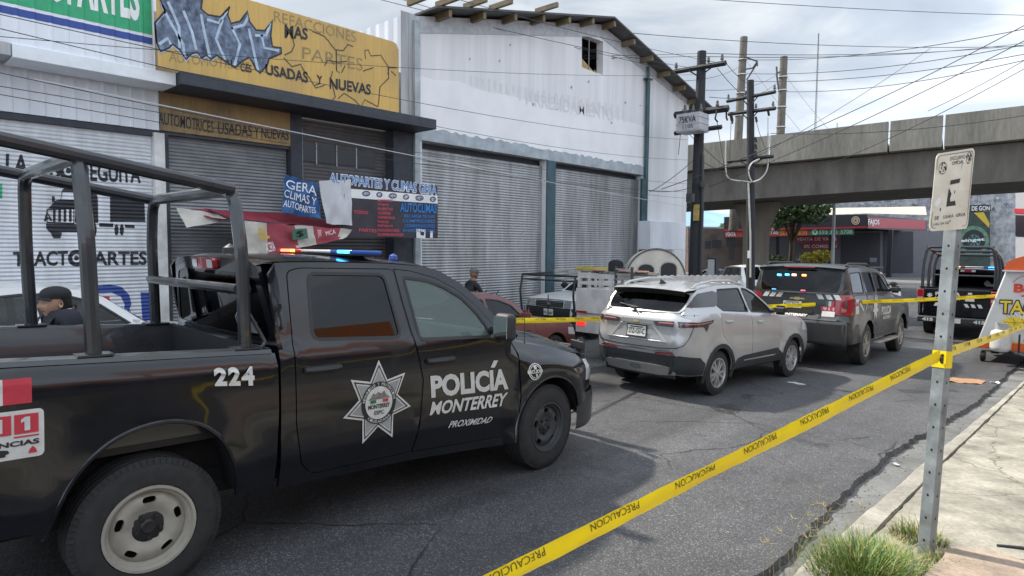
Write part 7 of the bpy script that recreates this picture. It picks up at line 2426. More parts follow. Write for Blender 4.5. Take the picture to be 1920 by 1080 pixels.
# ---- black police estate behind it
BLK2 = M('police_paint_dusty', (0.018, 0.020, 0.022), 0.36, var=0.3, vs=1.2, coat=0.35, col2=(0.035, 0.034, 0.031))
ta = hG(1622, 684)
yaw_t = R(90.6)
eT = Vector((math.cos(yaw_t), math.sin(yaw_t), 0))
lT = Vector((-eT.y, eT.x, 0))
HW = 1.03
ot = ta + lT * (HW - 0.02)
TAHC = dict(hw=HW, rc=0.24, ry=0.22, wb=3.2, wr=0.435, ar=0.52, sill=0.52, tw=0.28, rim=0.27, wstyle='alloy6', rimmat=ALLOYD, tyremat=DUST, step=0.1, tum=0.24, swell=0.025, sw=0.04,
 xr=[(0.45, -1.28), (0.62, -1.40), (1.02, -1.42), (1.08, -1.34), (1.50, -1.30)],
 xf=[(0.45, 4.05), (0.7, 4.15), (1.0, 4.15), (1.26, 4.0)],
 belt=[(-1.30, 1.50), (0.0, 1.50), (2.1, 1.475), (2.4, 1.44), (3.2, 1.36), (4.0, 1.26)],
 gh=[(-1.30, 1.502), (-1.22, 1.8), (-1.12, 2.01), (-0.9, 2.055), (0.8, 2.065), (1.3, 2.02), (1.5, 1.95), (1.8, 1.71), (2.12, 1.475), (0.0, 1.502)],
 wins=[roundpoly([(-1.05, 1.55), (-0.98, 1.93), (-0.22, 1.95), (-0.22, 1.54)], 0.05), roundpoly([(-0.10, 1.54), (-0.10, 1.95), (0.62, 1.955), (0.72, 1.53)], 0.05), roundpoly([(0.84, 1.53), (0.74, 1.955), (1.2, 1.94), (1.42, 1.87), (1.72, 1.67), (1.92, 1.52)], 0.04)],
 doors=[roundpoly([(0.45, 0.62), (0.3, 0.95), (-0.12, 1.08), (-0.14, 1.48), (0.74, 1.475), (0.78, 1.2), (0.78, 0.58)], 0.04), roundpoly([(0.80, 0.58), (0.80, 1.2), (0.76, 1.475), (1.95, 1.465), (2.2, 1.43), (2.22, 1.1), (2.1, 0.58)], 0.04)],
 handles=[(0.0, 1.30), (0.92, 1.29)], handle_mat=TRIM, mirror=(1.86, 1.56), mirror_mat=TRIM,
 hood=[(2.12, 1.53), (3.0, 1.48), (3.8, 1.36), (4.0, 1.30)], roof=[(-1.16, 2.03), (-0.9, 2.075), (0.8, 2.085), (1.3, 2.04)], crown=0.05,
 ws=((2.13, 1.49), (1.30, 2.035)), rs=((-1.30, 1.505), (-1.13, 2.005)), glass=GDARK, rglass=GDARK, rframe=BLK2, rins=(0.045, 0.06, 0.955, 0.90), wseg=40, seats=(0.2, 1.1))
th_, tsm, tw_, tendp, trscr, txr, txf = car('police_estate', 'large black police estate car with flashing rear lamps and white slanted stripes', 'suv', (ot.x, ot.y, gz(ot.y) + 0.004), yaw_t, 0.0265, TAHC, BLK2)
te = lambda k: endmap(tendp, txr, -1, tw_, k)
ter = lambda k: (lambda u, v: te(k)(-u, v))           # u counted from left to right as read from behind
for sg in (-1, 1):
 bm = BM()
 panel(bm, [(-1.335, 1.10), (-1.16, 1.10), (-1.10, 1.3), (-1.14, 1.50), (-1.30, 1.50)], tsm(sg, 0.008), step=0.06, toward=(0, sg, 0))
 panel(bm, [(sg * 0.74, 1.10), (sg * 0.83, 1.10), (sg * 0.83, 1.495), (sg * 0.74, 1.495)], te(0.01), step=0.08, toward=(-1, 0, 0))
 mk('tail_lamp', bm, LAMPR, th_)
 bm = BM()
 tube(bm, [tsm(sg, -0.05)(x, pl(TAHC['roof'], x)) + Vector((0, 0, h)) for x, h in ((-0.95, 0.0), (-0.8, 0.05), (0.6, 0.05), (0.8, 0.0))], 0.025, 6)
 mk('roof_rail', bm, TRIM, th_)
 bm = BM()
 box(bm, (0.58, sg * 1.02 - 0.11, 0.40), (2.58, sg * 1.02 + 0.11, 0.45))
 mk('side_step', bm, ALLOYD, th_, bevel=0.015)
 bm = BM()
 panel(bm, [(0.5, 0.85), (2.55, 0.83), (2.55, 0.86), (0.5, 0.885)], tsm(sg, 0.014), step=0.12, thick=(0, -sg * 0.012, 0))
 mk('side_moulding', bm, BLK2, th_)
bm = BM()
box(bm, (-1.50, -0.98, 0.50), (-1.33, 0.98, 0.98))
mk('rear_bumper', bm, BLK2, th_, bevel=0.06, seg=3)
bm = BM()
box(bm, (-1.47, -0.80, 0.985), (-1.36, 0.80, 1.005))
mk('bumper_step', bm, M('step_grey', (0.25, 0.25, 0.25), 0.5), th_)
bm = BM()
panel(bm, rrect(-0.33, 1.10, 0.33, 1.16, 0.02), te(0.03), step=0.2, thick=(0.03, 0, 0))
mk('hatch_grip', bm, TRIM, th_)
bm = BM()
patch(bm, lambda u, v: Vector((-1.10 - 0.19 * v + 0.04 * (2 * u - 1) ** 2, (2 * u - 1) * 0.84, 2.06 - 0.045 * v + 0.04 * (1 - (2 * u - 1) ** 2))), 12, 4)
patch(bm, lambda u, v: Vector((-1.29 + 0.04 * (2 * u - 1) ** 2 + 0.12 * v, (2 * u - 1) * 0.84, 2.015 - 0.06 * v + 0.04 * (1 - (2 * u - 1) ** 2))), 12, 3)
mk('spoiler', bm, BLK2, th_)
bm = BM()
box(bm, (-1.298, -0.30, 2.025), (-1.27, 0.30, 2.05))
mk('brake_lamp', bm, M('brake_lamp_dull', (0.30, 0.05, 0.06), 0.4), th_, bevel=0.005)
DTR = ter(0.012)
decal('slant_stripes', MARKW, [('p', [(x, 1.40), (x + 0.105, 1.40), (x + 0.105 - s_, 1.50), (x - s_, 1.50)]) for x, s_ in ((-0.72, -0.06), (-0.58, -0.06), (-0.44, -0.06), (0.42, 0.06), (0.585, 0.06), (0.74, 0.06))], DTR, th_, toward=(-1, 0, 0))
plate(th_, te(0.014), -0.10, 1.195, 0.27, 1.33, 'RUE-76-57', -1, False)
decal('emergency_sticker', [MARKW, MARKR, MARKGR], [('p', [(0.50, 1.06), (0.74, 1.06), (0.74, 1.165), (0.50, 1.165)], 0), ('p', [(0.48, 1.17), (0.75, 1.17), (0.75, 1.26), (0.48, 1.26)], 1), ('p', [(0.56, 1.265), (0.605, 1.265), (0.605, 1.37), (0.56, 1.37)], 2), ('p', [(0.61, 1.265), (0.66, 1.265), (0.66, 1.37), (0.61, 1.37)], 0), ('p', [(0.665, 1.265), (0.71, 1.265), (0.71, 1.37), (0.665, 1.37)], 1), ('t', '911', (0.51, 1.185, 0.72, 1.245), 0.03, 0)], DTR, th_, toward=(-1, 0, 0))
decal('rear_lettering', MARKW, [('t', 'MONTERREY', (-0.33, 1.035, 0.24, 1.085), 0.05)], ter(0.03), th_, toward=(-1, 0, 0))
decal('bow_emblem', M('emblem_gold', (0.5, 0.4, 0.2), 0.3, metal=0.6), [('p', [(-0.16, 1.375), (-0.05, 1.375), (-0.05, 1.36), (0.05, 1.36), (0.05, 1.375), (0.16, 1.375), (0.13, 1.405), (0.05, 1.405), (0.05, 1.42), (-0.05, 1.42), (-0.05, 1.405), (-0.13, 1.405)])], ter(0.014), th_, toward=(-1, 0, 0))
DTS = tsm(-1, 0.008)
decal('side_lettering', MARKW, [('t', 'POLICIA', (1.05, 1.0, 1.95, 1.2), 0.04), ('t', 'MONTERREY', (1.2, 0.9, 1.9, 0.975), 0.03)], DTS, th_, sub=0.15, toward=TOR)
cx, cz = 0.52, 1.18
decal('star_badge', MARKW, [('p', star(0.26, 0.14))], DTS, th_, sub=0.1, toward=TOR)
decal('fleet_digit', MARKW, [('t', '7', (-0.28, 1.18, -0.12, 1.36), 0.03)], DTS, th_, sub=0.1, toward=TOR)
decal('side_sticker', [MARKW, MARKR], [('p', [(-1.05, 1.12), (-0.8, 1.12), (-0.8, 1.42), (-1.05, 1.42)], 0), ('p', [(-1.03, 1.28), (-0.82, 1.28), (-0.82, 1.36), (-1.03, 1.36)], 1), ('p', [(-0.75, 1.30), (-0.70, 1.36), (-0.42, 1.19), (-0.46, 1.16)], 0)], DTS, th_, sub=0.1, toward=TOR)
for y_, z_, col in ((-0.40, 1.86, (0.05, 0.45, 1)), (-0.24, 1.87, (0.05, 0.4, 1)), (-0.10, 1.87, (1, 0.5, 0.35)), (0.10, 1.87, (1, 0.25, 0.06)), (-0.46, 1.56, (0.05, 0.4, 0.9)), (0.13, 1.56, (1, 0.1, 0.2))):
 bm = BM()
 f = lambda u, v: Vector((pl([(1.505, -1.30), (2.005, -1.13)], z_) - 0.125, -y_ + u, z_ + v))
 hh = 0.02 if z_ > 1.7 else 0.012
 box(bm, tuple(f(-0.045, -hh)), tuple(f(0.045, hh) + Vector((0.02, 0, 0))))
 mk('strobe_lamp', bm, M('strobe' + str(col), (0.05, 0.05, 0.05), 0.3, var=0, emit=col, es=3.0 if z_ > 1.7 else 1.0), th_, bevel=0.012)
# ---- second police pickup far ahead: the same model, its own number
fk = copy_tree(tk)
fk.name = 'police_pickup'
fy0 = 24.0
fk.location = (-3.28, fy0, gz(fy0) + 0.004)
fk.rotation_euler = (0, 0.010, R(90.5))
tag(fk, 'distant black police pickup numbered 415 on its rear bumper, seen from behind', 'pickup')
def kid(o, nm):
 return [c for c in o.children_recursive if c.name.split('.')[0] == nm]
for c in kid(fk, 'fleet_number') + kid(fk, 'emergency_sticker') + kid(fk, 'flag_sticker'):
 for g in c.children_recursive[::-1]: bpy.data.objects.remove(g)
 bpy.data.objects.remove(c)
TG_ = lambda k: (lambda u, v: Vector((-1.36 - k, -u, v)))
TOB = (-1, 0, 0)
tg = decal('tailgate_lettering', MARKW, [('t', 'POLICIA', (-0.52, 1.26, 0.10, 1.37), 0.05), ('t', 'MONTERREY', (-0.52, 1.15, 0.12, 1.225), 0.04)], TG_(0.006), fk, toward=TOB)
decal('slant_stripes', MARKW, [('p', [(x, 0.95), (x + 0.09, 0.95), (x + 0.09 + s_, 1.05), (x + s_, 1.05)]) for x, s_ in ((-0.55, 0.05), (-0.40, 0.05), (-0.25, 0.05), (0.24, -0.05), (0.40, -0.05), (0.56, -0.05))], TG_(0.006), fk, toward=TOB)
cx, cz = -0.66, 1.26
decal('star_badge', MARKW, [('p', [((cx + (0.085 if k % 2 == 0 else 0.045) * math.cos(R(90 + k * 360 / 14))), cz + (0.085 if k % 2 == 0 else 0.045) * math.sin(R(90 + k * 360 / 14))) for k in range(14)])], TG_(0.006), fk, toward=TOB)
decal('emergency_sticker', [MARKR, MARKW], [('p', [(0.24, 1.22), (0.42, 1.22), (0.42, 1.31), (0.24, 1.31)], 0), ('p', [(0.22, 1.13), (0.44, 1.13), (0.44, 1.21), (0.22, 1.21)], 1), ('p', [(0.28, 1.32), (0.38, 1.32), (0.38, 1.38), (0.28, 1.38)], 1), ('t', '911', (0.26, 1.235, 0.40, 1.295), 0.03, 1)], TG_(0.008), fk, toward=TOB)
BF = lambda u, v: Vector((-1.528, -u, v))
decal('bumper_number', MARKW, [('t', '415', (-0.80, 0.50, -0.52, 0.60), 0.06), ('t', '415', (0.46, 0.50, 0.74, 0.60), 0.06), ('p', [(-0.12, 0.48), (0.16, 0.48), (0.16, 0.62), (-0.12, 0.62)])], BF, fk, toward=TOB)
for sg in (-1, 1):
 bm = BM()
 box(bm, (-1.37, sg * 0.90 - 0.085, 1.02), (-1.27, sg * 0.90 + 0.085, 1.44))
 mk('tail_lamp', bm, LAMPR, fk, bevel=0.02)
 bm = BM()
 box(bm, (-1.38, sg * 0.90 - 0.07, 1.12), (-1.369, sg * 0.90 + 0.07, 1.2))
 mk('reverse_lamp', bm, M('lamp_pale', (0.5, 0.3, 0.3), 0.3), fk)
# near truck's own tail lamps lie outside the picture but belong to it
for sg in (-1, 1):
 bm = BM()
 box(bm, (-1.37, sg * 0.90 - 0.085, 1.02), (-1.27, sg * 0.90 + 0.085, 1.44))
 mk('tail_lamp', bm, LAMPR, tk, bevel=0.02)
# ---- ordinary cars
def sedan(hw=0.86, H=1.46, wb=2.6, ro=0.95, fo=0.85, hatch=False, **k):
 zb = 0.97
 xe = wb + fo
 rb_ = -ro + (0.06 if hatch else 0.55)
 d = dict(hw=hw, rc=0.34, ry=0.30, wb=wb, wr=0.31, ar=0.365, sill=0.28, tw=0.2, rim=0.2, wstyle='alloy6', rimmat=ALLOY, tum=0.42, swell=0.015,
  xr=[(0.2, -ro + 0.06), (0.5, -ro), (zb, -ro + 0.04)], xf=[(0.2, xe - 0.08), (0.5, xe), (0.78, xe - 0.08)],
  belt=[(-ro + 0.04, zb + 0.02), (0.2, zb), (1.6, zb - 0.03), (wb - 0.5, 0.93), (wb + 0.3, 0.86), (xe - 0.1, 0.76)],
  gh=[(rb_, zb + 0.01), (rb_ + (0.22 if hatch else 0.5), H - 0.10), (0.3, H - 0.03), (0.8, H - 0.02), (1.2, H - 0.06), (1.45, H - 0.15), (wb - 0.62, 0.95), (0.9, zb - 0.012)],
  wins=[roundpoly([(rb_ + (0.3 if hatch else 0.42), zb + 0.05), (rb_ + (0.42 if hatch else 0.68), H - 0.14), (0.72, H - 0.10), (0.80, zb + 0.03)], 0.04), roundpoly([(0.88, zb + 0.03), (0.80, H - 0.10), (1.1, H - 0.13), (1.38, H - 0.22), (wb - 0.84, 0.985)], 0.04)],
  doors=[roundpoly([(0.25, 0.4), (0.05, 0.72), (0.02, zb - 0.03), (0.82, zb - 0.045), (0.85, 0.35)], 0.04), roundpoly([(0.87, 0.35), (0.84, zb - 0.045), (1.85, 0.90), (1.9, 0.7), (1.88, 0.35)], 0.04)],
  handles=[(0.1, 0.86), (0.92, 0.85)], mirror=(wb - 0.92, 1.03),
  hood=[(wb - 0.62, 0.985), (wb, 0.93), (wb + 0.5, 0.86), (xe - 0.1, 0.77)],
  roof=[(rb_ + (0.2 if hatch else 0.5), H - 0.085), (0.3, H - 0.025), (0.8, H - 0.015), (1.2, H - 0.05), (1.38, H - 0.11)],
  ws=((wb - 0.62, 0.955), (1.36, H - 0.12)), rs=((rb_, zb + 0.012), (rb_ + (0.21 if hatch else 0.5), H - 0.095)), crown=0.04, wseg=28, seats=(0.05, 0.95))
 if not hatch: d['boot'] = [(-ro + 0.04, zb + 0.0), (-ro + 0.2, zb + 0.05), (rb_ + 0.02, zb + 0.06)]
 d.update(k)
 return d
def lamps(o, sm_, spec, front=True, col=None):
 xe = spec['wb'] + (pl(spec['xf'], 0.6) - spec['wb'])
 bm = BM()
 for sg in (-1, 1): panel(bm, [(xe - 0.42, 0.62), (xe - 0.06, 0.58), (xe - 0.1, 0.72), (xe - 0.42, 0.75)], sm_(sg, 0.006), step=0.06, toward=(0, sg, 0))
 mk('headlamp', bm, LAMPC, o)
 xb = pl(spec['xr'], 0.7)
 bm = BM()
 for sg in (-1, 1): panel(bm, [(xb + 0.03, 0.68), (xb + 0.3, 0.70), (xb + 0.28, 0.9), (xb + 0.05, 0.9)], sm_(sg, 0.006), step=0.06, toward=(0, sg, 0))
 mk('tail_lamp', bm, LAMPR, o)
REDP = M('red_car_paint', (0.17, 0.055, 0.055), 0.42, var=0.12, vs=2, coat=0.4)
WHTP = M('white_car_paint', (0.72, 0.72, 0.71), 0.35, var=0.05, vs=2, coat=0.6)
BLUP = M('blue_car_paint', (0.02, 0.04, 0.065), 0.3, var=0.1, coat=0.6)
sp = sedan(hw=0.80, H=1.42, wb=2.45, ro=0.75, fo=0.80, hatch=True, glass=GMID, wglass=GMID)
o, sm_, *_r = car('red_hatchback', 'faded red hatchback parked between the police pickup and the grey shutters', 'car', (-8.35, 6.85, lz(-8.35, 6.85) - 0.02), R(89), 0.0265, sp, REDP)
lamps(o, sm_, sp)
sp = sedan(hw=0.87, H=1.52, wb=2.62, ro=0.95, fo=0.85, glass=GMID, wglass=GMID)
o, sm_, *_r = car('white_sedan', 'white sedan standing directly behind the woman in the black cap', 'car', (-9.15, 0.75, lz(-9.15, 1.5) + 0.04), R(90), 0.02, sp, WHTP)
lamps(o, sm_, sp)
sp = sedan(hw=0.82, H=1.50, wb=2.5, ro=0.8, fo=0.8, hatch=True, glass=GMID, wglass=GMID)
o, sm_, *_r = car('white_hatchback', 'white hatchback close to the painted shutter, mostly behind the white sedan', 'car', (-11.05, -0.55, lz(-11, 0) + 0.05), R(90), 0.02, sp, WHTP)
lamps(o, sm_, sp)
p = hD(1376, 531, 36)
sp = sedan(glass=GMID, wglass=GMID, wseg=20)
o, sm_, *_r = car('blue_sedan', 'dark blue sedan in the distance between the cabinet and the looped cable pole', 'car', (p.x - 1.5, p.y - 0.6, gz(p.y) - 0.0), R(38), 0.0, sp, BLUP)
lamps(o, sm_, sp)
p = hD(1436, 530, 34)
o, sm_, *_r = car('white_van', 'white car half hidden behind the left edge of the black police estate', 'car', (p.x - 1.2, p.y - 0.3, gz(p.y)), R(75), 0.0, sedan(H=1.75, hatch=True, hw=0.85, wseg=20), WHTP)
# ---- pickups
def pickup_spec(hw=0.86, H=1.70, wb=2.95, **k):
 d = dict(hw=hw, rc=0.22, ry=0.20, wb=wb, wr=0.36, ar=0.42, sill=0.42, tw=0.22, rim=0.2, wstyle='steel', rimmat=STEELD, tum=0.30, swell=0.02,
  xr=[(0.4, -1.1), (0.6, -1.15), (1.08, -1.15)], xf=[(0.4, wb + 0.72), (0.6, wb + 0.80), (0.95, wb + 0.76)],
  belt=[(-1.15, 1.08), (0.6, 1.08), (1.2, 1.07), (wb - 0.75, 1.05), (wb, 1.02), (wb + 0.76, 0.92)],
  gh=[(0.75, 1.082), (0.80, H - 0.15), (0.92, H - 0.05), (1.3, H - 0.02), (1.5, H - 0.06), (1.62, H - 0.13), (wb - 0.68, 1.06), (1.3, 1.07)],
  wins=[roundpoly([(0.98, 1.12), (0.99, H - 0.12), (1.44, H - 0.12), (1.60, H - 0.24), (wb - 0.94, 1.10)], 0.04)],
  doors=[roundpoly([(0.95, 0.5), (0.93, 1.04), (2.2, 1.02), (2.25, 0.7), (2.2, 0.5)], 0.04)], handles=[(1.0, 0.93)], mirror=(wb - 0.95, 1.2),
  hood=[(wb - 0.68, 1.10), (wb, 1.08), (wb + 0.5, 1.01), (wb + 0.76, 0.94)], boot=[(-1.15, 1.06), (0.7, 1.06)],
  roof=[(0.86, H - 0.08), (1.3, H - 0.01), (1.55, H - 0.08)], ws=((wb - 0.68, 1.07), (1.55, H - 0.10)), rs=((0.75, 1.085), (0.83, H - 0.10)), crown=0.04, wseg=28, seats=(1.0,), mirror_mat=TRIM)
 d.update(k)
 return d
# compact white pickup facing the street, ladder rack over it
sp = pickup_spec(hw=0.86, H=1.62, wb=2.95, wframe=WHTP)
nx, ny = -10.05, 12.15
wp, wsm, ww_, wendp, *_r = car('compact_pickup', 'white compact pickup facing the camera with a black ladder rack over its bonnet', 'pickup', (nx, ny + 3.75, lz(nx, ny + 3.75)), R(-90), -0.0265, sp, WHTP)
nf = endmap(wendp, sp['xf'], 1, ww_, 0.012)
nf2 = endmap(wendp, sp['xf'], 1, ww_, 0.022)
TOF = (1, 0, 0)
bm = BM()
panel(bm, [(-0.62, 0.40), (0.62, 0.40), (0.66, 0.74), (-0.66, 0.74)], nf, step=0.1, toward=TOF)
for sg in (-1, 1): panel(bm, [(sp['wb'] + 0.44, 0.43), (sp['wb'] + 0.79, 0.43), (sp['wb'] + 0.79, 0.74), (sp['wb'] + 0.44, 0.74)], wsm(sg, 0.012), step=0.06, toward=(0, sg, 0))
mk('front_bumper', bm, TRIM, wp)
bm = BM()
panel(bm, rrect(-0.44, 0.75, 0.44, 0.905, 0.03), nf, step=0.1, toward=TOF)
gr = mk('grille', bm, TRIM, wp)
bm = BM()
for z in (0.79, 0.835, 0.875): tube(bm, [nf2(-0.42, z), nf2(0.42, z)], 0.006, 5)
panel(bm, [(-0.05, 0.80), (0.05, 0.80), (0.05, 0.87), (-0.05, 0.87)], nf2, step=0.2, toward=TOF)
mk('grille_bars', bm, CHROME, gr)
for sg in (-1, 1):
 bm = BM()
 panel(bm, [(sg * 0.46, 0.745), (sg * 0.66, 0.74), (sg * 0.66, 0.93), (sg * 0.46, 0.915)], nf, step=0.1, toward=TOF)
 panel(bm, [(sp['wb'] + 0.52, 0.80), (sp['wb'] + 0.765, 0.745), (sp['wb'] + 0.76, 0.925), (sp['wb'] + 0.52, 0.94)], wsm(sg, 0.012), step=0.05, toward=(0, sg, 0))
 mk('headlamp', bm, M('lamp_grey', (0.30, 0.31, 0.32), 0.1, var=0.3, vs=25, coat=1), wp)
bm = BM(); panel(bm, [(-0.15, 0.54), (0.15, 0.54), (0.15, 0.70), (-0.15, 0.70)], nf2, step=0.2, toward=TOF); pp_ = mk('plate', bm, PLATE, wp)
decal('plate_lettering', MARKD, [('t', 'PX-1-683', (-0.13, 0.57, 0.13, 0.64), 0.01)], lambda u, v: nf2(u, v) + Vector((0.004, 0, 0)), pp_, toward=TOF)
bm = BM()
xf_ = sp['wb'] + 0.95
for yy in (-0.84, 0.84):
 tube(bm, smooth_path([(xf_ - 0.1, yy, 0.55), (xf_, yy, 1.1), (xf_ - 0.08, yy, 1.52)], 0.1), 0.026, 6)
 tube(bm, [(xf_ - 0.08, yy, 1.52), (-1.0, yy, 1.70)], 0.026, 6)
 tube(bm, [(-1.0, yy, 0.9), (-1.0, yy, 1.70)], 0.026, 6)
tube(bm, [(xf_ - 0.08, -0.84, 1.52), (xf_ - 0.08, 0.84, 1.52)], 0.026, 6)
tube(bm, [(xf_ - 0.09, -0.84, 1.40), (xf_ - 0.09, 0.84, 1.40)], 0.02, 6)
tube(bm, [(xf_ - 0.11, 0.0, 0.5), (xf_ - 0.1, 0.0, 1.05)], 0.012, 6)
mk('ladder_rack', bm, TRIM, wp)
ld = thing('ladder', 'long aluminium ladder with a yellow section lying on the pickup rack', 'ladder', (nx, ny + 3.75, lz(nx, ny + 3.75) - 0.21), R(-90), -0.0265)
AL = M('ladder_alu', (0.45, 0.45, 0.44), 0.4, metal=0.6, var=0.1)
bm = BM()
for yy in (0.25, 0.66): box(bm, (-1.3, yy - 0.02, 1.80), (3.9, yy + 0.02, 1.88))
mk('stiles', bm, AL, ld)
bm = BM()
for k in range(17): box(bm, (-1.2 + k * 0.3, 0.27, 1.825), (-1.17 + k * 0.3, 0.64, 1.855))
mk('rungs', bm, AL, ld)
bm = BM()
box(bm, (2.3, 0.20, 1.885), (3.0, 0.70, 1.95))
mk('yellow_strap', bm, M('strap_yellow', (0.55, 0.46, 0.05), 0.6, var=0.2), ld)
# far white double cab beyond the police estate
sp = pickup_spec(hw=0.98, H=1.86, wb=3.4, wr=0.40, ar=0.46, wstyle='alloy6', rimmat=ALLOY, belt=[(-1.15, 1.24), (0.6, 1.24), (1.2, 1.22), (2.6, 1.18), (3.4, 1.12), (4.16, 1.02)], xr=[(0.4, -1.1), (0.6, -1.15), (1.24, -1.15)], xf=[(0.4, 4.12), (0.6, 4.2), (1.05, 4.16)],
 gh=[(0.75, 1.242), (0.80, 1.7), (0.92, 1.82), (1.5, 1.85), (1.9, 1.80), (2.05, 1.72), (2.72, 1.19), (1.3, 1.222)], wins=[roundpoly([(1.75, 1.26), (1.72, 1.74), (1.95, 1.71), (2.08, 1.63), (2.48, 1.24)], 0.04), roundpoly([(1.0, 1.28), (1.02, 1.74), (1.62, 1.75), (1.65, 1.27)], 0.04)],
 doors=[roundpoly([(1.68, 0.5), (1.68, 1.18), (2.6, 1.14), (2.68, 0.8), (2.6, 0.5)], 0.04)], handles=[(1.75, 1.06)], mirror=(2.44, 1.36), hood=[(2.72, 1.24), (3.4, 1.2), (3.9, 1.12), (4.16, 1.05)], boot=[(-1.15, 1.22), (0.7, 1.22)],
 roof=[(0.86, 1.79), (1.5, 1.86), (1.98, 1.78)], ws=((2.72, 1.2), (1.98, 1.76)), rs=((0.75, 1.245), (0.83, 1.77)), glass=GMID)
fx, fyy = -6.9, 24.7
o, fsm, *_r = car('white_pickup', 'white double cab pickup just beyond the black police estate', 'pickup', (fx, fyy, gz(fyy)), R(90), 0.012, sp, WHTP)
bm = BM()
for yy in (-0.9, 0.9):
 tube(bm, [(-1.0, yy, 1.24), (-1.0, yy, 1.98), (1.4, yy, 1.98)], 0.03, 6)
 tube(bm, [(0.6, yy, 1.24), (0.6, yy, 1.98)], 0.03, 6)
for x in (-1.0, 0.6, 1.4): tube(bm, [(x, -0.9, 1.98), (x, 0.9, 1.98)], 0.03, 6)
mk('ladder_rack', bm, TRIM, o)
# ---- stake bed lorry seen from behind
sx0, sy0 = -8.0, 10.55                         # left rear corner of the body
zs = lz(-7.5, sy0) + 0.03
st = thing('stake_trailer', 'white stake sided cargo trailer with slatted upper boards, seen from behind', 'trailer', (-7.0, sy0 + 1.0, zs), R(90), 0.0265)
WL = M('trailer_white', (0.58, 0.58, 0.57), 0.6, var=0.12, vs=3, col2=(0.42, 0.40, 0.38))
bm = BM()
box(bm, (-1.0, -1.0, 0.78), (2.5, 1.0, 0.92))
box(bm, (-1.02, -1.0, 0.52), (-0.94, 1.0, 0.78))
mk('load_bed', bm, WL, st, bevel=0.01)
bm = BM()
box(bm, (-1.04, -1.0, 0.925), (-0.98, 1.0, 1.42))
mk('tail_board', bm, WL, st, bevel=0.008)
def stakes(nm, a, b_, zz):
 """slatted upper board from a to b"""
 bm = BM()
 a, b_ = Vector(a), Vector(b_)
 e_ = (b_ - a).normalized()
 n_ = Vector((-e_.y, e_.x, 0)) * 0.02
 def bar(p, q, z0_, z1_):
  v = [bm.verts.new(r_) for r_ in (p - n_ + Vector((0, 0, z0_)), q - n_ + Vector((0, 0, z0_)), q + n_ + Vector((0, 0, z0_)), p + n_ + Vector((0, 0, z0_)), p - n_ + Vector((0, 0, z1_)), q - n_ + Vector((0, 0, z1_)), q + n_ + Vector((0, 0, z1_)), p + n_ + Vector((0, 0, z1_)))]
  for q4 in ((0, 3, 2, 1), (4, 5, 6, 7), (0, 1, 5, 4), (1, 2, 6, 5), (2, 3, 7, 6), (3, 0, 4, 7)): bm.faces.new([v[i] for i in q4])
 bar(a, b_, zz + 0.20, zz + 0.31)
 bar(a, b_, zz + 0.07, zz + 0.13)
 L = (b_ - a).length
 k = 0.0
 while k < L:
  p = a + e_ * k
  bar(p + n_ * 0.02, p + e_ * 0.055, zz, zz + 0.325)
  k += 0.26
 mk(nm, bm, WL, st)
stakes('rear_stakes', (-1.0, 0.98, 0), (-1.0, -0.98, 0), 1.43)
for sg in (-1, 1):
 stakes('side_stakes', (-0.96, sg * 0.97, 0), (2.4, sg * 0.97, 0), 1.43)
 bm = BM()
 box(bm, (-0.97, sg * 0.99 - 0.02, 0.925), (2.45, sg * 0.99 + 0.005, 1.42))
 mk('side_board', bm, WL, st, bevel=0.006)
bm = BM()
for yy in (0.86,):
 box(bm, (-1.05, yy - 0.10, 0.66), (-1.02, yy + 0.10, 0.77))
for yy in (-0.86,): box(bm, (-1.05, yy - 0.10, 0.66), (-1.02, yy + 0.10, 0.77))
mk('tail_lamp', bm, M('lamp_lit_red', (0.4, 0.02, 0.02), 0.2, var=0, emit=(1, 0.03, 0.02), es=0.7), st, bevel=0.01)
bm = BM()
for yy in (-0.84, 0.84): box(bm, (-1.055, yy - 0.13, 0.93), (-1.041, yy + 0.13, 0.965))
mk('reflector', bm, LAMPR, st)
bm = BM(); box(bm, (-1.06, -0.16, 0.60), (-1.03, 0.14, 0.75)); pp_ = mk('plate', bm, PLATE, st)
decal('plate_lettering', MARKD, [('t', 'RM-6830', (-0.12, 0.63, 0.13, 0.71), 0.01)], lambda u, v: Vector((-1.064, -u, v)), pp_, toward=(-1, 0, 0))
bm = BM()
box(bm, (-0.9, -0.45, 0.42), (3.4, 0.45, 0.77))
mk('chassis', bm, UNDER, st)
for sg in (-1, 1):
 for cx in (0.15,): wheel(st, cx, sg * 0.82, 0.40, 0.40, 0.24, 0.22, 'steel', STEELD, side=sg, seg=24)
# load: arched white camper shell with dark windows, folded step ladder and black chairs
cs = thing('camper_shell', 'cream arched camper shell with dark arched windows loaded on the stake sided trailer', 'camper shell', (-7.45, 12.75, zs + 0.86), R(128), 0.0)
cs.scale = (0.6, 0.80, 1.06)
CRM = M('shell_cream', (0.55, 0.52, 0.45), 0.6, var=0.15, vs=2)
bm = BM()
def shell_prof(k, r_=0.82): return (r_ * math.cos(math.pi * k), 0.0, 0.55 + 0.75 * math.sin(math.pi * k) ** 0.85)
n = 20
for x0, x1 in ((0, 1.5),):
 fr_a = [bm.verts.new((x0, shell_prof(k / n)[0], shell_prof(k / n)[2])) for k in range(n + 1)]
 fr_b = [bm.verts.new((x1, shell_prof(k / n)[0], shell_prof(k / n)[2])) for k in range(n + 1)]
 for i in range(n): bm.faces.new((fr_a[i], fr_a[i + 1], fr_b[i + 1], fr_b[i]))
mk('shell', bm, CRM, cs)
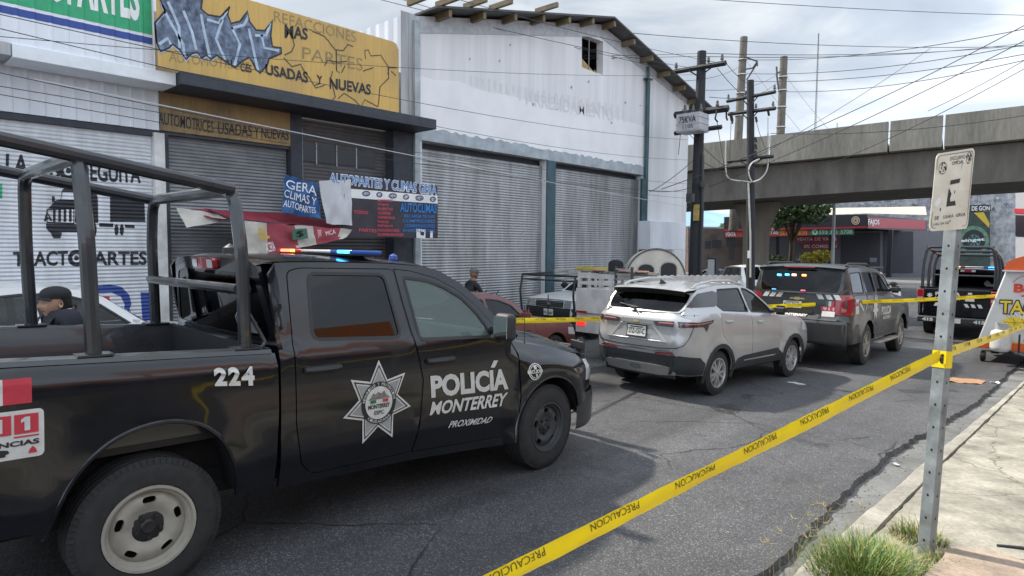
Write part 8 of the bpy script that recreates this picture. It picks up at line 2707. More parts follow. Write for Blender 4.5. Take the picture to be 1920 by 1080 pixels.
def archwin(y0, y1, z0_, z1_):
 r_ = (y1 - y0) / 2
 return [(y0, z0_), (y1, z0_)] + [((y0 + y1) / 2 + r_ * math.cos(R(a)), z1_ - r_ * 0.55 + r_ * 0.55 * math.sin(R(a))) for a in range(0, 181, 20)]
face = [(0.82, 0.0), (0.82, 0.55)] + [(shell_prof(k / n)[0], shell_prof(k / n)[2]) for k in range(1, n)] + [(-0.82, 0.55), (-0.82, 0.0)]
w1_, w2_ = archwin(-0.58, -0.12, 0.50, 1.04), archwin(0.04, 0.50, 0.50, 1.0)
bm = BM()
panel(bm, face, lambda y, z: Vector((-0.005, y, z)), [w1_, w2_], step=0.15, thick=(0.04, 0, 0))
fw_ = mk('front_wall', bm, CRM, cs)
for wv in (w1_, w2_):
 bm = BM(); panel(bm, wv, lambda y, z: Vector((0.01, y, z)), step=0.2, toward=(-1, 0, 0)); mk('window', bm, M('vinyl_black', (0.02, 0.022, 0.026), 0.35), fw_)
 bm = BM(); tube(bm, [(-0.008, y, z) for y, z in wv] + [(-0.008, wv[0][0], wv[0][1])], 0.018, 5); mk('window_frame', bm, M('frame_grey', (0.35, 0.35, 0.33), 0.5), fw_)
bm = BM()
box(bm, (0.3, 0.815, 0.0), (0.9, 0.835, 0.75)); box(bm, (0.0, 0.81, 0.0), (1.5, 0.82, 0.55)); box(bm, (0.0, -0.82, 0.0), (1.5, -0.81, 0.55))
mk('side_wall', bm, CRM, cs)
bm = BM()
tube(bm, [(-0.02, shell_prof(k / n, 0.83)[0], shell_prof(k / n)[2] + 0.01) for k in range(n + 1)], 0.022, 5)
mk('edge_piping', bm, M('piping_dark', (0.1, 0.1, 0.1), 0.6), cs)
bs = thing('black_seat', 'black padded seat back standing left of the cream camper shell', 'seat', (-8.25, 12.3, zs + 1.0), R(125))
bm = BM(); panel(bm, archwin(-0.2, 0.14, 0.0, 1.0), lambda y, z: Vector((-0.08 * z, y, z)), step=0.15, thick=(0.1, 0, 0)); mk('backrest', bm, M('vinyl_black', (0.02, 0.022, 0.026), 0.35), bs, bevel=0.03)
bm = BM(); box(bm, (-0.3, -0.3, -0.05), (0.1, 0.2, 0.06)); mk('cushion', bm, SEAT, bs, bevel=0.03)
sl_ = thing('step_ladder', 'folded metal step ladder hanging on the tail of the stake sided trailer', 'ladder', (-6.86, sy0 - 0.12, zs + 1.30), R(90), 0.0)
bm = BM()
for yy in (-0.26, 0.10): box(bm, (-0.02, yy - 0.02, 0.02), (0.02, yy + 0.02, 0.62))
mk('stiles', bm, M('ladder_dark', (0.09, 0.095, 0.1), 0.5, metal=0.3), sl_)
bm = BM()
for k in range(6): box(bm, (-0.04, -0.24, 0.08 + k * 0.095), (0.03, 0.08, 0.105 + k * 0.095))
mk('steps', bm, AL, sl_)
pi_ = thing('load_poles', 'bundle of poles and rags lying along the top of the stake sided trailer boards', 'poles', (-7.0, sy0 + 1.0, zs), R(90))
bm = BM()
for k in range(5): tube(bm, [(-0.98 + 0.02 * k, -0.85, 1.77 + 0.02 * (k % 3)), (-0.95 + 0.03 * k, 0.95, 1.76 + 0.025 * (k % 2))], 0.018, 6)
mk('poles', bm, M('pole_mix', (0.16, 0.14, 0.12), 0.7, var=0.5, vs=3), pi_)
bm = BM()
for k, (yy, s_) in enumerate(((0.5, 0.12), (-0.1, 0.1), (-0.5, 0.13))): box(bm, (-1.0, yy - s_, 1.80), (-0.86, yy + s_, 1.845))
mk('rags', bm, M('rag_red', (0.3, 0.08, 0.05), 0.8, var=0.5, vs=12, col2=(0.3, 0.28, 0.24)), pi_, bevel=0.02)
# ---- food trailer on the right
tl_y = 17.9
ft = thing('taco_trailer', 'pale grey taco trailer with orange roof and yellow lettering at the right edge', 'trailer', (-0.56, tl_y, gz(tl_y)), 0, 0)
TGR = M('trailer_grey', (0.52, 0.53, 0.54), 0.5, var=0.07, vs=1.5)
ORG = M('trailer_orange', (0.62, 0.10, 0.02), 0.5, var=0.12)
bt, tp, h0, h1, ln = 1.62, 1.14, 0.30, 2.08, 3.0
bm = BM()
def ring_(y): return [(-bt, y, h0), (bt, y, h0), (tp, y, h1), (-tp, y, h1)]
a = [bm.verts.new(p) for p in ring_(0)]
b_ = [bm.verts.new(p) for p in ring_(ln)]
for i in range(4): bm.faces.new((a[i], a[(i + 1) % 4], b_[(i + 1) % 4], b_[i]))
bm.faces.new(a); bm.faces.new(b_[::-1])
bmesh.ops.recalc_face_normals(bm, faces=bm.faces)
mk('trailer_body', bm, TGR, ft, bevel=0.03)
bm = BM()
n = 12
ra, rb2 = [], []
for k in range(n + 1):
 t_ = math.pi * k / n
 ra.append(bm.verts.new(((tp + 0.03) * math.cos(t_), -0.06, h1 + 0.012 + 0.40 * math.sin(t_) ** 0.7)))
 rb2.append(bm.verts.new(((tp + 0.03) * math.cos(t_), ln + 0.05, h1 + 0.012 + 0.40 * math.sin(t_) ** 0.7)))
for i in range(n): bm.faces.new((ra[i], ra[i + 1], rb2[i + 1], rb2[i]))
bm.faces.new(ra[::-1]); bm.faces.new(rb2)
bmesh.ops.recalc_face_normals(bm, faces=bm.faces)
mk('trailer_roof', bm, ORG, ft)
bm = BM(); box(bm, (-tp - 0.05, -0.075, h1 - 0.02), (tp + 0.05, -0.0, h1 + 0.011)); mk('roof_trim', bm, WL, ft)
FT = lambda u, v: Vector((u, -0.006, v))
FT2 = lambda u, v: Vector((u, -0.009, v))
FT3 = lambda u, v: Vector((u, -0.012, v))
FTS = lambda u, v: Vector((u - 0.66, -0.007, v))
FTS2 = lambda u, v: Vector((u - 0.66, -0.010, v))
FTS3 = lambda u, v: Vector((u - 0.66, -0.013, v))
TOFR = (0, -1, 0)
def fx_(v): return bt + (tp - bt) * (v - h0) / (h1 - h0) - 0.02
decal('orange_band', ORG, [('p', [(-fx_(0.31), 0.31), (fx_(0.31), 0.31), (fx_(0.48), 0.48), (-fx_(0.48), 0.48)])], FT, ft, toward=TOFR)
decal('yellow_line', M('trailer_yellow', (0.62, 0.42, 0.03), 0.5), [('p', [(-fx_(0.49) + 0.5, 0.485), (fx_(0.49), 0.485), (fx_(0.53), 0.53), (-fx_(0.53) + 0.5, 0.51)])], FT, ft, toward=TOFR)
YT = M('taco_yellow', (0.70, 0.52, 0.03), 0.5, var=0.12, vs=20)
RT_ = M('letter_red', (0.55, 0.05, 0.02), 0.5, var=0.06)
decal('black_outline', MARKD, [('t', 'TACOS TONO', ((-1.22, 1.10), (0.92, 1.10), (0.92, 1.50), (-1.22, 1.44)), 0.09)], FT, ft, toward=TOFR)
decal('yellow_lettering', YT, [('t', 'TACOS TONO', ((-1.20, 1.13), (0.90, 1.13), (0.90, 1.47), (-1.20, 1.41)), 0.02)], FT2, ft, toward=TOFR)
decal('red_lettering', RT_, [('t', 'BRAVO', (-0.98, 1.60, 0.10, 1.80), 0.05), ('l', [(-1.0, 1.82), (-0.92, 1.92), (-0.78, 2.0), (-0.55, 2.05)], 0.012), ('l', [(-0.84, 1.53), (-0.55, 1.57), (-0.2, 1.53)], 0.035)], FT, ft, toward=TOFR)
decal('sun_rays', PWHT, [('l', [(-0.12 + 0.10 * math.cos(R(a)), 0.93 + 0.08 * math.sin(R(a))), (-0.12 + 0.34 * math.cos(R(a)), 0.93 + 0.26 * math.sin(R(a)))], 0.014) for a in range(20, 175, 14)], FTS, ft, toward=TOFR)
decal('taco_picture', YT, [('p', [(-0.50, 0.95), (-0.42, 1.02), (-0.32, 1.06), (-0.2, 1.06), (-0.08, 1.02), (0.0, 0.95), (0.02, 0.86), (-0.06, 0.84), (-0.1, 0.80), (-0.2, 0.83), (-0.27, 0.80), (-0.36, 0.86), (-0.44, 0.88)])], FTS2, ft, toward=TOFR)
decal('taco_shading', M('taco_brown', (0.28, 0.15, 0.02), 0.5), [('l', [(-0.46, 0.94), (-0.3, 0.93), (-0.12, 0.95), (0.0, 0.93)], 0.012), ('l', [(-0.3, 1.03), (-0.26, 0.95), (-0.28, 0.86)], 0.012), ('l', [(-0.15, 1.03), (-0.1, 0.95), (-0.12, 0.86)], 0.012)], FTS3, ft, toward=TOFR)
bm = BM()
box(bm, (-0.33, -1.3, 0.30), (-0.27, 0.0, 0.36))
for sg in (-1, 1): tube(bm, [(sg * 0.9 - 0.3, 0.0, 0.31), (-0.3, -1.25, 0.33)], 0.03, 6)
tube(bm, [(-0.42, -1.1, 0.02), (-0.42, -1.1, 0.75), (-0.64, -1.1, 0.78), (-0.64, -1.1, 0.66)], 0.035, 7)
lathe(bm, [(0.09, -0.03), (0.09, 0.03)], 12, 'x', (-0.42, -1.1, 0.09))
mk('drawbar', bm, TRIM, ft)
bm = BM()
tube(bm, [(-1.45, -0.3, 0.30), (-0.5, -0.3, 0.30)], 0.02, 6); tube(bm, [(-1.24, -0.34, 0.3), (-1.24, -0.34, 0.72), (-0.95, -0.34, 0.74)], 0.018, 6); tube(bm, [(-0.80, -0.34, 0.3), (-0.80, -0.34, 0.72)], 0.018, 6)
mk('bottle_rack', bm, TRIM, ft)
for sg in (-1, 1):
 w_ = wheel(ft, sg * 1.4, 1.6, 0.30, 0.30, 0.18, 0.17, 'alloy6', ALLOY, seg=20)
 w_.rotation_euler = (0, 0, R(90) * -sg)
 w2 = wheel(ft, sg * 1.47, 0.1, 0.12, 0.12, 0.10, 0.06, 'alloy6', ALLOY, seg=16)
 w2.rotation_euler = (0, 0, R(90) * -sg)
gc = thing('gas_cylinder', 'white gas cylinder strapped to the front of the taco trailer', 'gas cylinder', (-0.56 - 1.12, tl_y - 0.34, gz(tl_y) + 0.32))
bm = BM(); lathe(bm, [(0.0, 0.0), (0.15, 0.0), (0.19, 0.05), (0.195, 0.10), (0.195, 0.36), (0.18, 0.43), (0.10, 0.48), (0.05, 0.49), (0.0, 0.49)], 20, 'z'); mk('cylinder', bm, M('cylinder_white', (0.62, 0.62, 0.60), 0.5, var=0.12, vs=5), gc)
bm = BM(); lathe(bm, [(0.11, 0.47), (0.115, 0.62), (0.10, 0.62), (0.098, 0.47)], 16, 'z', cap=False); lathe(bm, [(0.02, 0.48), (0.025, 0.56), (0.0, 0.57)], 8, 'z'); mk('valve_collar', bm, M('collar_grey', (0.4, 0.4, 0.39), 0.5), gc)
# ================================================================== SIGN, TAPE, WEEDS, LITTER
SX = 4.42
pb, ptp = hD(1735, 1052, SX), hD(1790, 392, SX - 0.02)
sg_ = thing('street_sign', 'faded cream parking sign on a leaning perforated steel post wrapped with yellow tape', 'sign', tuple(pb))
ax = (ptp - pb)
azi = ax.normalized()
side_ = Vector((0.955, -0.293, 0))
side_ = (side_ - azi * side_.dot(azi)).normalized()
oth = azi.cross(side_)
PST = M('post_steel', (0.30, 0.33, 0.34), 0.5, metal=0.35, var=0.3, vs=5, col2=(0.14, 0.15, 0.15))
bm = BM()
hh = 0.040
p0s = [bm.verts.new(-azi * 0.12 + side_ * a * hh + oth * b_ * hh) for a, b_ in ((-1, -1), (1, -1), (1, 1), (-1, 1))]
p1s = [bm.verts.new(azi * (ax.length + 0.32) + side_ * a * hh + oth * b_ * hh) for a, b_ in ((-1, -1), (1, -1), (1, 1), (-1, 1))]
for i in range(4): bm.faces.new((p0s[i], p0s[(i + 1) % 4], p1s[(i + 1) % 4], p1s[i]))
bm.faces.new(p1s)
bmesh.ops.recalc_face_normals(bm, faces=bm.faces)
mk('post', bm, PST, sg_, bevel=0.004)
bm = BM()
for k in range(15):
 c = azi * (0.15 + k * 0.155)
 for n_, t_ in ((side_, oth), (oth, side_)):
  for s in (1, -1):
   q = c + n_ * s * (hh + 0.0008)
   bm.faces.new([bm.verts.new(q + t_ * 0.0075 * math.cos(a) + azi * 0.0095 * math.sin(a)) for a in [6.283 * i / 10 for i in range(10)]])
mk('bolt_holes', bm, UNDER, sg_, smooth=False)
cTL, cTR, cBR, cBL = hD(1753, 289, SX - 0.125), hD(1832, 276, SX - 0.06), hD(1814, 429, SX - 0.06), hD(1741, 434, SX - 0.125)
sN = (cTR - cTL).cross(cTL - cBL).normalized()
if sN.dot(_fw) > 0: sN = -sN
def SG(u, v, off=0.0):
 p = (cBL * (1 - u) + cBR * u) * (1 - v) + (cTL * (1 - u) + cTR * u) * v
 return p - pb + sN * (off + 0.012 * math.sin(u * 3 + v * 2))
outs = rrect(0, 0, 1, 1, 0.09, 5)
outs = [(0.5 + (x - 0.5), 0.5 + (y - 0.5) * 1.0) for x, y in outs]
CRS = M('sign_cream', (0.66, 0.635, 0.545), 0.5, var=0.10, vs=7, col2=(0.58, 0.53, 0.42))
bm = BM(); panel(bm, outs, lambda u, v: SG(u, v), step=0.12, thick=tuple(-sN * 0.004)); pl_ = mk('plate', bm, CRS, sg_)
bm = BM(); panel(bm, outs, lambda u, v: SG(u, v, -0.0045), step=0.12, toward=tuple(-sN)); mk('plate_back', bm, PST, sg_)
s1 = lambda u, v: SG(u, v, 0.0016)
SBK = M('sign_black', (0.035, 0.035, 0.035), 0.6, var=0.3, vs=30)
rin = rrect(0.035, 0.035, 0.965, 0.97, 0.07, 4)
ri2 = rrect(0.045, 0.041, 0.955, 0.964, 0.066, 4)
its = [('h', rin, [ri2]), ('t', 'EXCLUSIVO', ((0.37, 0.885), (0.76, 0.885), (0.76, 0.93), (0.37, 0.93)), 0.01), ('t', 'OFICIAL', ((0.42, 0.825), (0.74, 0.825), (0.74, 0.868), (0.42, 0.868)), 0.01),
    ('p', [(0.40, 0.575), (0.66, 0.585), (0.68, 0.64), (0.41, 0.63)]), ('p', [(0.35, 0.30), (0.60, 0.305), (0.585, 0.335), (0.57, 0.365), (0.44, 0.36), (0.43, 0.40), (0.46, 0.455), (0.42, 0.50), (0.38, 0.535), (0.375, 0.50), (0.36, 0.43)]), ('p', [(0.53, 0.45), (0.55, 0.46), (0.555, 0.50), (0.535, 0.49)]),
    ('t', 'SE', ((0.10, 0.145), (0.20, 0.147), (0.20, 0.19), (0.10, 0.188)), 0.01), ('t', 'USARA', ((0.30, 0.15), (0.56, 0.155), (0.56, 0.197), (0.30, 0.192)), 0.0), ('t', 'GRUA', ((0.63, 0.158), (0.90, 0.163), (0.90, 0.205), (0.63, 0.20)), 0.01), ('t', 'LAS 24 HS', ((0.08, 0.07), (0.46, 0.078), (0.46, 0.112), (0.08, 0.104)), 0.0), ('t', '1', ((0.20, 0.25), (0.225, 0.25), (0.225, 0.29), (0.20, 0.29)), 0.0)]
rnd = random.Random(5)
for cx_, cy_, w_, h_ in ((0.185, 0.80, 0.10, 0.075), (0.86, 0.885, 0.065, 0.07)):
 for k in range(22):
  a = rnd.uniform(0, 6.28); r_ = rnd.uniform(0.2, 1)
  x, y = cx_ + w_ * r_ * math.cos(a), cy_ + h_ * r_ * math.sin(a)
  s = rnd.uniform(0.008, 0.022)
  its.append(('p', [(x - s, y - s * 0.5), (x + s * 0.7, y - s * 0.6), (x + s, y + s * 0.5), (x - s * 0.5, y + s * 0.6)]))
 its.append(('c', [(cx_ + w_ * math.cos(a), cy_ + h_ * math.sin(a)) for a in [6.283 * i / 18 for i in range(18)]], 0.008))
its += [('p', [(x + 0.017 * math.cos(a), y + 0.010 * math.sin(a)) for a in [6.283 * i / 10 for i in range(10)]]) for x, y in ((0.56, 0.86), (0.48, 0.115))]
decal('sign_marks', SBK, its, s1, pl_, toward=tuple(sN))
decal('white_sticker', PWHT, [('p', [(0.05, 0.33), (0.13, 0.30), (0.19, 0.36), (0.19, 0.415), (0.14, 0.42), (0.06, 0.38)])], lambda u, v: SG(u, v, 0.002), pl_, toward=tuple(sN))
# ---- caution tape
TAPE = M('tape_yellow', (0.88, 0.66, 0.008), 0.34, var=0.05, vs=6, spec=0.4)
tb_ = TAPE.node_tree.nodes['Principled BSDF']
tb_.inputs['Subsurface Weight'].default_value = 0.0
TINK = M('tape_ink', (0.10, 0.08, 0.015), 0.5, var=0.4, vs=45, col2=(0.03, 0.025, 0.01))
def tape(label, pts, w_, sag, txt=True, n=80, seed=1.0, tilt=0.0, rep=0.72, tw=0.30):
 P = [Vector(p) for p in pts]
 Ls = [0]
 for a, b_ in zip(P, P[1:]): Ls.append(Ls[-1] + (b_ - a).length)
 T = Ls[-1]
 ww = w_ if isinstance(w_, (list, tuple)) else (w_, w_)
 def at(s):
  for i in range(len(P) - 1):
   if s <= Ls[i + 1] + 1e-6:
    t_ = (s - Ls[i]) / (Ls[i + 1] - Ls[i])
    p = P[i] * (1 - t_) + P[i + 1] * t_
    p.z -= 4 * sag * t_ * (1 - t_)
    return p, (P[i + 1] - P[i]).normalized()
  return P[-1], (P[-1] - P[-2]).normalized()
 def f(s, v, off=0.0):
  p, d = at(max(0, min(T, s)))
  up = Vector((0, 0, 1)) - d * d.z
  up.normalize()
  nrm = up.cross(d).normalized()
  if nrm.dot(p - Vector((0, 0, CZ))) > 0: nrm = -nrm
  a = tilt + 0.35 * noise.noise(Vector((s * 1.1, seed, 0)))
  wdir = up * math.cos(a) + nrm * math.sin(a)
  n2_ = nrm * math.cos(a) - up * math.sin(a)
  fold = 0.012 * (abs(v - 0.42)) * 2 * (0.5 + 0.5 * noise.noise(Vector((s * 0.8, seed + 4, 0))))
  rip = 0.006 * noise.noise(Vector((s * 7, v * 2, seed))) + 0.004 * noise.noise(Vector((s * 19, v * 5, seed + 3)))
  wd = ww[0] + (ww[1] - ww[0]) * s / T
  return p + wdir * wd * (v - 0.5) + n2_ * (rip - fold * wd / 0.075 + off)
 o = thing('caution_tape', label, 'tape', (0, 0, 0))
 bm = BM()
 patch(bm, lambda u, v: f(u * T, v), n, 6)
 mk('ribbon', bm, TAPE, o)
 if txt:
  items = []
  s = 0.15
  while s + tw < T:
   items.append(('t', 'PRECAUCION', ((s + tw, 0.92), (s, 0.92), (s, 0.52), (s + tw, 0.52)), 0.0))
   s += rep
  p, d = at(T / 2)
  tow = Vector((0, 0, CZ)) - p
  decal('ribbon_lettering', TINK, items, lambda u, v: f(u, v, 0.0025), o, cu=[T * k / 160 for k in range(1, 160)], toward=tuple(tow))
 return o
tA, tB = hD(840, 1133, 2.15), hD(1764, 667, SX - 0.06)
tape('near yellow caution tape slanting across the foreground to the sign post', [tA, tB], (0.070, 0.080), 0.0, seed=2.0, rep=0.50, tw=0.27)
tape('yellow caution tape running from the sign post away to the taco trailer', [hD(1774, 662, SX + 0.03), hD(1960, 596, 13.5)], (0.075, 0.075), 0.02, seed=6.0)
tape('far yellow caution tape stretched behind the silver crossover and across the black police estate', [hD(950, 601, 8.6), hD(1140, 597, 11.4), hD(1345, 578, 12.85), hD(1600, 567, 13.15), hD(1885, 554, 14.6)], 0.075, 0.01, seed=9.0, n=140, rep=0.62)
bm = BM()
c = None
zc_ = (hD(1763, 672, SX) - pb).dot(azi)
def rw2(r_, z): return [bm.verts.new(pb + azi * z + side_ * a * r_ + oth * b_ * r_) for a, b_ in ((-1, -1), (1, -1), (1, 1), (-1, 1))]
r0, r1 = rw2(hh + 0.004, zc_ - 0.06), rw2(hh + 0.004, zc_ + 0.055)
for i in range(4): bm.faces.new((r0[i], r0[(i + 1) % 4], r1[(i + 1) % 4], r1[i]))
bmesh.ops.recalc_face_normals(bm, faces=bm.faces)
tw2 = tag(mk('tape_wrap', bm, TAPE, None, smooth=False), 'turn of yellow caution tape wrapped round the leaning sign post', 'tape')
Mf = lambda u, v: pb + azi * (zc_ + v) - oth * (hh + 0.006) + side_ * u if oth.dot(_fw) > 0 else pb + azi * (zc_ + v) + oth * (hh + 0.006) + side_ * u
decal('wrap_lettering', MARKD, [('t', 'M', (-0.028, -0.03, 0.03, 0.035), 0.05)], Mf, tw2)
# ---- weeds at the kerb
def blades(bm, cx_, cy_, rx, ry_, n, h0, h1, seed, dry=0.25, fan=0.5):
 rnd = random.Random(seed)
 for _ in range(n):
  while True:
   u, v = rnd.uniform(-1, 1), rnd.uniform(-1, 1)
   if u * u + v * v < 1: break
  x, y = cx_ + u * rx, cy_ + v * ry_
  z = gz(y) + (0.125 if x > -1.18 else (0.09 if x > -1.38 else -0.05))
  h = rnd.uniform(h0, h1) * (1 - 0.45 * (u * u + v * v))
  a = math.atan2(v, u) + rnd.gauss(0, 0.8)
  ln_ = rnd.uniform(0.15, 1.0) * fan * h + 0.03
  w_ = rnd.uniform(0.0022, 0.0048)
  d = Vector((math.cos(a), math.sin(a), 0))
  t_ = Vector((-d.y, d.x, 0)) * w_
  dr = rnd.random() < dry
  droop = rnd.uniform(0.0, 0.5)
  pv = None
  mi = (2 if rnd.random() < 0.6 else 3) if dr else rnd.choice((0, 0, 1))
  for k in range(5):
   s = k / 4
   p = Vector((x, y, z)) + d * ln_ * s ** 1.7 + Vector((0, 0, h * (s - droop * s ** 3 * 0.8)))
   q = t_ * (1 - s * 0.92)
   cur = (bm.verts.new(p - q), bm.verts.new(p + q))
   if pv: bm.faces.new((pv[0], pv[1], cur[1], cur[0])).material_index = mi
   pv = cur
GR = [M('grass_green', (0.10, 0.20, 0.022), 0.55, var=0.25, vs=30), M('grass_dark', (0.045, 0.11, 0.015), 0.55, var=0.25, vs=30), M('grass_straw', (0.36, 0.30, 0.13), 0.7, var=0.2, vs=30), M('grass_yellow', (0.26, 0.27, 0.06), 0.6, var=0.2, vs=30)]
bm = BM()
blades(bm, -1.06, 4.42, 0.27, 0.36, 1250, 0.10, 0.33, 1, 0.26, 0.75)
blades(bm, -1.02, 4.66, 0.30, 0.30, 900, 0.06, 0.24, 2, 0.5, 0.9)
blades(bm, -1.3, 4.55, 0.16, 0.3, 300, 0.06, 0.22, 6, 0.5, 1.0)
tag(mk('grass_tuft', bm, GR, None, smooth=False), 'large tuft of green and straw coloured grass growing over the kerb', 'grass')
bm = BM()
blades(bm, -0.92, 5.32, 0.18, 0.16, 420, 0.06, 0.20, 3, 0.5, 0.8)
blades(bm, -0.72, 4.98, 0.10, 0.16, 260, 0.05, 0.15, 4, 0.6, 0.8)
tag(mk('small_weeds', bm, GR, None, smooth=False), 'small thin weeds in the pavement crack behind the sign post', 'grass')
bm = BM()
rnd = random.Random(8)
for k in range(26):
 x, y = -1.52 + rnd.uniform(-0.12, 0.3), 4.75 + rnd.uniform(-0.5, 0.6)
 h = rnd.uniform(0.22, 0.42)
 dx, dy = rnd.uniform(-0.12, 0.12), rnd.uniform(-0.1, 0.1)
 b0_ = Vector((x, y, gz(y) - 0.05))
 tip = b0_ + Vector((dx, dy, h))
 tube(bm, [b0_, b0_ + Vector((dx * 0.3, dy * 0.3, h * 0.6)), tip], [0.0014, 0.0012, 0.0008], 4, mi=2)
 for j in range(4):
  a = rnd.uniform(0, 6.28)
  tube(bm, [tip, tip + Vector((math.cos(a) * 0.05, math.sin(a) * 0.05, 0.02))], [0.0016, 0.0008], 4, mi=2)
tag(mk('dry_stalks', bm, GR, None, smooth=False), 'thin dry seed stalks standing at the broken asphalt edge', 'grass')
# ---- litter
def scrap(name, label, px_, py_, s, mat, h=0.0, seed=1, flat=0.3, cat='litter'):
 p = hG(px_, py_, h)
 rnd = random.Random(seed)
 bm = BM()
 pts = [(s * rnd.uniform(0.6, 1.1) * math.cos(6.283 * k / 7), s * rnd.uniform(0.35, 0.7) * math.sin(6.283 * k / 7)) for k in range(7)]
 panel(bm, pts, lambda u, v: Vector((u, v, 0.006 + s * flat * (0.4 + noise.noise(Vector((u / s * 1.6, v / s * 1.6, seed)))))), step=s * 0.3, thick=(0, 0, -0.005))
 o = mk(name, bm, mat, None, smooth=False)
 o.location = p
 tag(o, label, cat)
scrap('paper_scrap', 'crumpled white scrap of paper in the gutter left of the sign post', 1680, 872, 0.05, PWHT, -0.05, 1, 0.5)
scrap('paper_scrap', 'flat white paper scrap on the asphalt in front of the crossover front wheel', 1492, 719, 0.16, M('paper_grey', (0.5, 0.5, 0.49), 0.8), 0, 2, 0.05)
scrap('paper_scrap', 'little pale scrap on the road beyond the yellow tape, left of the sign post', 1692, 703, 0.13, M('paper_grey', (0.5, 0.5, 0.49), 0.8), 0, 3, 0.1)
scrap('plastic_bag', 'small white bag at the road edge beyond the brown cardboard', 1868, 719, 0.10, PWHT, 0, 4, 0.4)
bm = BM()
a, b_, c2, d = hG(1776, 708), hG(1775, 716), hG(1838, 722), hG(1852, 714)
panel(bm, [(0, 0), (1, 0.05), (1.0, 0.8), (0.6, 1), (0.05, 0.85)], lambda u, v: (b_ * (1 - u) + c2 * u) * (1 - v) + (a * (1 - u) + d * u) * v + Vector((0, 0, 0.015 + 0.03 * noise.noise(Vector((u * 4, v * 3, 0))))), step=0.12, thick=(0, 0, -0.008))
tag(mk('cardboard_sheet', bm, M('cardboard', (0.36, 0.20, 0.11), 0.85, var=0.2, vs=8), None), 'flattened brown cardboard lying by the gutter behind the sign post', 'cardboard')
p = hG(1912, 1032, 0.19)
bm = BM()
tube(bm, [p + Vector((-0.12, -0.05, 0.012)), p + Vector((0.0, 0.0, 0.018)), p + Vector((0.2, 0.1, 0.012))], [0.010, 0.013, 0.009], 6)
tag(mk('metal_rod', bm, TRIM, None), 'short dark metal rod lying on the pavement at the right edge', 'rod')
bm = BM()
rnd = random.Random(21)
for _ in range(260):
 y = rnd.uniform(3.8, 15)
 x = edge_x(y) + abs(rnd.gauss(0, 0.10)) + 0.02 if rnd.random() < 0.7 else rnd.uniform(-3.5, -1.7)
 s = rnd.uniform(0.004, 0.012)
 z = gz(y) + (-0.055 if x > edge_x(y) else 0.002)
 if x > -1.36: continue
 m3 = Matrix.Rotation(rnd.uniform(0, 6), 3, 'Z')
 vs_ = [bm.verts.new(Vector((x, y, z + s * 0.4)) + m3 @ Vector((s * a, s * b_ * 0.8, s * c_ * 0.5))) for a, b_, c_ in ((-1, -1, -1), (1, -0.8, -1), (0.9, 1, -1), (-1, 0.9, -1), (0.1, 0, 1))]
 for q in ((0, 1, 4), (1, 2, 4), (2, 3, 4), (3, 0, 4)): bm.faces.new([vs_[i] for i in q])
o = mk('gravel', bm, M('gravel_grey', (0.16, 0.155, 0.15), 0.9, var=0.3, vs=20), None, smooth=False)
o['kind'] = 'stuff'
# ================================================================== PEOPLE
SKIN = M('skin_tan', (0.54, 0.32, 0.225), 0.5, var=0.08, vs=18)
SKIN2 = M('skin_brown', (0.22, 0.115, 0.075), 0.5, var=0.08, vs=18)
HAIR = M('hair_black', (0.012, 0.010, 0.010), 0.5, var=0.3, vs=40)
UNIF = M('uniform_navy', (0.018, 0.022, 0.034), 0.75, var=0.25, vs=9, bump=0.3, bs=40)
VEST = M('vest_black', (0.012, 0.013, 0.016), 0.6, var=0.25, vs=14, bump=0.3, bs=60)
LIP = M('lip', (0.30, 0.11, 0.085), 0.45)
EYEW = M('eye_white', (0.6, 0.58, 0.55), 0.3, var=0)
def skinmesh(vs, es, rs, lv=2):
 """limbs grown from a skeleton: vs joints, es bones, rs radii"""
 me = bpy.data.meshes.new('skeleton')
 me.from_pydata([tuple(v) for v in vs], es, [])
 o = bpy.data.objects.new('skeleton', me)
 COL.objects.link(o)
 md = o.modifiers.new('s', 'SKIN')
 md.use_smooth_shade = True
 if not me.skin_vertices: me.skin_vertices.new()
 for i, r_ in enumerate(rs):
  sv_ = me.skin_vertices[0].data[i]
  sv_.radius = r_ if isinstance(r_, tuple) else (r_, r_)
  sv_.use_root = (i == 0)
 m2 = o.modifiers.new('d', 'SUBSURF')
 m2.levels = lv
 m2.render_levels = lv
 bpy.context.view_layer.update()
 dg = bpy.context.evaluated_depsgraph_get()
 out = bpy.data.meshes.new_from_object(o.evaluated_get(dg))
 bpy.data.objects.remove(o)
 bm = BM()
 bm.from_mesh(out)
 bpy.data.meshes.remove(out)
 return bm
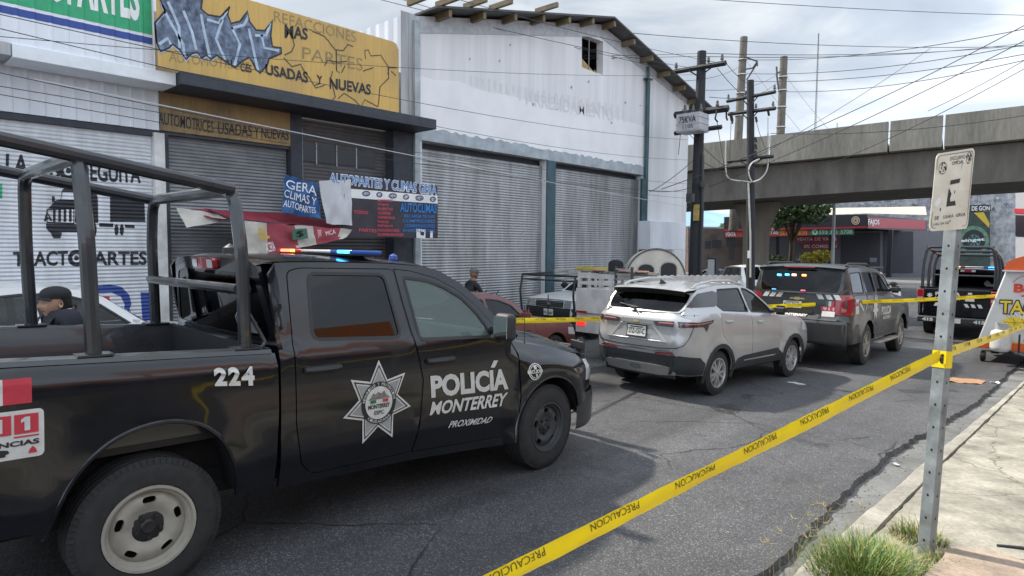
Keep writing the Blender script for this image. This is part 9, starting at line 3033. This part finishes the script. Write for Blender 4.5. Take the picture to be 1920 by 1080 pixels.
def add_head(bm, c, mi, lipmi, s=1.0):
 """head centred at c, face towards +x"""
 nu, nv = 40, 30
 def g(a, b_, k): return math.exp(-(a * a + b_ * b_) / (2 * k * k))
 rows = []
 for j in range(nv + 1):
  ph = math.pi * j / nv - math.pi / 2
  row = []
  for i in range(nu):
   th = 2 * math.pi * i / nu
   dx, dy, dz = math.cos(ph) * math.cos(th), math.cos(ph) * math.sin(th), math.sin(ph)
   x, y, z = 0.098 * dx, 0.076 * dy, 0.118 * dz
   if z < 0: x *= 1 - 0.10 * (-z / 0.118) * (1 if dx > 0 else 2.2); y *= 1 - 0.26 * (-z / 0.118) ** 1.2
   if dx > 0:
    yy, zz = y, z
    x += 0.026 * g(yy * 1.1, (zz + 0.022) * 0.9, 0.011) + 0.013 * g(yy * 1.3, zz + 0.002, 0.013)
    x -= 0.010 * (g(yy - 0.031, zz - 0.010, 0.012) + g(yy + 0.031, zz - 0.010, 0.012))
    x += 0.005 * g(yy * 0.35, zz - 0.030, 0.009)
    x += 0.009 * g(yy * 0.55, (zz + 0.056) * 1.5, 0.009)
    x -= 0.004 * g(yy * 0.5, (zz + 0.0555) * 3, 0.006)
    x += 0.010 * g(yy * 0.8, zz + 0.095, 0.016)
    x += 0.006 * (g(yy - 0.045, zz + 0.03, 0.02) + g(yy + 0.045, zz + 0.03, 0.02))
   row.append(bm.verts.new(Vector(c) + Vector((x, y, z)) * s))
  rows.append(row)
 for j in range(nv):
  for i in range(nu):
   k = (i + 1) % nu
   try: f = bm.faces.new((rows[j][i], rows[j][k], rows[j + 1][k], rows[j + 1][i]))
   except ValueError: continue
   q = f.calc_center_median() - Vector(c)
   f.material_index = lipmi if (q.x > 0.07 * s and abs(q.y) < 0.026 * s and -0.064 * s < q.z < -0.047 * s) else mi
 for sg in (-1, 1):                               # ears
  e_ = Vector(c) + Vector((-0.008, sg * 0.074, 0.0)) * s
  ring = []
  for k in range(10):
   a = 2 * math.pi * k / 10
   ring.append(e_ + Vector((0.017 * math.cos(a), sg * (0.008 + 0.006 * abs(math.sin(a))), 0.030 * math.sin(a) + 0.002)) * s)
  vc = bm.verts.new(e_)
  rv = [bm.verts.new(p) for p in ring]
  for k in range(10): bm.faces.new((rv[k], rv[(k + 1) % 10], vc)).material_index = mi
  rb2_ = [bm.verts.new(p - Vector((0.002, sg * 0.014, 0)) * s) for p in ring]
  for k in range(10): bm.faces.new((rb2_[k], rb2_[(k + 1) % 10], rv[(k + 1) % 10], rv[k])).material_index = mi
def eyes(parent, c, s=1.0):
 for sg in (-1, 1):
  bm = BM()
  bmesh.ops.create_uvsphere(bm, u_segments=12, v_segments=8, radius=0.0125 * s, matrix=Matrix.Translation(Vector(c) + Vector((0.0795, sg * 0.031, 0.010)) * s) @ Matrix.Diagonal((0.9, 1.25, 0.55, 1)))
  e_ = mk('eye', bm, EYEW, parent)
  bm = BM()
  bmesh.ops.create_uvsphere(bm, u_segments=10, v_segments=6, radius=0.0062 * s, matrix=Matrix.Translation(Vector(c) + Vector((0.0885, sg * 0.031, 0.010)) * s) @ Matrix.Diagonal((0.5, 1, 1, 1)))
  mk('iris', bm, HAIR, e_)
  bm = BM()
  tube(bm, [Vector(c) + Vector((0.090 - 0.012 * abs(k), sg * (0.031 + 0.02 * k), 0.030 + 0.004 * (1 - k * k))) * s for k in (-1, -0.4, 0.2, 0.8, 1.2)], [0.002 * s, 0.0035 * s, 0.0035 * s, 0.003 * s, 0.001 * s], 5)
  mk('eyebrow', bm, HAIR, parent)
def hand_pts(vs, es, rs, w, dirv, palm_n, curl, s=1.0):
 """five fingers rooted at wrist vertex w: fanned, bent by curl"""
 d = Vector(dirv).normalized()
 n = Vector(palm_n).normalized()
 a = d.cross(n).normalized()
 wi = w
 P0 = Vector(vs[wi])
 pm = len(vs)
 vs.append(P0 + d * 0.055 * s); es.append((wi, pm)); rs.append((0.036 * s, 0.018 * s))
 for k, (off, ln_) in enumerate(((-0.030, 0.068), (-0.010, 0.078), (0.010, 0.073), (0.029, 0.058))):
  b0_ = len(vs)
  base = P0 + d * 0.088 * s + a * off * s
  vs.append(base); es.append((pm, b0_)); rs.append(0.0105 * s)
  q = base; dd = d
  prev = b0_
  for j in range(3):
   dd = (dd * math.cos(curl) + n * math.sin(curl)).normalized()
   q = q + dd * ln_ * s * (0.45, 0.32, 0.25)[j]
   vs.append(q); es.append((prev, len(vs) - 1)); rs.append((0.0092 - 0.001 * j) * s)
   prev = len(vs) - 1
 b0_ = len(vs)
 vs.append(P0 + d * 0.03 * s - a * 0.034 * s + n * 0.008 * s); es.append((wi, b0_)); rs.append(0.012 * s)
 vs.append(P0 + d * 0.062 * s - a * 0.052 * s + n * 0.022 * s); es.append((b0_, b0_ + 1)); rs.append(0.0105 * s)
 vs.append(P0 + d * 0.088 * s - a * 0.050 * s + n * 0.034 * s); es.append((b0_ + 1, b0_ + 2)); rs.append(0.009 * s)
def cap_on(parent, c, mat, s=1.0, brim=True):
 c = Vector(c)
 bm = BM()
 def f(u, v):
  th = 2 * math.pi * u
  ph = math.pi / 2 * v
  r_ = 1.0 + 0.05 * math.sin(ph * 2)
  return c + Vector((0.106 * math.cos(th) * math.cos(ph) * r_ - 0.004, 0.087 * math.sin(th) * math.cos(ph) * r_, 0.046 + 0.088 * math.sin(ph) ** 0.8)) * s
 patch(bm, f, 32, 10)
 bmesh.ops.remove_doubles(bm, verts=bm.verts, dist=0.0005)
 bmesh.ops.recalc_face_normals(bm, faces=bm.faces)
 cp = mk('cap', bm, mat, parent)
 if brim:
  bm = BM()
  def b_f(u, v):
   a = R(-62 + 124 * u)
   r0_ = 1.0 + 0.55 * v * math.cos(a * 0.92)
   return c + Vector((0.104 * math.cos(a) * r0_, 0.087 * math.sin(a) * (1 + 0.12 * v), 0.050 + 0.002 * v * math.cos(a) - 0.018 * (2 * u - 1) ** 2 * (0.3 + v))) * s
  fs_ = patch(bm, b_f, 16, 5)
  g = bmesh.ops.extrude_face_region(bm, geom=fs_)
  for v in [x for x in g['geom'] if isinstance(x, bmesh.types.BMVert)]: v.co.z -= 0.004 * s
  bmesh.ops.recalc_face_normals(bm, faces=bm.faces)
  mk('cap_brim', bm, mat, cp)
 return cp
def person_mesh(bm, parent, mats, region):
 for f in bm.faces:
  if f.material_index == 0: f.material_index = region(f.calc_center_median())
 bmesh.ops.recalc_face_normals(bm, faces=bm.faces)
 return mk('body', bm, mats, parent)
# the officer between the truck and the white sedan
wpos = hD(112, 600, 5.75)
wz = lz(wpos.x, wpos.y)
head_dir = math.atan2(-0.58 * _rt.y - 0.81 * _fw.y, -0.58 * _rt.x - 0.81 * _fw.x)
HT = hD(112, 533, 5.75).z - wz                     # top of the cap above the ground
pn = thing('person', 'woman in a black cap and dark uniform standing behind the police pickup bed', 'person', (wpos.x, wpos.y, wz), head_dir)
k_ = HT / 1.74
Z = lambda z: z * k_
vs = [Vector((0, 0, Z(0.94))), Vector((0.01, 0, Z(1.12))), Vector((0.0, 0, Z(1.30))), Vector((-0.01, 0, Z(1.435))), Vector((0.0, 0, Z(1.49))), Vector((0.012, 0, Z(1.55)))]
es = [(0, 1), (1, 2), (2, 3), (3, 4), (4, 5)]
rs = [(0.17, 0.135), (0.155, 0.12), (0.165, 0.125), (0.16, 0.12), (0.075, 0.07), (0.055, 0.055)]
for sg in (-1, 1):
 i = len(vs)
 vs += [Vector((-0.01, sg * 0.235, Z(1.455))), Vector((-0.02, sg * 0.27, Z(1.14))), Vector((0.06, sg * 0.25, Z(0.90)))]
 es += [(3, i), (i, i + 1), (i + 1, i + 2)]
 rs += [0.088, 0.055, 0.03]
 hand_pts(vs, es, rs, i + 2, (0.35, 0, -1), (0.5, -sg * 0.6, 0.2), 0.35)
 i = len(vs)
 vs += [Vector((0, sg * 0.095, Z(0.82))), Vector((0.01, sg * 0.10, Z(0.47))), Vector((-0.01, sg * 0.105, Z(0.10))), Vector((0.09, sg * 0.115, Z(0.04)))]
 es += [(0, i), (i, i + 1), (i + 1, i + 2), (i + 2, i + 3)]
 rs += [0.092, 0.062, 0.042, 0.04]
bm = skinmesh(vs, es, rs)
hc = Vector((0.03, 0, Z(1.74) - 0.145 * 1.16))
add_head(bm, hc, 1, 2, 1.16)
person_mesh(bm, pn, [UNIF, SKIN, LIP, SKIN], lambda c: 1 if (c.z > Z(1.53) or (c.z < Z(0.92) and abs(c.y) > 0.19)) else 0)
eyes(pn, hc, 1.16)
cap_on(pn, hc, M('cap_black', (0.014, 0.015, 0.018), 0.7, var=0.25, vs=20), 1.16)
bm = BM()
def hairf(u, v):
 a = R(92 + 176 * u)
 return hc + Vector((0.101 * math.cos(a) - 0.008, 0.080 * math.sin(a), 0.058 - 0.105 * v)) * 1.16 * Vector((1, 1, 1)).x
patch(bm, lambda u, v: hairf(u, v) * 1.0 if v < 0.99 else hairf(u, v) + Vector((0.012, 0, 0)), 24, 6)
for f in [f for f in bm.faces if f.calc_center_median().x > hc.x + 0.02 and f.calc_center_median().z < hc.z + 0.02]: bm.faces.remove(f)
bmesh.ops.recalc_face_normals(bm, faces=bm.faces)
hr = mk('hair', bm, HAIR, pn)
bm = BM()
bmesh.ops.create_uvsphere(bm, u_segments=16, v_segments=10, radius=0.045, matrix=Matrix.Translation(hc + Vector((-0.128, 0, -0.035))) @ Matrix.Diagonal((0.9, 1.1, 1, 1)))
mk('hair_bun', bm, HAIR, hr)
bm = BM()
def collar(u, v):
 a = R(25 + 310 * u)
 r_ = 0.075 + 0.03 * (1 - v)
 return Vector((r_ * math.cos(a) * 1.05 + 0.0, r_ * math.sin(a), Z(1.455) + 0.065 * v + 0.012 * math.cos(a)))
patch(bm, collar, 24, 3)
mk('collar', bm, UNIF, pn)
bm = BM()
for sg in (-1, 1):
 def strap(u, v): 
  y = sg * (0.075 + 0.085 * v)
  a = math.pi * u
  return Vector((0.155 * math.cos(a), y, Z(1.255) + 0.25 * math.sin(a) ** 0.6 - 0.12 * (abs(y) - 0.07)))
 patch(bm, strap, 16, 3)
patch(bm, lambda u, v: Vector((0.158 - 0.02 * (2 * u - 1) ** 2, 0.17 * (2 * u - 1), Z(1.0) + 0.28 * v)), 8, 6)
patch(bm, lambda u, v: Vector((-0.150 + 0.02 * (2 * u - 1) ** 2, 0.17 * (2 * u - 1), Z(1.0) + 0.30 * v)), 8, 6)
mk('vest', bm, VEST, pn)
# cyclist riding past the grey shutters
cpx = hD(882, 560, 14.0)
cz0 = lz(cpx.x, cpx.y) + 0.02
top = hD(882, 502, 14.0).z
cyl = thing('person', 'cyclist in a black shirt and grey cap riding past the grey shutters', 'person', (cpx.x, cpx.y, cz0), R(84))
HTc = top - cz0
vs = [Vector((-0.15, 0, 0.98)), Vector((-0.08, 0, 1.15)), Vector((0.0, 0, HTc - 0.50)), Vector((0.03, 0, HTc - 0.34)), Vector((0.07, 0, HTc - 0.26)), Vector((0.09, 0, HTc - 0.2))]
es = [(0, 1), (1, 2), (2, 3), (3, 4), (4, 5)]
rs = [(0.15, 0.13), (0.15, 0.12), (0.17, 0.125), (0.12, 0.10), (0.06, 0.06), (0.055, 0.055)]
for sg in (-1, 1):
 i = len(vs)
 vs += [Vector((0.04, sg * 0.19, HTc - 0.38)), Vector((0.16, sg * 0.26, HTc - 0.62)), Vector((0.40, sg * 0.26, HTc - 0.68))]
 es += [(3, i), (i, i + 1), (i + 1, i + 2)]
 rs += [0.062, 0.043, 0.030]
 hand_pts(vs, es, rs, i + 2, (1, 0, -0.2), (0, 0, -1), 0.8)
 i = len(vs)
 up = 0.12 * sg
 vs += [Vector((-0.05, sg * 0.10, 0.93)), Vector((0.28, sg * 0.11, 0.72 + up * 0.6)), Vector((0.10, sg * 0.11, 0.36 + up)), Vector((0.2, sg * 0.115, 0.31 + up))]
 es += [(0, i), (i, i + 1), (i + 1, i + 2), (i + 2, i + 3)]
 rs += [0.09, 0.06, 0.042, 0.04]
bm = skinmesh(vs, es, rs)
hc2 = Vector((0.10, 0, HTc - 0.14))
add_head(bm, hc2, 1, 1, 1.0)
hz = HTc
person_mesh(bm, cyl, [M('shirt_black', (0.012, 0.014, 0.018), 0.8, var=0.2), SKIN2, SKIN2, M('jeans_dark', (0.03, 0.04, 0.06), 0.8, var=0.2)], lambda c: 1 if (c.z > hz - 0.27 or (abs(c.y) > 0.19 and c.z < hz - 0.52 and c.x > 0.1)) else (3 if c.z < 1.02 else 0))
eyes(cyl, hc2, 1.0)
cap_on(cyl, hc2, M('cap_grey', (0.12, 0.12, 0.13), 0.8, var=0.25, vs=20), 1.02)
bk2 = thing('bicycle', 'dark bicycle under the cyclist in the black shirt', 'bicycle', (cpx.x, cpx.y, cz0), R(84))
FRM = M('bike_frame', (0.03, 0.03, 0.035), 0.4, var=0.1)
bm = BM()
for a, b_ in (((-0.20, 0, 0.88), (-0.05, 0, 0.30)), ((-0.05, 0, 0.30), (0.42, 0, 0.80)), ((-0.17, 0, 0.80), (0.42, 0, 0.84)), ((-0.05, 0, 0.30), (-0.50, 0, 0.33)), ((-0.17, 0, 0.78), (-0.50, 0, 0.33)), ((0.40, 0, 0.90), (0.56, 0, 0.33))): tube(bm, [a, b_], 0.017, 7)
mk('frame', bm, FRM, bk2)
for x in (-0.50, 0.56):
 bm = BM()
 tube(bm, [(x + 0.31 * math.cos(a), 0, 0.33 + 0.31 * math.sin(a)) for a in [6.2832 * k / 28 for k in range(29)]], 0.02, 6, cap=False)
 for k in range(12):
  a = 6.2832 * k / 12
  tube(bm, [(x, 0, 0.33), (x + 0.3 * math.cos(a), 0, 0.33 + 0.3 * math.sin(a))], 0.003, 3, cap=False)
 mk('wheel', bm, TYRE, bk2)
bm = BM()
tube(bm, smooth_path([(0.46, -0.32, HTc - 0.66), (0.50, -0.2, HTc - 0.68), (0.40, 0, HTc - 0.78), (0.50, 0.2, HTc - 0.68), (0.46, 0.32, HTc - 0.66)], 0.06), 0.014, 6)
tube(bm, [(0.40, 0, HTc - 0.78), (0.40, 0, 0.85)], 0.016, 6)
tube(bm, [(0.5, 0.2, HTc - 0.68), (0.62, 0.2, HTc - 0.52)], 0.014, 6)
tube(bm, [(0.5, -0.2, HTc - 0.68), (0.62, -0.2, HTc - 0.52)], 0.014, 6)
mk('handlebar', bm, FRM, bk2)
bm = BM(); box(bm, (-0.32, -0.07, 0.88), (-0.04, 0.07, 0.93)); mk('saddle', bm, TRIM, bk2, bevel=0.025)
